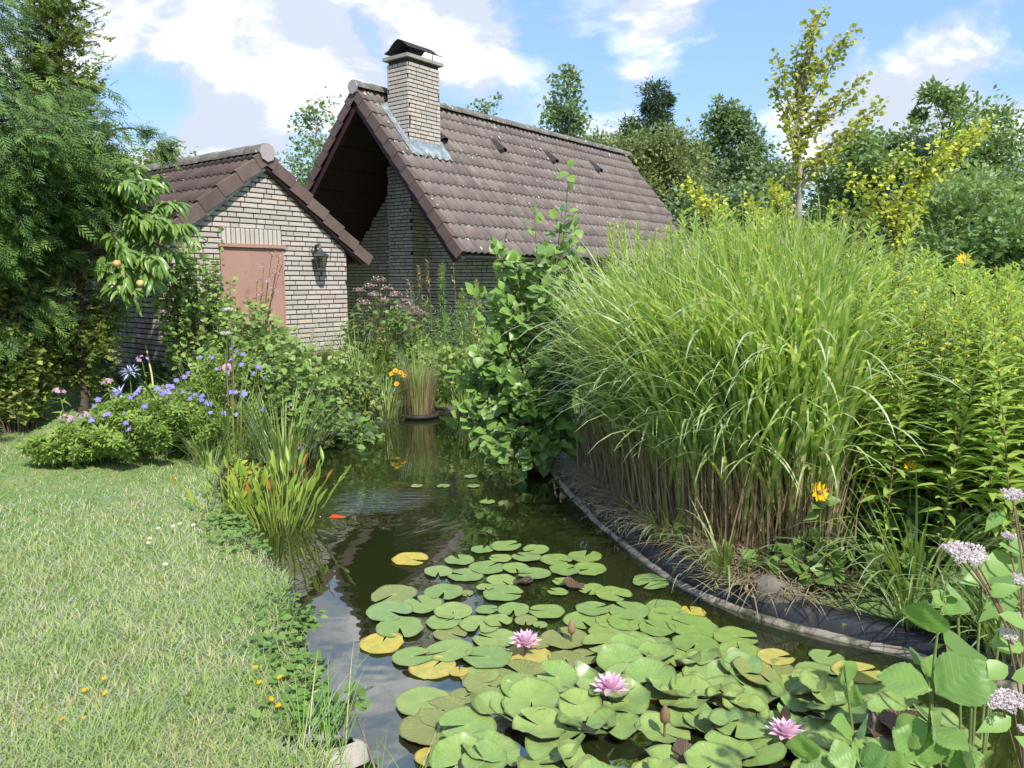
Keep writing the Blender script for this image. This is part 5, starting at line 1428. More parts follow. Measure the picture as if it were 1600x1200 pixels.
# pickerel weed standing in the water at the left bank
for (bx, by, n_, r_, hh, lab) in ((-2.02, 5.32, 34, .20, .44, 'smaller pickerel weed clump with upright pale leaves close to the lawn edge'), (-1.60, 5.12, 66, .30, .58, 'larger pickerel weed clump with yellow green and orange upright leaves in the water')):
    th = thing('pickerel_weed', lab, 'water plant', (bx, by, 0)); g = G(); go = G(); P = []; D = []; N2 = []; S = []
    for i in range(n_):
        a = rng.random() * 6.283; q = math.sqrt(rng.random()); b0 = np.array([bx + math.cos(a) * r_ * .6 * q, by + math.sin(a) * r_ * .6 * q, -.05])
        h = hh * (.35 + .65 * rng.random()); tip = b0 + [math.cos(a) * (.05 + .22 * q) * h / .5, math.sin(a) * (.05 + .15 * q), h * .72 + .05]
        pts = bez(b0, tip, [rng.normal() * .03, 0, .05], 5); tube(g, pts, np.linspace(.006, .004, 5), 5, rng.random())
        d = nrm(tip - b0 + [.02, 0, .1]); P.append(tip - d * .01); D.append(nrm(d + rng.normal(0, .22, 3))); N2.append(nrm(np.array([rng.normal(), -1.2, .2]))); S.append(.09 + .06 * rng.random())
    part('stem', g, L_ARROW, th)
    no = int(n_ * .12); 
    place_leaves(th, P[no:], D[no:], np.array(N2[no:]), S[no:], ARROW_T, L_ARROW, 110)
    place_leaves(th, P[:no], D[:no], np.array(N2[:no]), np.array(S[:no]) * .8, ARROW_T, L_ORANGE, 70)

# rush basket at the far end
rb = np.array([-1.157, 9.42, 0.0]); th = thing('rush_basket', 'round black planting basket of rushes standing in the water at the far end', 'planter', rb)
g = G(); lathe(g, rb, [(.21, -.2), (.235, .045), (.245, .05), (.245, .02), (.255, .015), (.25, .06), (.21, .065), (.2, .04)], 24); part('basket', g, M_TUB, th)
g = G(); k = 420; a = rng.random(k) * 6.283; q = .19 * np.sqrt(rng.random(k)); P = rb + np.stack([np.cos(a) * q, np.sin(a) * q, .04 + 0 * a], -1)
blades(g, P, a, .35 + .35 * rng.random(k), .007, .02 + .18 * rng.random(k), .1 + .25 * rng.random(k), 4); part('dry_rush', g, L_DRY, th, kind='stuff')
g = G(); k = 170; a = rng.random(k) * 6.283; q = .18 * np.sqrt(rng.random(k)); P = rb + np.stack([np.cos(a) * q, np.sin(a) * q, .05 + 0 * a], -1)
blades(g, P, a, .5 + .5 * rng.random(k), .011, .02 + .15 * rng.random(k), .1 + .3 * rng.random(k), 5); part('green_rush', g, L_RUSH, th, kind='stuff')

# ------------------------------------------------------------------ the left border
def flowers_on(th, c, r_, n, mesh, size, hrange, name='flower', stem=True, smat=None):
    g = G()
    for i in range(n):
        a = rng.random() * 6.283; q = math.sqrt(rng.random()); p_ = c + np.array([math.cos(a) * r_[0] * q, math.sin(a) * r_[1] * q, hrange[0] + (hrange[1] - hrange[0]) * (1 - .6 * q * q) * (.8 + .25 * rng.random())])
        inst(name, mesh, th, p_, facing(nrm(np.array([rng.normal() * .4, -.7, .8]))), (size * (.8 + .4 * rng.random()),) * 3)
        if stem:
            tube(g, [p_ - [0.02 * rng.normal(), .02 * rng.normal(), .22], p_], .002, 4)
    if stem and n:
        part('flower_stem', g, smat or M_STEM, th)


GER = flower_mesh('flower', 5, .36, [L_PURP, L_WHITE], -.12, .12)
ger, b0 = bush('geranium_plant', 'broad low geranium clump with violet blue flowers at the lawn edge', 'plant', -3.15, 6.65, .60, .66, 80, 4000, .075, PALM, L_GERAN, M_STEM, 0, .3, .003, lo=.35)
flowers_on(ger, b0, (.72, .55), 40, GER, .027, (.18, .66))
ger, b0 = bush('geranium_plant', 'smaller pale geranium clump at the left tip of the border', 'plant', -3.75, 6.35, .34, .34, 40, 1300, .07, PALM, L_GERAN, M_STEM, 0, .3, .003, lo=.3)
flowers_on(ger, b0, (.3, .22), 6, GER, .024, (.12, .33))
ger, b0 = bush('geranium_plant', 'taller geranium clump full of violet flowers behind the broad one', 'plant', -2.8, 7.35, .85, .5, 60, 2300, .075, PALM, L_GERAN, M_STEM, 0, .3, .003, lo=.4)
flowers_on(ger, b0, (.6, .45), 36, GER, .028, (.30, .92))
for i, (px, py, Y) in enumerate(((412, 640, 7.0), (453, 632, 7.4), (470, 700, 6.9), (440, 625, 7.4), (403, 565, 7.6))):
    c = at(px, py, Y); f = thing('geranium_flower', 'single violet geranium flower poking out of the pond side greenery', 'flower', (c[0], c[1], gz1(c[0], c[1])), 'single violet flowers')
    inst('flower_head', GER, f, c, facing([.1, -.7, .7]), (.027,) * 3); g = G(); tube(g, [[c[0], c[1], gz1(c[0], c[1])], c], .002, 4); part('stem', g, M_STEM, f)
# pink phlox heads
PH = flower_mesh('floret', 5, .4, [L_PHLOX, L_WHITE], .05, .1)
for i, (px, py, Y, lab) in enumerate(((222, 562, 7.9, 'pink phlox head leaning on the yellow cane'), (168, 598, 8.0, 'pink phlox head in front of the teal can'), (104, 655, 6.9, 'pale pink phlox head at the left end of the geraniums'), (92, 612, 7.6, 'faint pink phlox head against the shaded grass'), (130, 650, 6.9, 'dusty pink phlox head low among geranium leaves'), (354, 575, 7.2, 'mauve phlox head on the dark stem before the shrub'))):
    c = at(px, py, Y); zg = gz1(c[0], c[1]); f = thing('phlox', lab, 'flower', (c[0], c[1], zg))
    g = G(); tube(g, bez([c[0] + .05, c[1], zg], c - [0, 0, .02], [.02, 0, 0], 6), .004, 5); part('stem', g, M_STEM, f)
    for q in range(16):
        d = rand_dir(1, -.1)[0]; inst('floret', PH, f, c + d * [.055, .055, .04], facing(d + [0, -.4, .3]), (.019,) * 3)
    k = 14; s = rng.random((k, 1)); P = np.array([c[0] + .05, c[1], zg]) * (1 - s) + c * s * 1.0; D, N_ = leaf_frame(k, rand_dir(k) * [1, 1, .2], .3); gg = G(); scatter(gg, LANCE_T, P, D, N_, .09 + .03 * rng.random(k)); part('foliage', gg, L_GERAN, f, kind='stuff')
# pale blue agapanthus
for (px, py, Y, lab) in ((203, 583, 7.7, 'pale blue spidery agapanthus head below the yellow cane'), (188, 616, 7.5, 'drooping pale lilac agapanthus head above the geraniums')):
    c = at(px, py, Y); zg = gz1(c[0], c[1]); f = thing('agapanthus', lab, 'flower', (c[0], c[1], zg))
    g = G(); tube(g, [[c[0], c[1], zg], c], .005, 5); part('stem', g, M_STEM, f)
    k = 34; D = rand_dir(k, -.6); g = G(); scatter(g, LANCE_T, c + D * .02, D, nrm(UP + rand_dir(k) * .5), .07 + .03 * rng.random(k)); part('flower_head', g, L_PALEBLUE, f, kind='stuff')
# white umbels
for (px, py, Y, lab) in ((357, 489, 7.6, 'flat white umbel in front of the brown shutter, upper of two'), (354, 526, 7.5, 'small white umbel on a dark stem, lower of two')):
    c = at(px, py, Y); zg = gz1(c[0], c[1]); f = thing('umbel_flower', lab, 'flower', (c[0], c[1], zg))
    g = G(); tube(g, bez([c[0] - .03, c[1], zg], c, [.01, 0, 0], 6), .004, 5); 
    a = rng.random(26) * 6.28; q = .05 * np.sqrt(rng.random(26)); T_ = c + np.stack([np.cos(a) * q, np.sin(a) * q, .035 - q * q * 3], -1)
    for p_ in T_:
        tube(g, [c - [0, 0, .01], p_], .0012, 3)
    part('stem', g, M_STEM, f, kind='stuff')
    P = (T_[:, None] + rng.normal(0, .011, (26, 9, 3)) * [1, 1, .7]).reshape(-1, 3); g = G(); scatter(g, DIAW, P, rand_dir(len(P), 0), UP, .009 + .004 * rng.random(len(P))); part('flower_head', g, L_WHITE, f, kind='stuff')
# tall dark dead flower stem
for (px, py, py0, Y, lab) in ((352, 545, 655, 6.9, 'tall dark dead stem standing in the geraniums'), (360, 500, 655, 7.0, 'thin brown dead stem behind the dark one'), (470, 690, 760, 6.2, 'short dry stalk beside the pickerel weed')):
    c = at(px, py, Y); zg = gz1(c[0], c[1]); f = thing('dead_stem', lab, 'plant stem', (c[0], c[1], zg)); g = G(); tube(g, bez([c[0] - .01, c[1], zg - .02], c, [.015, 0, 0], 7), .007, 5); part('stem', g, M_STEMB, f)
    g = G(); k = 20; s = rng.random((k, 1)) * .5 + .2; P = np.array([c[0], c[1], zg]) * (1 - s) + c * s; scatter(g, DIAN, P, nrm(rand_dir(k) + [0, 0, -.5]), UP, .05); part('dry_leaf', g, L_BROWN, f, kind='stuff')

bush('yellow_loosestrife', 'yellow green leafy clump between the geraniums and the pickerel weed', 'plant', -2.40, 6.5, .70, .38, 46, 1300, .06, OVAL_T, L_YGRN, M_STEM, 60, .4, .003, lo=.35)
bush('yellow_loosestrife', 'bright yellow leaf tips just above the pickerel weed', 'plant', -2.02, 5.95, .55, .25, 24, 420, .065, OVAL_T, L_YGRN, M_STEM, 60, .4, .003, lo=.5)
bush('round_leaf_shrub', 'pale green shrub with round leaves in front of the shed shutter', 'shrub', -2.85, 8.3, 1.2, .66, 60, 2300, .075, ROUND_T, L_SHRUB, M_STEMB, 160, .25, .005)
bush('round_leaf_shrub', 'light round leaved shrub left of the fern by the pond', 'shrub', -2.35, 7.7, 1.15, .58, 60, 2300, .07, ROUND_T, L_SHRUB, M_STEMB, 100, .25, .005)
bush('climbing_shrub', 'tall dark shrub with small round leaves climbing the shed corner', 'shrub', -3.52, 8.5, 1.9, .42, 50, 2700, .066, ROUND_T, L_SHRUB, M_STEMB, 200, .2, .006, lo=.12)
bush('climbing_shrub', 'slender leafy shoots rising along the left edge of the shutter', 'shrub', -3.35, 8.8, 2.05, .22, 12, 420, .06, ROUND_T, L_SHRUB, M_STEMB, 60, .3, .005, lo=.3)
bush('pond_alder', 'mid green alder like shrub leaning over the left pond bank', 'shrub', -1.92, 8.05, 1.15, .58, 52, 1300, .095, ALDER_T, L_ALDER, M_STEMB, 220, .2, .006, lo=.1)
bush('pond_alder', 'low leafy shoots hanging over the water at the left bank', 'shrub', -1.98, 7.5, .55, .42, 28, 420, .085, ALDER_T, L_ALDER, M_STEMB, 120, .15, .005, z0=.1)
# fern
fb = np.array([-2.45, 9.1, gz1(-2.45, 9.1)]); fern = thing('fern', 'yellowish green fern below the wall lantern', 'fern', fb)
PIN = (np.array([[0, 0, 0], [-.07, .4, .02], [0, 1, -.1], [.07, .4, .02]]), [np.array([[0, 3, 2], [0, 2, 1]])], np.array([0, .5, 1, .5]))
for i in range(26):
    a = rng.random() * 6.283; L_ = .6 + .4 * rng.random(); s = np.linspace(0, 1, 34)[:, None]
    d = np.array([math.cos(a), math.sin(a), 0]); pts = fb + d * (.62 * L_ * s ** 1.4) + UP * (L_ * (1.15 * s - .45 * s ** 2.5)); t_ = nrm(np.gradient(pts, axis=0)); sd_ = nrm(np.cross(t_, UP))
    g = G(); tube(g, pts[::6], .004, 4)
    w_ = .16 * np.sin(np.pi * np.clip(s[:, 0], .08, .98)) ** .8
    for sg in (-1, 1):
        scatter(g, PIN, pts[4:], sd_[4:] * sg + t_[4:] * .35 - UP * .15, UP, np.maximum(w_[4:], .02))
    part('frond', g, L_FERN, fern)
# dry arching grass
db = np.array([-1.72, 9.0, gz1(-1.72, 9.0)]); dg = thing('dry_grass_clump', 'tan dry grass clump arching over the far left corner of the pond', 'grass clump', db)
g = G(); k = 1100; a = rng.random(k) * 6.283; q = .16 * np.sqrt(rng.random(k)); blades(g, db + np.stack([np.cos(a) * q, np.sin(a) * q, 0 * a], -1), a, .5 + .55 * rng.random(k), .006, .1 + .5 * rng.random(k), .5 + 1.9 * rng.random(k), 7); part('dry_blade', g, L_BROWN, dg, kind='stuff')
g = G(); k = 350; a = rng.random(k) * 6.283; blades(g, db + np.stack([np.cos(a) * .12, np.sin(a) * .12, 0 * a], -1), a, .6 + .5 * rng.random(k), .007, .05 + .25 * rng.random(k), .3 + 1.0 * rng.random(k), 6); part('green_blade', g, L_RUSH, dg, kind='stuff')
# iris like blades
for (x, y, n_, L_, r_, lab) in ((-2.62, 6.5, 60, .52, .10, 'small iris tuft of upright blades at the lawn edge'), (-2.08, 6.85, 200, .72, .30, 'loose grassy tuft leaning over the left bank'), (-2.6, 6.95, 150, .9, .28, 'long grassy blades rising behind the yellow green clump'), (-2.2, 7.4, 90, .7, .25, 'pale arching sedge below the round leaved shrub'), (-1.95, 8.5, 90, .6, .2, 'sedge tuft at the water behind the alder shoots'), (-1.55, 9.3, 110, .55, .22, 'sedge tuft left of the rush basket'), (-.62, 9.75, 140, .6, .3, 'grassy tuft right of the rush basket'), (-2.75, 8.95, 170, 1.0, .4, 'long grass in front of the shed wall'), (-2.0, 9.9, 220, 1.05, .45, 'wispy grass between the shed corner and the house')):
    zz = max(gz1(x, y), .05); th = thing('grass_tuft', lab, 'grass tuft', (x, y, zz)); g = G(); a = rng.random(n_) * 6.283; q = r_ * np.sqrt(rng.random(n_))
    blades(g, np.stack([x + np.cos(a) * q, y + np.sin(a) * q, zz - .02 + 0 * a], -1), a, L_ * (.6 + .6 * rng.random(n_)), .010 + .005 * rng.random(n_), .05 + .4 * rng.random(n_), .2 + 1.3 * rng.random(n_), 6); part('blade', g, L_RUSH, th, kind='stuff')
# flowering shrubs by the walls
def floret_heads(th, pts, k, rad, size, mat, squash=.6, name='flower_cluster'):
    gs = G(); b0_ = wpos(th)
    for c in pts:
        tube(gs, bez(b0_ + [rng.normal() * .05, rng.normal() * .05, .1], c, [0, 0, .1], 6), .0035, 4)
        g = G(); P = c + rand_dir(k, -.2) * rad * np.sqrt(rng.random((k, 1))) * [1, 1, squash]; scatter(g, DIAW, P, rand_dir(k, -.2), UP, size * (.6 + .8 * rng.random(k))); part(name, g, mat, th, kind='stuff')
    part('flower_stem', gs, M_STEMR, th, kind='stuff')


th, b0 = bush('joe_pye_weed', 'leafy clump with dusty pink flower heads right of the shed corner', 'plant', -1.75, 10.4, 1.25, .55, 26, 700, .10, OVAL_T, L_DSHRUB, M_STEMR, 0, .2, .005, lo=.3)
floret_heads(th, [at(px, py, 10.3 + .2 * rng.random()) for px, py in ((560, 455), (578, 448), (592, 438), (605, 452), (618, 462), (632, 470), (645, 482), (655, 490), (585, 462), (600, 470), (570, 475), (625, 480))], 80, .10, .022, L_MAUVE)
th, b0 = bush('joe_pye_weed', 'thin shoots with brownish pink flowers in front of the right half of the shutter', 'plant', -3.0, 8.95, 1.45, .22, 9, 200, .085, OVAL_T, L_SHRUB, M_STEMR, 0, .2, .005, lo=.2)
floret_heads(th, [at(px, py, 8.9) for px, py in ((425, 398), (436, 402), (412, 418), (430, 428), (440, 415), (418, 442), (428, 458), (408, 462), (402, 440))], 46, .07, .02, L_MAUVE)
for i, (px, pt, Y) in enumerate(((655, 415, 10.6), (668, 408, 10.7), (690, 415, 10.6), (708, 412, 10.8), (745, 440, 10.5), (722, 455, 10.4), (640, 440, 10.3))):
    c = at(px, pt, Y); zg = gz1(c[0], c[1]); th = thing('wispy_stalk', ('tall tan plume stalk', 'tan seed stalk', 'feathery green stalk', 'bare pale stalk', 'yellowish airy stalk', 'fine green stalk', 'short reddish stalk')[i] + ' in front of the gable wall', 'plant', (c[0], c[1], zg))
    g = G(); tube(g, bez([c[0] + .05, c[1], zg], c, [.03, 0, 0], 7), .004, 4); part('stem', g, M_STEM if i > 1 else M_STEMB, th)
    g = G(); k = (60, 60, 260, 40, 240, 260, 90)[i]; s = (.35 if i > 1 else .75) + (.65 if i > 1 else .25) * rng.random((k, 1)); P = np.array([c[0], c[1], zg]) * (1 - s) + c * s; o = rand_dir(k); P = P + o * .10 * (1.1 - s) * (1 if i > 1 else .2); scatter(g, DIAN, P, nrm(o + UP * .6), UP, .045 + .03 * rng.random(k)); part('foliage', g, (L_DRY, L_DRY, L_SHRUB, L_DRY, L_YGRN, L_SHRUB, L_MAUVE)[i], th, kind='stuff')
# leafy mass between the pond and the walls
def weed_mass(name, label, cat, x, y, rx, ry, H, n, size, mat, tpl=OVAL_T, seed=0):
    tpl = DIAW if tpl is OVAL_T else tpl
    th = thing(name, label, cat, (x, y, gz1(x, y))); a = rng.random(n) * 6.283; q = np.sqrt(rng.random(n)); X = x + np.cos(a) * rx * q; Y = y + np.sin(a) * ry * q
    top = H * (.65 + .45 * vnoise(X, Y, 3.2, seed)) * (1 - .5 * q ** 3); Z = np.maximum(gz(X, Y), .08) + top * rng.random(n) ** .55
    D, N_ = leaf_frame(n, rand_dir(n), .35, .6); g = G(); scatter(g, tpl, np.stack([X, Y, Z], -1), D, N_, size * (.6 + .7 * rng.random(n))); part('foliage', g, mat, th, kind='stuff')
    g = G(); k = 60; i = rng.integers(0, n, k)
    for j in i:
        tube(g, [[X[j], Y[j], max(gz1(X[j], Y[j]), .05)], [X[j], Y[j], Z[j]]], .003, 3)
    part('stem', g, M_STEM, th)


weed_mass('weed_patch', 'mixed green weeds filling the far bank behind the rush basket', 'weeds', -.75, 10.4, 1.25, .7, .95, 5200, .07, L_UNDER, OVAL_T, 2)
weed_mass('weed_patch', 'low mixed weeds along the foot of the shed gable', 'weeds', -2.9, 9.35, .75, .42, .62, 2000, .065, L_UNDER, OVAL_T, 3)
weed_mass('weed_patch', 'feathery light weeds in front of the gable wall right of the pink flowers', 'weeds', -.9, 11.0, 1.1, .5, 1.25, 4200, .06, L_SHRUB, LANCE_T, 4)
weed_mass('weed_patch', 'green weeds on the left bank between the fern and the water', 'weeds', -2.2, 8.7, .7, .6, 1.12, 4200, .065, L_UNDER, OVAL_T, 5)
weed_mass('weed_patch', 'small leaved weeds behind the geraniums under the climbing shrub', 'weeds', -3.3, 7.8, .75, .5, .5, 1900, .055, L_GERAN, OVAL_T, 6)
weed_mass('weed_patch', 'dark weeds along the side wall of the shed behind the cane', 'weeds', -4.45, 9.3, .4, .5, .35, 700, .06, L_DSHRUB, OVAL_T, 7)
weed_mass('weed_patch', 'leafy weeds on the right bank behind the alder', 'weeds', .35, 9.3, .7, .8, .9, 2000, .07, L_UNDER, OVAL_T, 8)
# yellow coneflowers
RUD = flower_mesh('flower_head', 12, .17, [L_YEL, M_STEMB], .25, .26)
for (px, py, Y) in ((618, 579, 9.3), (632, 587, 9.3), (626, 582, 9.35), (620, 600, 9.2), (612, 584, 9.3)):
    c = at(px, py, Y); zg = gz1(c[0], c[1]); f = thing('coneflower', 'small yellow coneflower left of the rush basket', 'flower', (c[0], c[1], zg), 'yellow coneflowers by the basket')
    inst('flower_head', RUD, f, c, facing([.1 * rng.normal(), -.8, .6]), (.033,) * 3); g = G(); tube(g, [[c[0], c[1], zg], c], .003, 4); part('stem', g, M_STEM, f)
# tools and oddments by the shed wall
c = at(157, 590, 9.5); c[2] = gz1(c[0], c[1]); th = thing('garden_sprayer', 'teal plastic garden sprayer with a black handle by the shed wall', 'sprayer', c)
g = G(); lathe(g, c, [(.0, .0), (.085, .0), (.09, .03), (.088, .2), (.06, .25), (.03, .26), (.03, .29), (0, .29)], 16); part('tank', g, M_TEAL, th)
g = G(); tube(g, [c + [-.05, -.09, .08], c + [-.06, -.12, .16], c + [0, -.11, .24], c + [.05, -.06, .30]], .009, 6); part('hose', g, M_BLACK, th)
g = G(); tube(g, [c + [-.06, 0, .33], c + [.06, 0, .33]], .013, 6, cap=True); tube(g, [c + [0, 0, .28], c + [0, 0, .33]], .01, 6); part('handle', g, M_BLACK, th)
p0 = at(199, 588, 9.0); p1 = at(150, 548, 9.9); th = thing('long_tool', 'grey metal garden tool with wooden handle leaning against the shed wall', 'tool', p0)
g = G(); tube(g, [p0, p0 * .55 + p1 * .45], .011, 6); part('shaft', g, M_METAL, th); g = G(); tube(g, [p0 * .55 + p1 * .45, p1], .014, 6, cap=True); part('handle', g, M_WOOD, th)
p0 = at(291, 692, 6.5); p1 = at(195, 558, 7.6); th = thing('garden_stake', 'dark green garden stake slanting through the geraniums', 'stake', p0); g = G(); tube(g, [p0, p1], .0085, 6, cap=True); part('stake', g, M_POLEG, th)
p0 = at(237, 585, 8.2); p1 = at(227, 536, 8.4); th = thing('yellow_cane', 'short pale yellow cane standing beside the phlox', 'cane', p0 - [0, 0, .2]); g = G(); tube(g, [p0 - [-.02, 0, .3], p0, p1], .010, 6, cap=True); part('cane', g, M_CANE, th)
c = at(182, 605, 9.0); c[2] = gz1(c[0], c[1]) + .06; g = G(); box(g, c, (DA, DB, UP), (.42, .16, .16)); tag(part('edging_stone', g, M_ROCK, None, smooth=False, origin=c), 'grey stone edging block on the ground by the shed side wall', 'stone')

# ------------------------------------------------------------------ the alder over the right bank
ab = np.array([.30, 7.25, gz1(.42, 7.25)]); al = thing('alder_shrub', 'tall young alder with rounded leaves hanging over the water right of the far basin', 'shrub', ab)
g = G(); P = []; D = []; N2 = []; S = []
arms = [((890, 262), 7.3, 18), ((878, 330), 7.2, 20), ((900, 350), 7.4, 18), ((835, 330), 7.2, 11), ((850, 395), 7.1, 24), ((800, 400), 7.1, 22), ((770, 385), 7.2, 12), ((785, 455), 7.0, 26), ((760, 465), 7.1, 14), ((905, 420), 7.3, 26), ((860, 470), 6.9, 32), ((820, 500), 6.9, 32), ((900, 490), 7.1, 30),
        ((760, 560), 6.9, 28), ((730, 600), 6.9, 24), ((715, 655), 6.8, 14), ((760, 640), 6.7, 30), ((790, 590), 6.7, 36), ((745, 690), 6.6, 14), ((790, 690), 6.5, 30), ((770, 720), 6.5, 12), ((830, 640), 6.5, 40), ((870, 600), 6.7, 36), ((840, 560), 6.7, 40), ((850, 700), 6.4, 32), ((885, 690), 6.5, 26), ((900, 560), 6.9, 30), ((830, 720), 6.4, 18), ((880, 540), 6.8, 30), ((735, 560), 6.9, 10), ((865, 640), 6.4, 30)]
for (pxy, Y, n_) in arms + [((x_ + rng.uniform(-22, 22), y_ + rng.uniform(-22, 22)), Y_ + rng.uniform(-.15, .2), int(m_ * .9)) for _r in range(3) for (x_, y_), Y_, m_ in arms if y_ > 380]:
    p1 = at(pxy[0], pxy[1], Y); b_ = ab + [rng.normal(0, .06), rng.normal(0, .06), 0]
    mid = np.array([b_[0] * .5 + p1[0] * .5 - b_[0] / 2 - p1[0] / 2, 0, .25]); pts = bez(b_, p1, mid * (1 if p1[2] > .6 else 2.2), 12)
    tube(g, pts, np.linspace(.013, .003, 12), 5)
    for q in range(n_):
        s = 1 - .42 * rng.random() ** 1.4; f = s * 11; i = min(int(f), 10); c = pts[i] * (1 - f + i) + pts[i + 1] * (f - i); o = rand_dir(1)[0]
        P.append(c + o * .07 * rng.random()); D.append(nrm(o + nrm(pts[-1] - pts[-3]) * .5 + [0, -.2, -.05])); N2.append(nrm([rng.normal() * .5, -.45 + rng.normal() * .4, .8])); S.append(.08 + .055 * rng.random())
part('stem', g, M_STEMB, al, kind='stuff')
place_leaves(al, P, D, np.array(N2), np.array(S), ALDER_T, L_ALDER, 300)

# ------------------------------------------------------------------ the striped grass
ZL = smooth_line(np.array([(.78, 6.7), (.69, 6.2), (.90, 5.25), (1.12, 4.6), (1.38, 4.16), (1.72, 3.98)]), 60)
zc_ = np.array([2.3, 5.8]); zb = np.array([1.5, 5.4, gz1(1.5, 5.4)])
zeb = thing('zebra_grass', 'big mound of tall striped grass arching over the right bank', 'ornamental grass', zb)


def zroot(k, depth):
    i = rng.integers(0, 60, k); d = depth * rng.random(k) ** 1.0; n2 = nrm(zc_ - ZL[i]); p2 = ZL[i] + n2 * d[:, None] + rng.normal(0, .05, (k, 2)); o = -n2
    return p2, np.arctan2(o[:, 1], o[:, 0]), d


k = 4200; p2, az0, d = zroot(k, 1.45)
az = az0 + rng.normal(0, .9, k); front = np.clip(1 - d, 0, 1)
g = G(); L_ = (1.0 + .62 * rng.random(k)) * (1 - .12 * front)
blades(g, np.stack([p2[:, 0], p2[:, 1], gz(p2[:, 0], p2[:, 1]) + .15 + .5 * rng.random(k)], -1), az, L_, .018 + .014 * rng.random(k), .02 + .26 * rng.random(k) * (.5 + front), .2 + 1.25 * rng.random(k) ** 1.8, 10, pw=2.3, twist=rng.normal(0, .5, k))
k = 1300; p2, az0, d = zroot(k, .5)
blades(g, np.stack([p2[:, 0], p2[:, 1], gz(p2[:, 0], p2[:, 1]) + .1 + .7 * rng.random(k)], -1), az0 + rng.normal(0, .8, k), .8 + .6 * rng.random(k), .020 + .014 * rng.random(k), .08 + .34 * rng.random(k), .5 + 1.6 * rng.random(k), 10, pw=1.6, twist=rng.normal(0, .6, k))
part('foliage', g, L_ZEBRA, zeb, kind='stuff')
ZM = []
for j in range(14):
    g = G(); Lz = 1.0; blades(g, np.zeros((1, 3)), 0.0, Lz, .024 + .009 * rng.random(), .25 + .3 * rng.random(), 1.7 + 1.0 * rng.random(), 14, rng.random(), pw=1.2, twist=rng.normal(0, .4)); ZM.append(g.mesh('blade', L_ZEBRA))
k = 270; p2, az0, d = zroot(k, .35)
for i in range(k):
    z = gz1(p2[i, 0], p2[i, 1]) + rng.uniform(.40, 1.05); a = az0[i] + rng.normal(0, .55); s = rng.uniform(.55, .95)
    if i % 7 == 0:
        z += .3; s *= .8
    inst('blade', ZM[rng.integers(14)], zeb, (p2[i, 0], p2[i, 1], z), ((math.cos(a), math.sin(a), 0), (-math.sin(a), math.cos(a), 0), (0, 0, 1)), (s, s, s))
k = 4200; p2, az0, d = zroot(k, .8); az = az0 + rng.normal(0, .7, k); g = G()
p2 = p2 - .12 * np.stack([np.cos(az0) * -1, np.sin(az0) * -1], -1) * (rng.random((k, 1)) < .4)
blades(g, np.stack([p2[:, 0], p2[:, 1], gz(p2[:, 0], p2[:, 1]) - .02], -1), az, .35 + .5 * rng.random(k), .008 + .005 * rng.random(k), .02 + .25 * rng.random(k), .1 + .5 * rng.random(k) ** 3, 4); part('dead_culm', g, L_DRY, zeb, kind='stuff')
k = 1700; i = rng.integers(0, 60, k); az = rng.random(k) * 6.283; o = nrm(ZL[i] - zc_); p2 = ZL[i] + o * (.02 + .16 * rng.random((k, 1))); g = G()
blades(g, np.stack([p2[:, 0], p2[:, 1], np.maximum(gz(p2[:, 0], p2[:, 1]), .10) + .02], -1), az, .15 + .3 * rng.random(k), .006, .9 + .6 * rng.random(k), .2 + .8 * rng.random(k), 5); SC = on(1200, 905, .12); k = 520; p2 = SC[:2] + rng.normal(0, 1, (k, 2)) * [.16, .11]
blades(g, np.stack([p2[:, 0], p2[:, 1], np.maximum(gz(p2[:, 0], p2[:, 1]), .11) + .01 + .05 * rng.random(k)], -1), rng.random(k) * 6.283, .10 + .22 * rng.random(k), .005, 1.1 + .5 * rng.random(k), .1 + .7 * rng.random(k), 5)
k = 900; i = rng.integers(6, 60, k); o = nrm(ZL[i] - zc_); p2 = ZL[i] + o * (.05 + .12 * rng.random((k, 1)))
blades(g, np.stack([p2[:, 0], p2[:, 1], 0 * p2[:, 0] + .12 + .03 * rng.random(k)], -1), np.arctan2(o[:, 1], o[:, 0]) + rng.normal(0, .8, k), .12 + .20 * rng.random(k), .006, .8 + .6 * rng.random(k), .4 + .8 * rng.random(k), 5)
part('fallen_straw', g, L_DRY, zeb, kind='stuff')
for (px, py, Y) in ((1092, 395, 6.0), (1108, 370, 6.2), (1318, 340, 6.2), (1345, 345, 6.0)):
    c = at(px, py, Y); b_ = np.array([c[0] + .03, c[1] + .05, .9]); g = G(); tube(g, bez(b_, c, [0, 0, 0], 5), .003, 4); s = rng.random((60, 1)) * .3; P = c - [0, 0, .02] - UP * s; scatter(g, DIAN, P, nrm(rand_dir(60) * .5 + UP), UP, .05); part('old_plume', g, L_DRY, zeb)

# ------------------------------------------------------------------ goldenrod
GLEAF = leaf_tpl([.02, .09, .12, .085, 0], .3, .38)


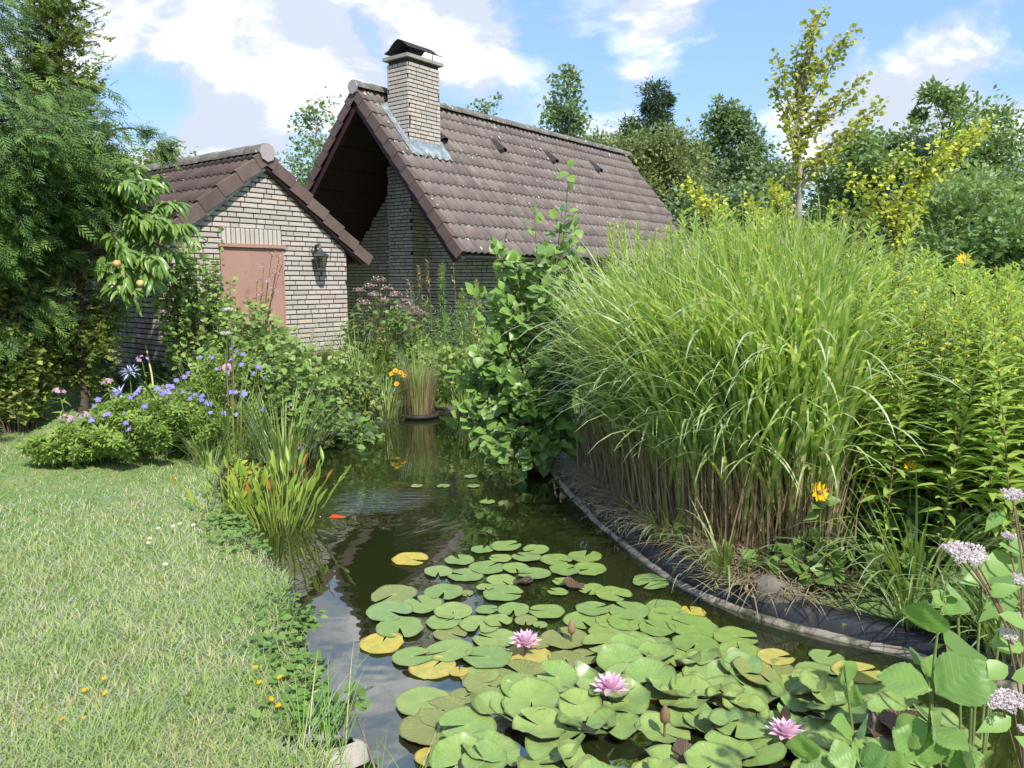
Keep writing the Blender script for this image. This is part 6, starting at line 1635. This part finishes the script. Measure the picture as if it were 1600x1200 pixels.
def goldenrod_parts(h, seed, bud):
    r_ = np.random.default_rng(seed); k = int(62 * h); s = np.linspace(.16, 1.0, k); lean = r_.normal(0, .05, 2)
    pts = np.stack([lean[0] * np.linspace(0, 1, 8) ** 2 * h, lean[1] * np.linspace(0, 1, 8) ** 2 * h, np.linspace(0, h, 8)], -1)
    gs = G(); tube(gs, pts, np.linspace(.0055, .002, 8), 5)
    f = s * 7; i = np.minimum(f.astype(int), 6); fr = (f - i)[:, None]; P = pts[i] * (1 - fr) + pts[i + 1] * fr
    a = np.arange(k) * 2.4 + r_.normal(0, .25, k); el = np.where(s > .88, .95, .35 + .35 * s) + r_.normal(0, .15, k)
    D = np.stack([np.cos(a) * np.cos(el), np.sin(a) * np.cos(el), np.sin(el)], -1); N_ = np.stack([-np.cos(a) * np.sin(el), -np.sin(a) * np.sin(el), np.cos(el)], -1) + r_.normal(0, .2, (k, 3))
    L_ = np.where(s < .3, .085, .165 - .09 * np.clip((s - .45) / .55, 0, 1)) * (.8 + .4 * r_.random(k))
    gl = G(); scatter(gl, GLEAF, P, D, N_, L_, r_.random(k) * .99)
    gb = None
    if bud:
        gb = G()
        for q in range(9):
            a = q * 2.4; c = pts[-1] * (1 - .02 * q) + [0, 0, .02 - .03 * q]; s2 = np.linspace(0, 1, 16)[:, None]; d = np.array([math.cos(a), math.sin(a), 0])
            p_ = c + d * (.02 + .10 * (q / 9)) * s2 * 1.3 + UP * (.05 * s2 - .055 * s2 ** 2); scatter(gb, DIAW, p_ + r_.normal(0, .004, p_.shape), rand_dir(16, -.2), UP, np.full(16, .014), r_.random(16))
    return gs.mesh('stem', M_STEMR), gl.mesh('foliage', L_GOLD), gb.mesh('flower_plume', L_GOLDF) if gb else None


GV = [goldenrod_parts(h, 40 + i, b_) for i, (h, b_) in enumerate(((1.0, 0), (1.15, 0), (1.3, 0), (1.3, 1), (1.45, 0), (1.45, 1), (1.6, 1), (1.7, 0), (1.85, 0), (1.9, 1), (2.0, 0), (2.05, 0)))]
GH = [1.0, 1.15, 1.3, 1.3, 1.45, 1.45, 1.6, 1.7, 1.85, 1.9, 2.0, 2.05]


def goldenrod(x, y, h, grp, lab, bud=None):
    c = [i for i in range(len(GH)) if abs(GH[i] - h) < .16 and (bud is None or (GV[i][2] is not None) == bud)] or [min(range(len(GH)), key=lambda i: abs(GH[i] - h))]
    i = c[rng.integers(len(c))]; z0 = gz1(x, y); s = h / GH[i]
    th = thing('goldenrod', lab, 'goldenrod', (x, y, z0), grp); a = rng.random() * 6.283; tl = rng.normal(0, .05, 2)
    n = nrm([tl[0], tl[1] - .03, 1]); x0 = nrm(np.cross([math.cos(a), math.sin(a), 0], n)); ax = (x0, np.cross(n, x0), n)
    inst('stem', GV[i][0], th, (x, y, z0 - .02), ax, (s,) * 3); inst('foliage', GV[i][1], th, (x, y, z0 - .02), ax, (s,) * 3, kind='stuff')
    if GV[i][2]:
        inst('flower_plume', GV[i][2], th, (x, y, z0 - .02), ax, (s,) * 3, kind='stuff')


def zone(n, poly, hf, grp, lab, mind=.09, bud=None):
    poly = np.array(poly); lo, hi = poly.min(0), poly.max(0); done = []; t_ = 0
    while len(done) < n and t_ < n * 60:
        t_ += 1; p_ = lo + (hi - lo) * rng.random(2)
        if poly_sd(p_[:1], p_[1:], poly)[0] > 0 or any(np.hypot(*(p_ - q)) < mind for q in done):
            continue
        done.append(p_); f_ = (p_ - lo) / (hi - lo); tx = (', nearer edge' if f_[1] < .3 else ', middle rows' if f_[1] < .65 else ', back rows') + (' on the left' if f_[0] < .4 else ' on the right' if f_[0] > .7 else '')
        goldenrod(p_[0], p_[1], hf(p_[0], p_[1]) * rng.uniform(.92, 1.08), grp + tx, lab + tx, bud)


zone(130, [(1.85, 3.95), (2.35, 3.55), (3.3, 3.5), (4.1, 4.6), (4.0, 5.6), (2.6, 5.6), (2.1, 4.7)], lambda x, y: 1.36 + .20 * (y - 3.6) - .10 * max(0, x - 2.6), 'goldenrod stalks at the right of the bank', 'leafy goldenrod stalk in the right bank stand', .10)
zone(130, [(.75, 6.7), (1.6, 6.3), (2.4, 5.7), (4.6, 5.7), (5.6, 7.2), (1.0, 7.6)], lambda x, y: 1.84 + .13 * (y - 6) - .20 * max(0, x - 2.3), 'tall goldenrod stalks behind the striped grass', 'tall goldenrod stalk behind the striped grass', .12)
zone(60, [(.95, 6.4), (1.2, 5.2), (1.7, 4.7), (2.4, 4.9), (2.1, 6.2)], lambda x, y: 1.88 + .08 * (y - 5), 'goldenrod stalks growing through the striped grass', 'goldenrod stalk inside the striped grass', .12)
zone(30, [(2.6, 3.9), (4.6, 4.6), (4.7, 5.6), (2.8, 5.2)], lambda x, y: 1.42 + .10 * (y - 4), 'budding goldenrod at the far right', 'goldenrod stalk with yellowish bud plumes', .12, True)
# dark leaves low under the goldenrod
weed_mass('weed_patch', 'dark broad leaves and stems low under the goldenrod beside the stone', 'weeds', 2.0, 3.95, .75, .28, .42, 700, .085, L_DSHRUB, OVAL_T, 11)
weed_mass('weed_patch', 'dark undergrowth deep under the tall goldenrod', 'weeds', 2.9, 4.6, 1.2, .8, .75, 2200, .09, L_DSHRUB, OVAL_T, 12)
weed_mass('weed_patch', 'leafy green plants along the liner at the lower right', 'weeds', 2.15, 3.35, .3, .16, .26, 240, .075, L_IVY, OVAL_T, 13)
for (x, y, n_, L_, r_, lab) in ((1.16, 3.98, 40, .5, .10, 'green sedge hanging over the liner left of the stone'), (2.05, 3.72, 60, .8, .16, 'tuft of broad blue green blades in front of the goldenrod'), (1.86, 3.42, 34, .42, .06, 'sedge tuft hanging down the liner into the water'), (2.18, 3.12, 80, .6, .14, 'pale and straw coloured sedge hanging over the liner at the lower right'), (2.5, 3.2, 60, .7, .2, 'blue green blades behind the pink boneset flowers'), (.98, 4.6, 60, .35, .12, 'fine short grass hanging over the middle of the liner')):
    zz = max(gz1(x, y), .1) + .03; th = thing('grass_tuft', lab, 'grass tuft', (x, y, zz)); g = G(); a = rng.normal(-2.2, 1.1, n_); q = r_ * np.sqrt(rng.random(n_))
    blades(g, np.stack([x + np.cos(a) * q, y + np.sin(a) * q, zz - .03 + 0 * a], -1), a, L_ * (.6 + .6 * rng.random(n_)), .009 + .007 * rng.random(n_), .1 + .4 * rng.random(n_), .4 + 2.0 * rng.random(n_), 8); part('blade', g, L_RUSH, th, kind='stuff')
for (px, py, Y, s, lab) in ((1280, 770, 3.85, .055, 'large yellow coneflower in front of the dark stems beside the striped grass'), (1422, 732, 3.95, .04, 'yellow coneflower with a dark centre among the goldenrod leaves'), (1360, 778, 4.0, .03, 'small half hidden yellow coneflower between the two larger ones'), (1505, 405, 6.2, .05, 'yellow coneflower on top of the stand at the right')):
    c = at(px, py, Y); zg = gz1(c[0], c[1]); f = thing('coneflower', lab, 'flower', (c[0], c[1], zg)); inst('flower_head', RUD, f, c, facing([.15 * rng.normal(), -.8, .5]), (s,) * 3)
    g = G(); tube(g, bez([c[0] + .04, c[1] + .05, zg], c, [.02, 0, 0], 6), .004, 5); part('stem', g, M_STEM, f); k = 16; q = .3 + .65 * rng.random((k, 1)); P = np.array([c[0] + .03, c[1] + .03, zg]) * (1 - q) + c * q; D, N_ = leaf_frame(k, rand_dir(k), .1); place_leaves(f, P, D, N_, .08 + .04 * rng.random(k), OVAL_T, L_DSHRUB, 16)
# dead seed heads
for (px, py) in ((1486, 445), (1472, 457), (1492, 458), (1505, 459), (1512, 472), (1477, 511), (1538, 531)):
    Y = 4.6; c = at(px, py, Y); b_ = at(1490, 520, Y) if py < 480 else at(px, py + 60, Y); zg = gz1(c[0], c[1]); f = thing('seed_head', 'dark dried coneflower seed head standing above the goldenrod', 'seed head', (b_[0], b_[1], zg), 'dried seed heads')
    g = G(); tube(g, bez(b_ - [0, 0, .3], c, [.0, 0, 0], 5), .0035, 4); part('stem', g, M_STEMB, f); g = G(); lathe(g, c, [(0, -.01), (.016, -.004), (.018, .004), (.01, .014), (0, .016)], 9); part('head', g, M_BARK, f)
# stone, driftwood on the liner
c = on(1212, 926, .12); g = G(); k = 16; prof = [(1.0, -.06), (1.05, .0), (.98, .05), (.78, .09), (.4, .115), (.01, .12)]; a = np.arange(k) * 2 * np.pi / k
V = [c + DA * (math.cos(q) * .15 * f * (1 + .06 * math.sin(2 * q + 1))) * 1 - DB * 0 + np.array([.35, -.2, 0]) * 0 + np.array([-.35, .75, 0]) * (math.sin(q) * .11 * f) + UP * (h * (1 - .25 * math.cos(q))) for f, h in prof for q in a]
V = [c + np.array([math.cos(q) * .118 * f * (1 + .05 * math.sin(3 * q)), -math.cos(q) * .04 * f + math.sin(q) * .06 * f, h * .62 * (1 - .22 * math.cos(q))]) for f, h in prof for q in a]
Q = [[j * k + i, j * k + (i + 1) % k, (j + 1) * k + (i + 1) % k, (j + 1) * k + i] for j in range(len(prof) - 1) for i in range(k)]
g.add(V, [Q]); tag(part('rounded_stone', g, M_ROCK, None, origin=c), 'rounded grey stone with moss resting on the black liner', 'stone')
c = on(1172, 922, .13); g = G(); tube(g, [c + [.06, .02, .035], c + [.0, .01, .04], c + [-.025, 0, .012], c + [-.012, -.02, -.018], c + [.02, -.03, -.03]], [.005, .010, .012, .009, .004], 7); tag(part('driftwood', g, M_DRIFT, None, origin=c), 'small curved piece of driftwood leaning on the rounded stone', 'driftwood')

# ------------------------------------------------------------------ near right: boneset and alder shoots
BON = []
for j in range(3):
    g = G()
    for q in range(11):
        a = q * 2.4 + j; rr_ = .26 * math.sqrt(q); k = 80; d = rand_dir(k, -.1); c0 = np.array([math.cos(a) * rr_, math.sin(a) * rr_, .18 - .22 * rr_ ** 2 + .05 * math.sin(q * 5)])
        scatter(g, DIA, c0 + d * .17 * (.6 + .5 * rng.random((k, 1))), nrm(d + rng.normal(0, .4, (k, 3))), rand_dir(k), .10 + .07 * rng.random(k))
        tube(g, [[0, 0, -.45], c0 - [0, 0, .05]], .018, 4, .99)
    BON.append(g.mesh('flower_head', L_BONE)); continue
    k = 900; d = rand_dir(k, -.15); P = d * np.array([1, 1, .62]) * (.62 + .38 * rng.random((k, 1))) * (1 + .14 * np.sin(d[:, 0:1] * 7 + j) * np.cos(d[:, 1:2] * 6)); scatter(g, DIA, P, nrm(d + rng.normal(0, .45, (k, 3))), rand_dir(k), .14 + .12 * rng.random(k)); BON.append(g.mesh('flower_head', L_BONE))
BY = 2.05
bb = at(1590, 1240, BY); bb[2] = gz1(bb[0] + .2, 1.9); bon = thing('boneset', 'boneset plant with fluffy pale pink flower heads at the lower right edge', 'plant', bb)
g = G(); sp = []
for (px, py, sz, Y) in ((1583, 775, .036, 2.05), (1575, 838, .022, 2.1), (1508, 866, .052, 1.95), (1596, 908, .032, 2.0), (1596, 965, .022, 2.05), (1575, 992, .028, 1.95), (1566, 1098, .045, 1.85), (1598, 1140, .018, 1.9), (1525, 872, .034, 1.97), (1490, 858, .030, 1.97), (1582, 1090, .03, 1.87)):
    c = at(px, py, Y); inst('flower_head', BON[rng.integers(3)], bon, c, facing([.2 * rng.normal(), -.25, 1]), (sz, sz, sz)); j = at(1600 if py > 950 or px > 1560 else 1590, py + 130, 2.0); tube(g, bez(j, c - [0, 0, .01], [0, 0, .01], 6), .0028, 5, rng.random()); sp.append((j, c))
main = [bb, at(1610, 1100, 2.0), at(1585, 1010, 2.0), at(1560, 950, 1.98), at(1525, 890, 1.96)]; tube(g, smooth_line(main, 14), np.linspace(.005, .003, 14), 6); main2 = [bb + [.05, 0, 0], at(1625, 1000, 2.05), at(1605, 880, 2.07), at(1585, 790, 2.06)]; tube(g, smooth_line(main2, 14), np.linspace(.005, .003, 14), 6)
part('stem', g, M_STEMR, bon)
P, D, N2, S = [], [], [], []
for (px, py, dx, dy, s, Y) in ((1560, 850, 60, 10, .12, 2.1), (1545, 900, -50, 10, .09, 2.02), (1590, 920, -60, 50, .14, 2.05), (1560, 960, 60, 20, .10, 1.95), (1575, 1040, -60, 20, .10, 1.95), (1590, 870, -70, 30, .13, 2.1), (1540, 930, 60, -20, .09, 1.98), (1580, 1120, -60, 25, .10, 1.87), (1585, 1150, 40, 30, .10, 1.87), (1600, 1010, -60, -10, .1, 2.0), (1570, 800, -50, 40, .08, 2.08), (1580, 1060, 50, -5, .09, 1.9)):
    p_ = at(px, py, Y); q_ = at(px + dx, py + dy, Y - .03); P.append(p_); D.append(nrm(q_ - p_)); N2.append(nrm([rng.normal() * .3, -.6, .8])); S.append(s)
place_leaves(bon, P, D, np.array(N2), np.array(S), OVAL_T, L_ALDERY, 40)
# big blurred leaves behind it
P, D, N2, S = [], [], [], []
bl = at(1545, 1000, 2.45); bl = np.array([bl[0], bl[1], gz1(bl[0] + .1, bl[1])]); but = thing('butterbur', 'large round dull green leaves behind the boneset flowers', 'plant', bl); g = G()
for (px, py, s, Y) in ((1545, 890, .20, 2.45), (1585, 900, .2, 2.5), (1440, 1030, .12, 2.3), (1505, 1010, .15, 2.3), (1590, 1000, .18, 2.5), (1480, 940, .12, 2.5), (1530, 1060, .15, 2.35)):
    c = at(px, py, Y); d = nrm([rng.normal() * .5 - .3, -.4, .25]); P.append(c - d * s * .5); D.append(d); N2.append(nrm([rng.normal() * .3, -.5, .8])); S.append(s); tube(g, bez(bl, c - d * s * .5, [0, 0, .1], 6), .005, 5)
part('stem', g, M_STEM, but); place_leaves(but, P, D, np.array(N2), np.array(S), ROUND_T, L_DSHRUB, 20)
def pleated(w, fold=.25, curl=.2, ns=26, nc=4):
    """leaf with raised side veins and a toothed edge"""
    ys = np.linspace(0, 1, ns); hw = np.interp(ys, np.linspace(0, 1, len(w)), w); V = []; U = []
    for i, y in enumerate(ys):
        for c_ in range(-nc, nc + 1):
            f = c_ / nc; x = hw[i] * f * (1 + (.05 if (i % 2 and abs(f) == 1) else 0)); yy = y + .10 * abs(f) * hw[i]
            V.append([x, yy, -curl * y * y + fold * abs(x) - .35 * x * x + .017 * math.sin((y - .55 * abs(x)) * 50) * min(1, 4 * abs(f)) + .02 * math.sin(y * 9 + c_)]); U.append((y - .55 * abs(x)) * 50 / (2 * math.pi) * .1)
    m_ = 2 * nc + 1; Q = [[i * m_ + j, i * m_ + j + 1, (i + 1) * m_ + j + 1, (i + 1) * m_ + j] for i in range(ns - 1) for j in range(m_ - 1)]
    return np.array(V), [np.array(Q)], np.array(U)


NEAR_T = pleated([.01, .22, .36, .45, .48, .45, .34, .18, .02]); NEAR_L = leafmat('near_alder_leaf', [(.18, .33, .085), (.24, .39, .10), (.15, .29, .085)], .45, .06, .42, veins=31.4)
for si, (st, lv, lab) in enumerate(((((1445, 1260), (1452, 1150), (1458, 1040), (1470, 950), (1480, 905)),
     ((1450, 985, -12, -50, .125, 1.75), (1475, 960, 28, -35, .085, 1.75), (1485, 930, 18, -35, .06, 1.75), (1455, 1080, -58, -25, .135, 1.72), (1463, 1085, 75, -45, .155, 1.72), (1450, 1130, -70, 30, .10, 1.7), (1456, 1140, 60, 25, .11, 1.75), (1440, 1180, -40, -40, .10, 1.7), (1470, 1190, 50, -10, .11, 1.72), (1478, 945, -20, -25, .05, 1.74), (1450, 1060, 20, -60, .07, 1.8), (1455, 1110, 20, 60, .12, 1.68), (1448, 1200, 10, -60, .1, 1.7), (1500, 1200, 40, -20, .10, 1.7)), 'near alder shoot with large toothed leaves reaching over the lower right of the pond'),
    (((1345, 1290), (1340, 1200), (1328, 1110), (1320, 1040)),
     ((1325, 1070, 5, -55, .075, 1.7), (1328, 1080, -18, -40, .055, 1.7), (1330, 1105, 10, -55, .065, 1.7), (1335, 1140, -45, -20, .075, 1.68), (1335, 1150, 40, -35, .085, 1.68), (1338, 1180, -50, 5, .08, 1.65), (1342, 1190, 55, -20, .085, 1.65), (1300, 1200, -50, -5, .085, 1.65), (1380, 1205, 45, -35, .08, 1.66), (1262, 1190, -20, -60, .085, 1.66), (1345, 1200, 5, -60, .08, 1.64)), 'slim pale alder shoot with small folded leaves in front of the near pads'))):
    pts = smooth_line(np.array([at(px, py, 1.74 if si == 0 else 1.68) for px, py in st]), 14); pts[0][2] = min(pts[0][2], gz1(pts[0][0], 1.7)); al = thing('alder_shoot', lab, 'shrub', (pts[0][0], pts[0][1], gz1(pts[0][0], 1.7)))
    g = G(); tube(g, pts, np.linspace(.006, .002, 14), 6); P, D, N2, S = [], [], [], []
    for (px, py, dx, dy, s, Y) in lv:
        p_ = at(px, py, Y); q_ = at(px + dx, py + dy, Y + rng.normal() * .05); P.append(p_); D.append(nrm(q_ - p_)); N2.append(nrm([rng.normal() * .5, -.65, .65 + rng.normal() * .2])); S.append(s * .86); j = pts[np.argmin(np.linalg.norm(pts - p_, axis=1))]; tube(g, [j, p_], .002, 4)
    part('stem', g, M_STEM, al); place_leaves(al, P, D, np.array(N2), np.array(S), NEAR_T, NEAR_L, 30)
# grass and a twig at the near left corner
g = G(); k = 90; X = rng.uniform(-.74, -.2, k); Y = 2.33 - .1 * rng.random(k); Yb = np.where(X < -.55, 2.5, 2.0); a = rng.normal(1.2, .9, k)
blades(g, np.stack([X, Yb - .15 * rng.random(k), 0 * X + .10], -1), a, .18 + .2 * rng.random(k), .004, .2 + .4 * rng.random(k), .2 + .7 * rng.random(k), 5, .25 + .3 * rng.random(k)); k = 16000; X = rng.uniform(1.9, 5.2, k); Y = rng.uniform(1.2, 4.4, k); q = poly_sd(X, Y) > .22; X, Y = X[q], Y[q]; k = len(X)
blades(g, np.stack([X, Y, gz(X, Y) - .01], -1), rng.random(k) * 6.283, .06 + .10 * rng.random(k), .005, .2 + .6 * rng.random(k), .4 + 1.2 * rng.random(k), 2, .1 + .5 * rng.random(k))
part('bank_grass', g, L_GRASS, None, kind='stuff')
p0 = at(565, 1165, 2.5); p1 = at(548, 1095, 2.72); g = G(); tube(g, bez(at(590, 1215, 2.4), p1, [0, 0, .02], 7), np.linspace(.005, .002, 7), 5); tag(part('twig', g, M_STEMB, None, origin=p0), 'thin brown twig sticking out over the water at the near left corner', 'twig')
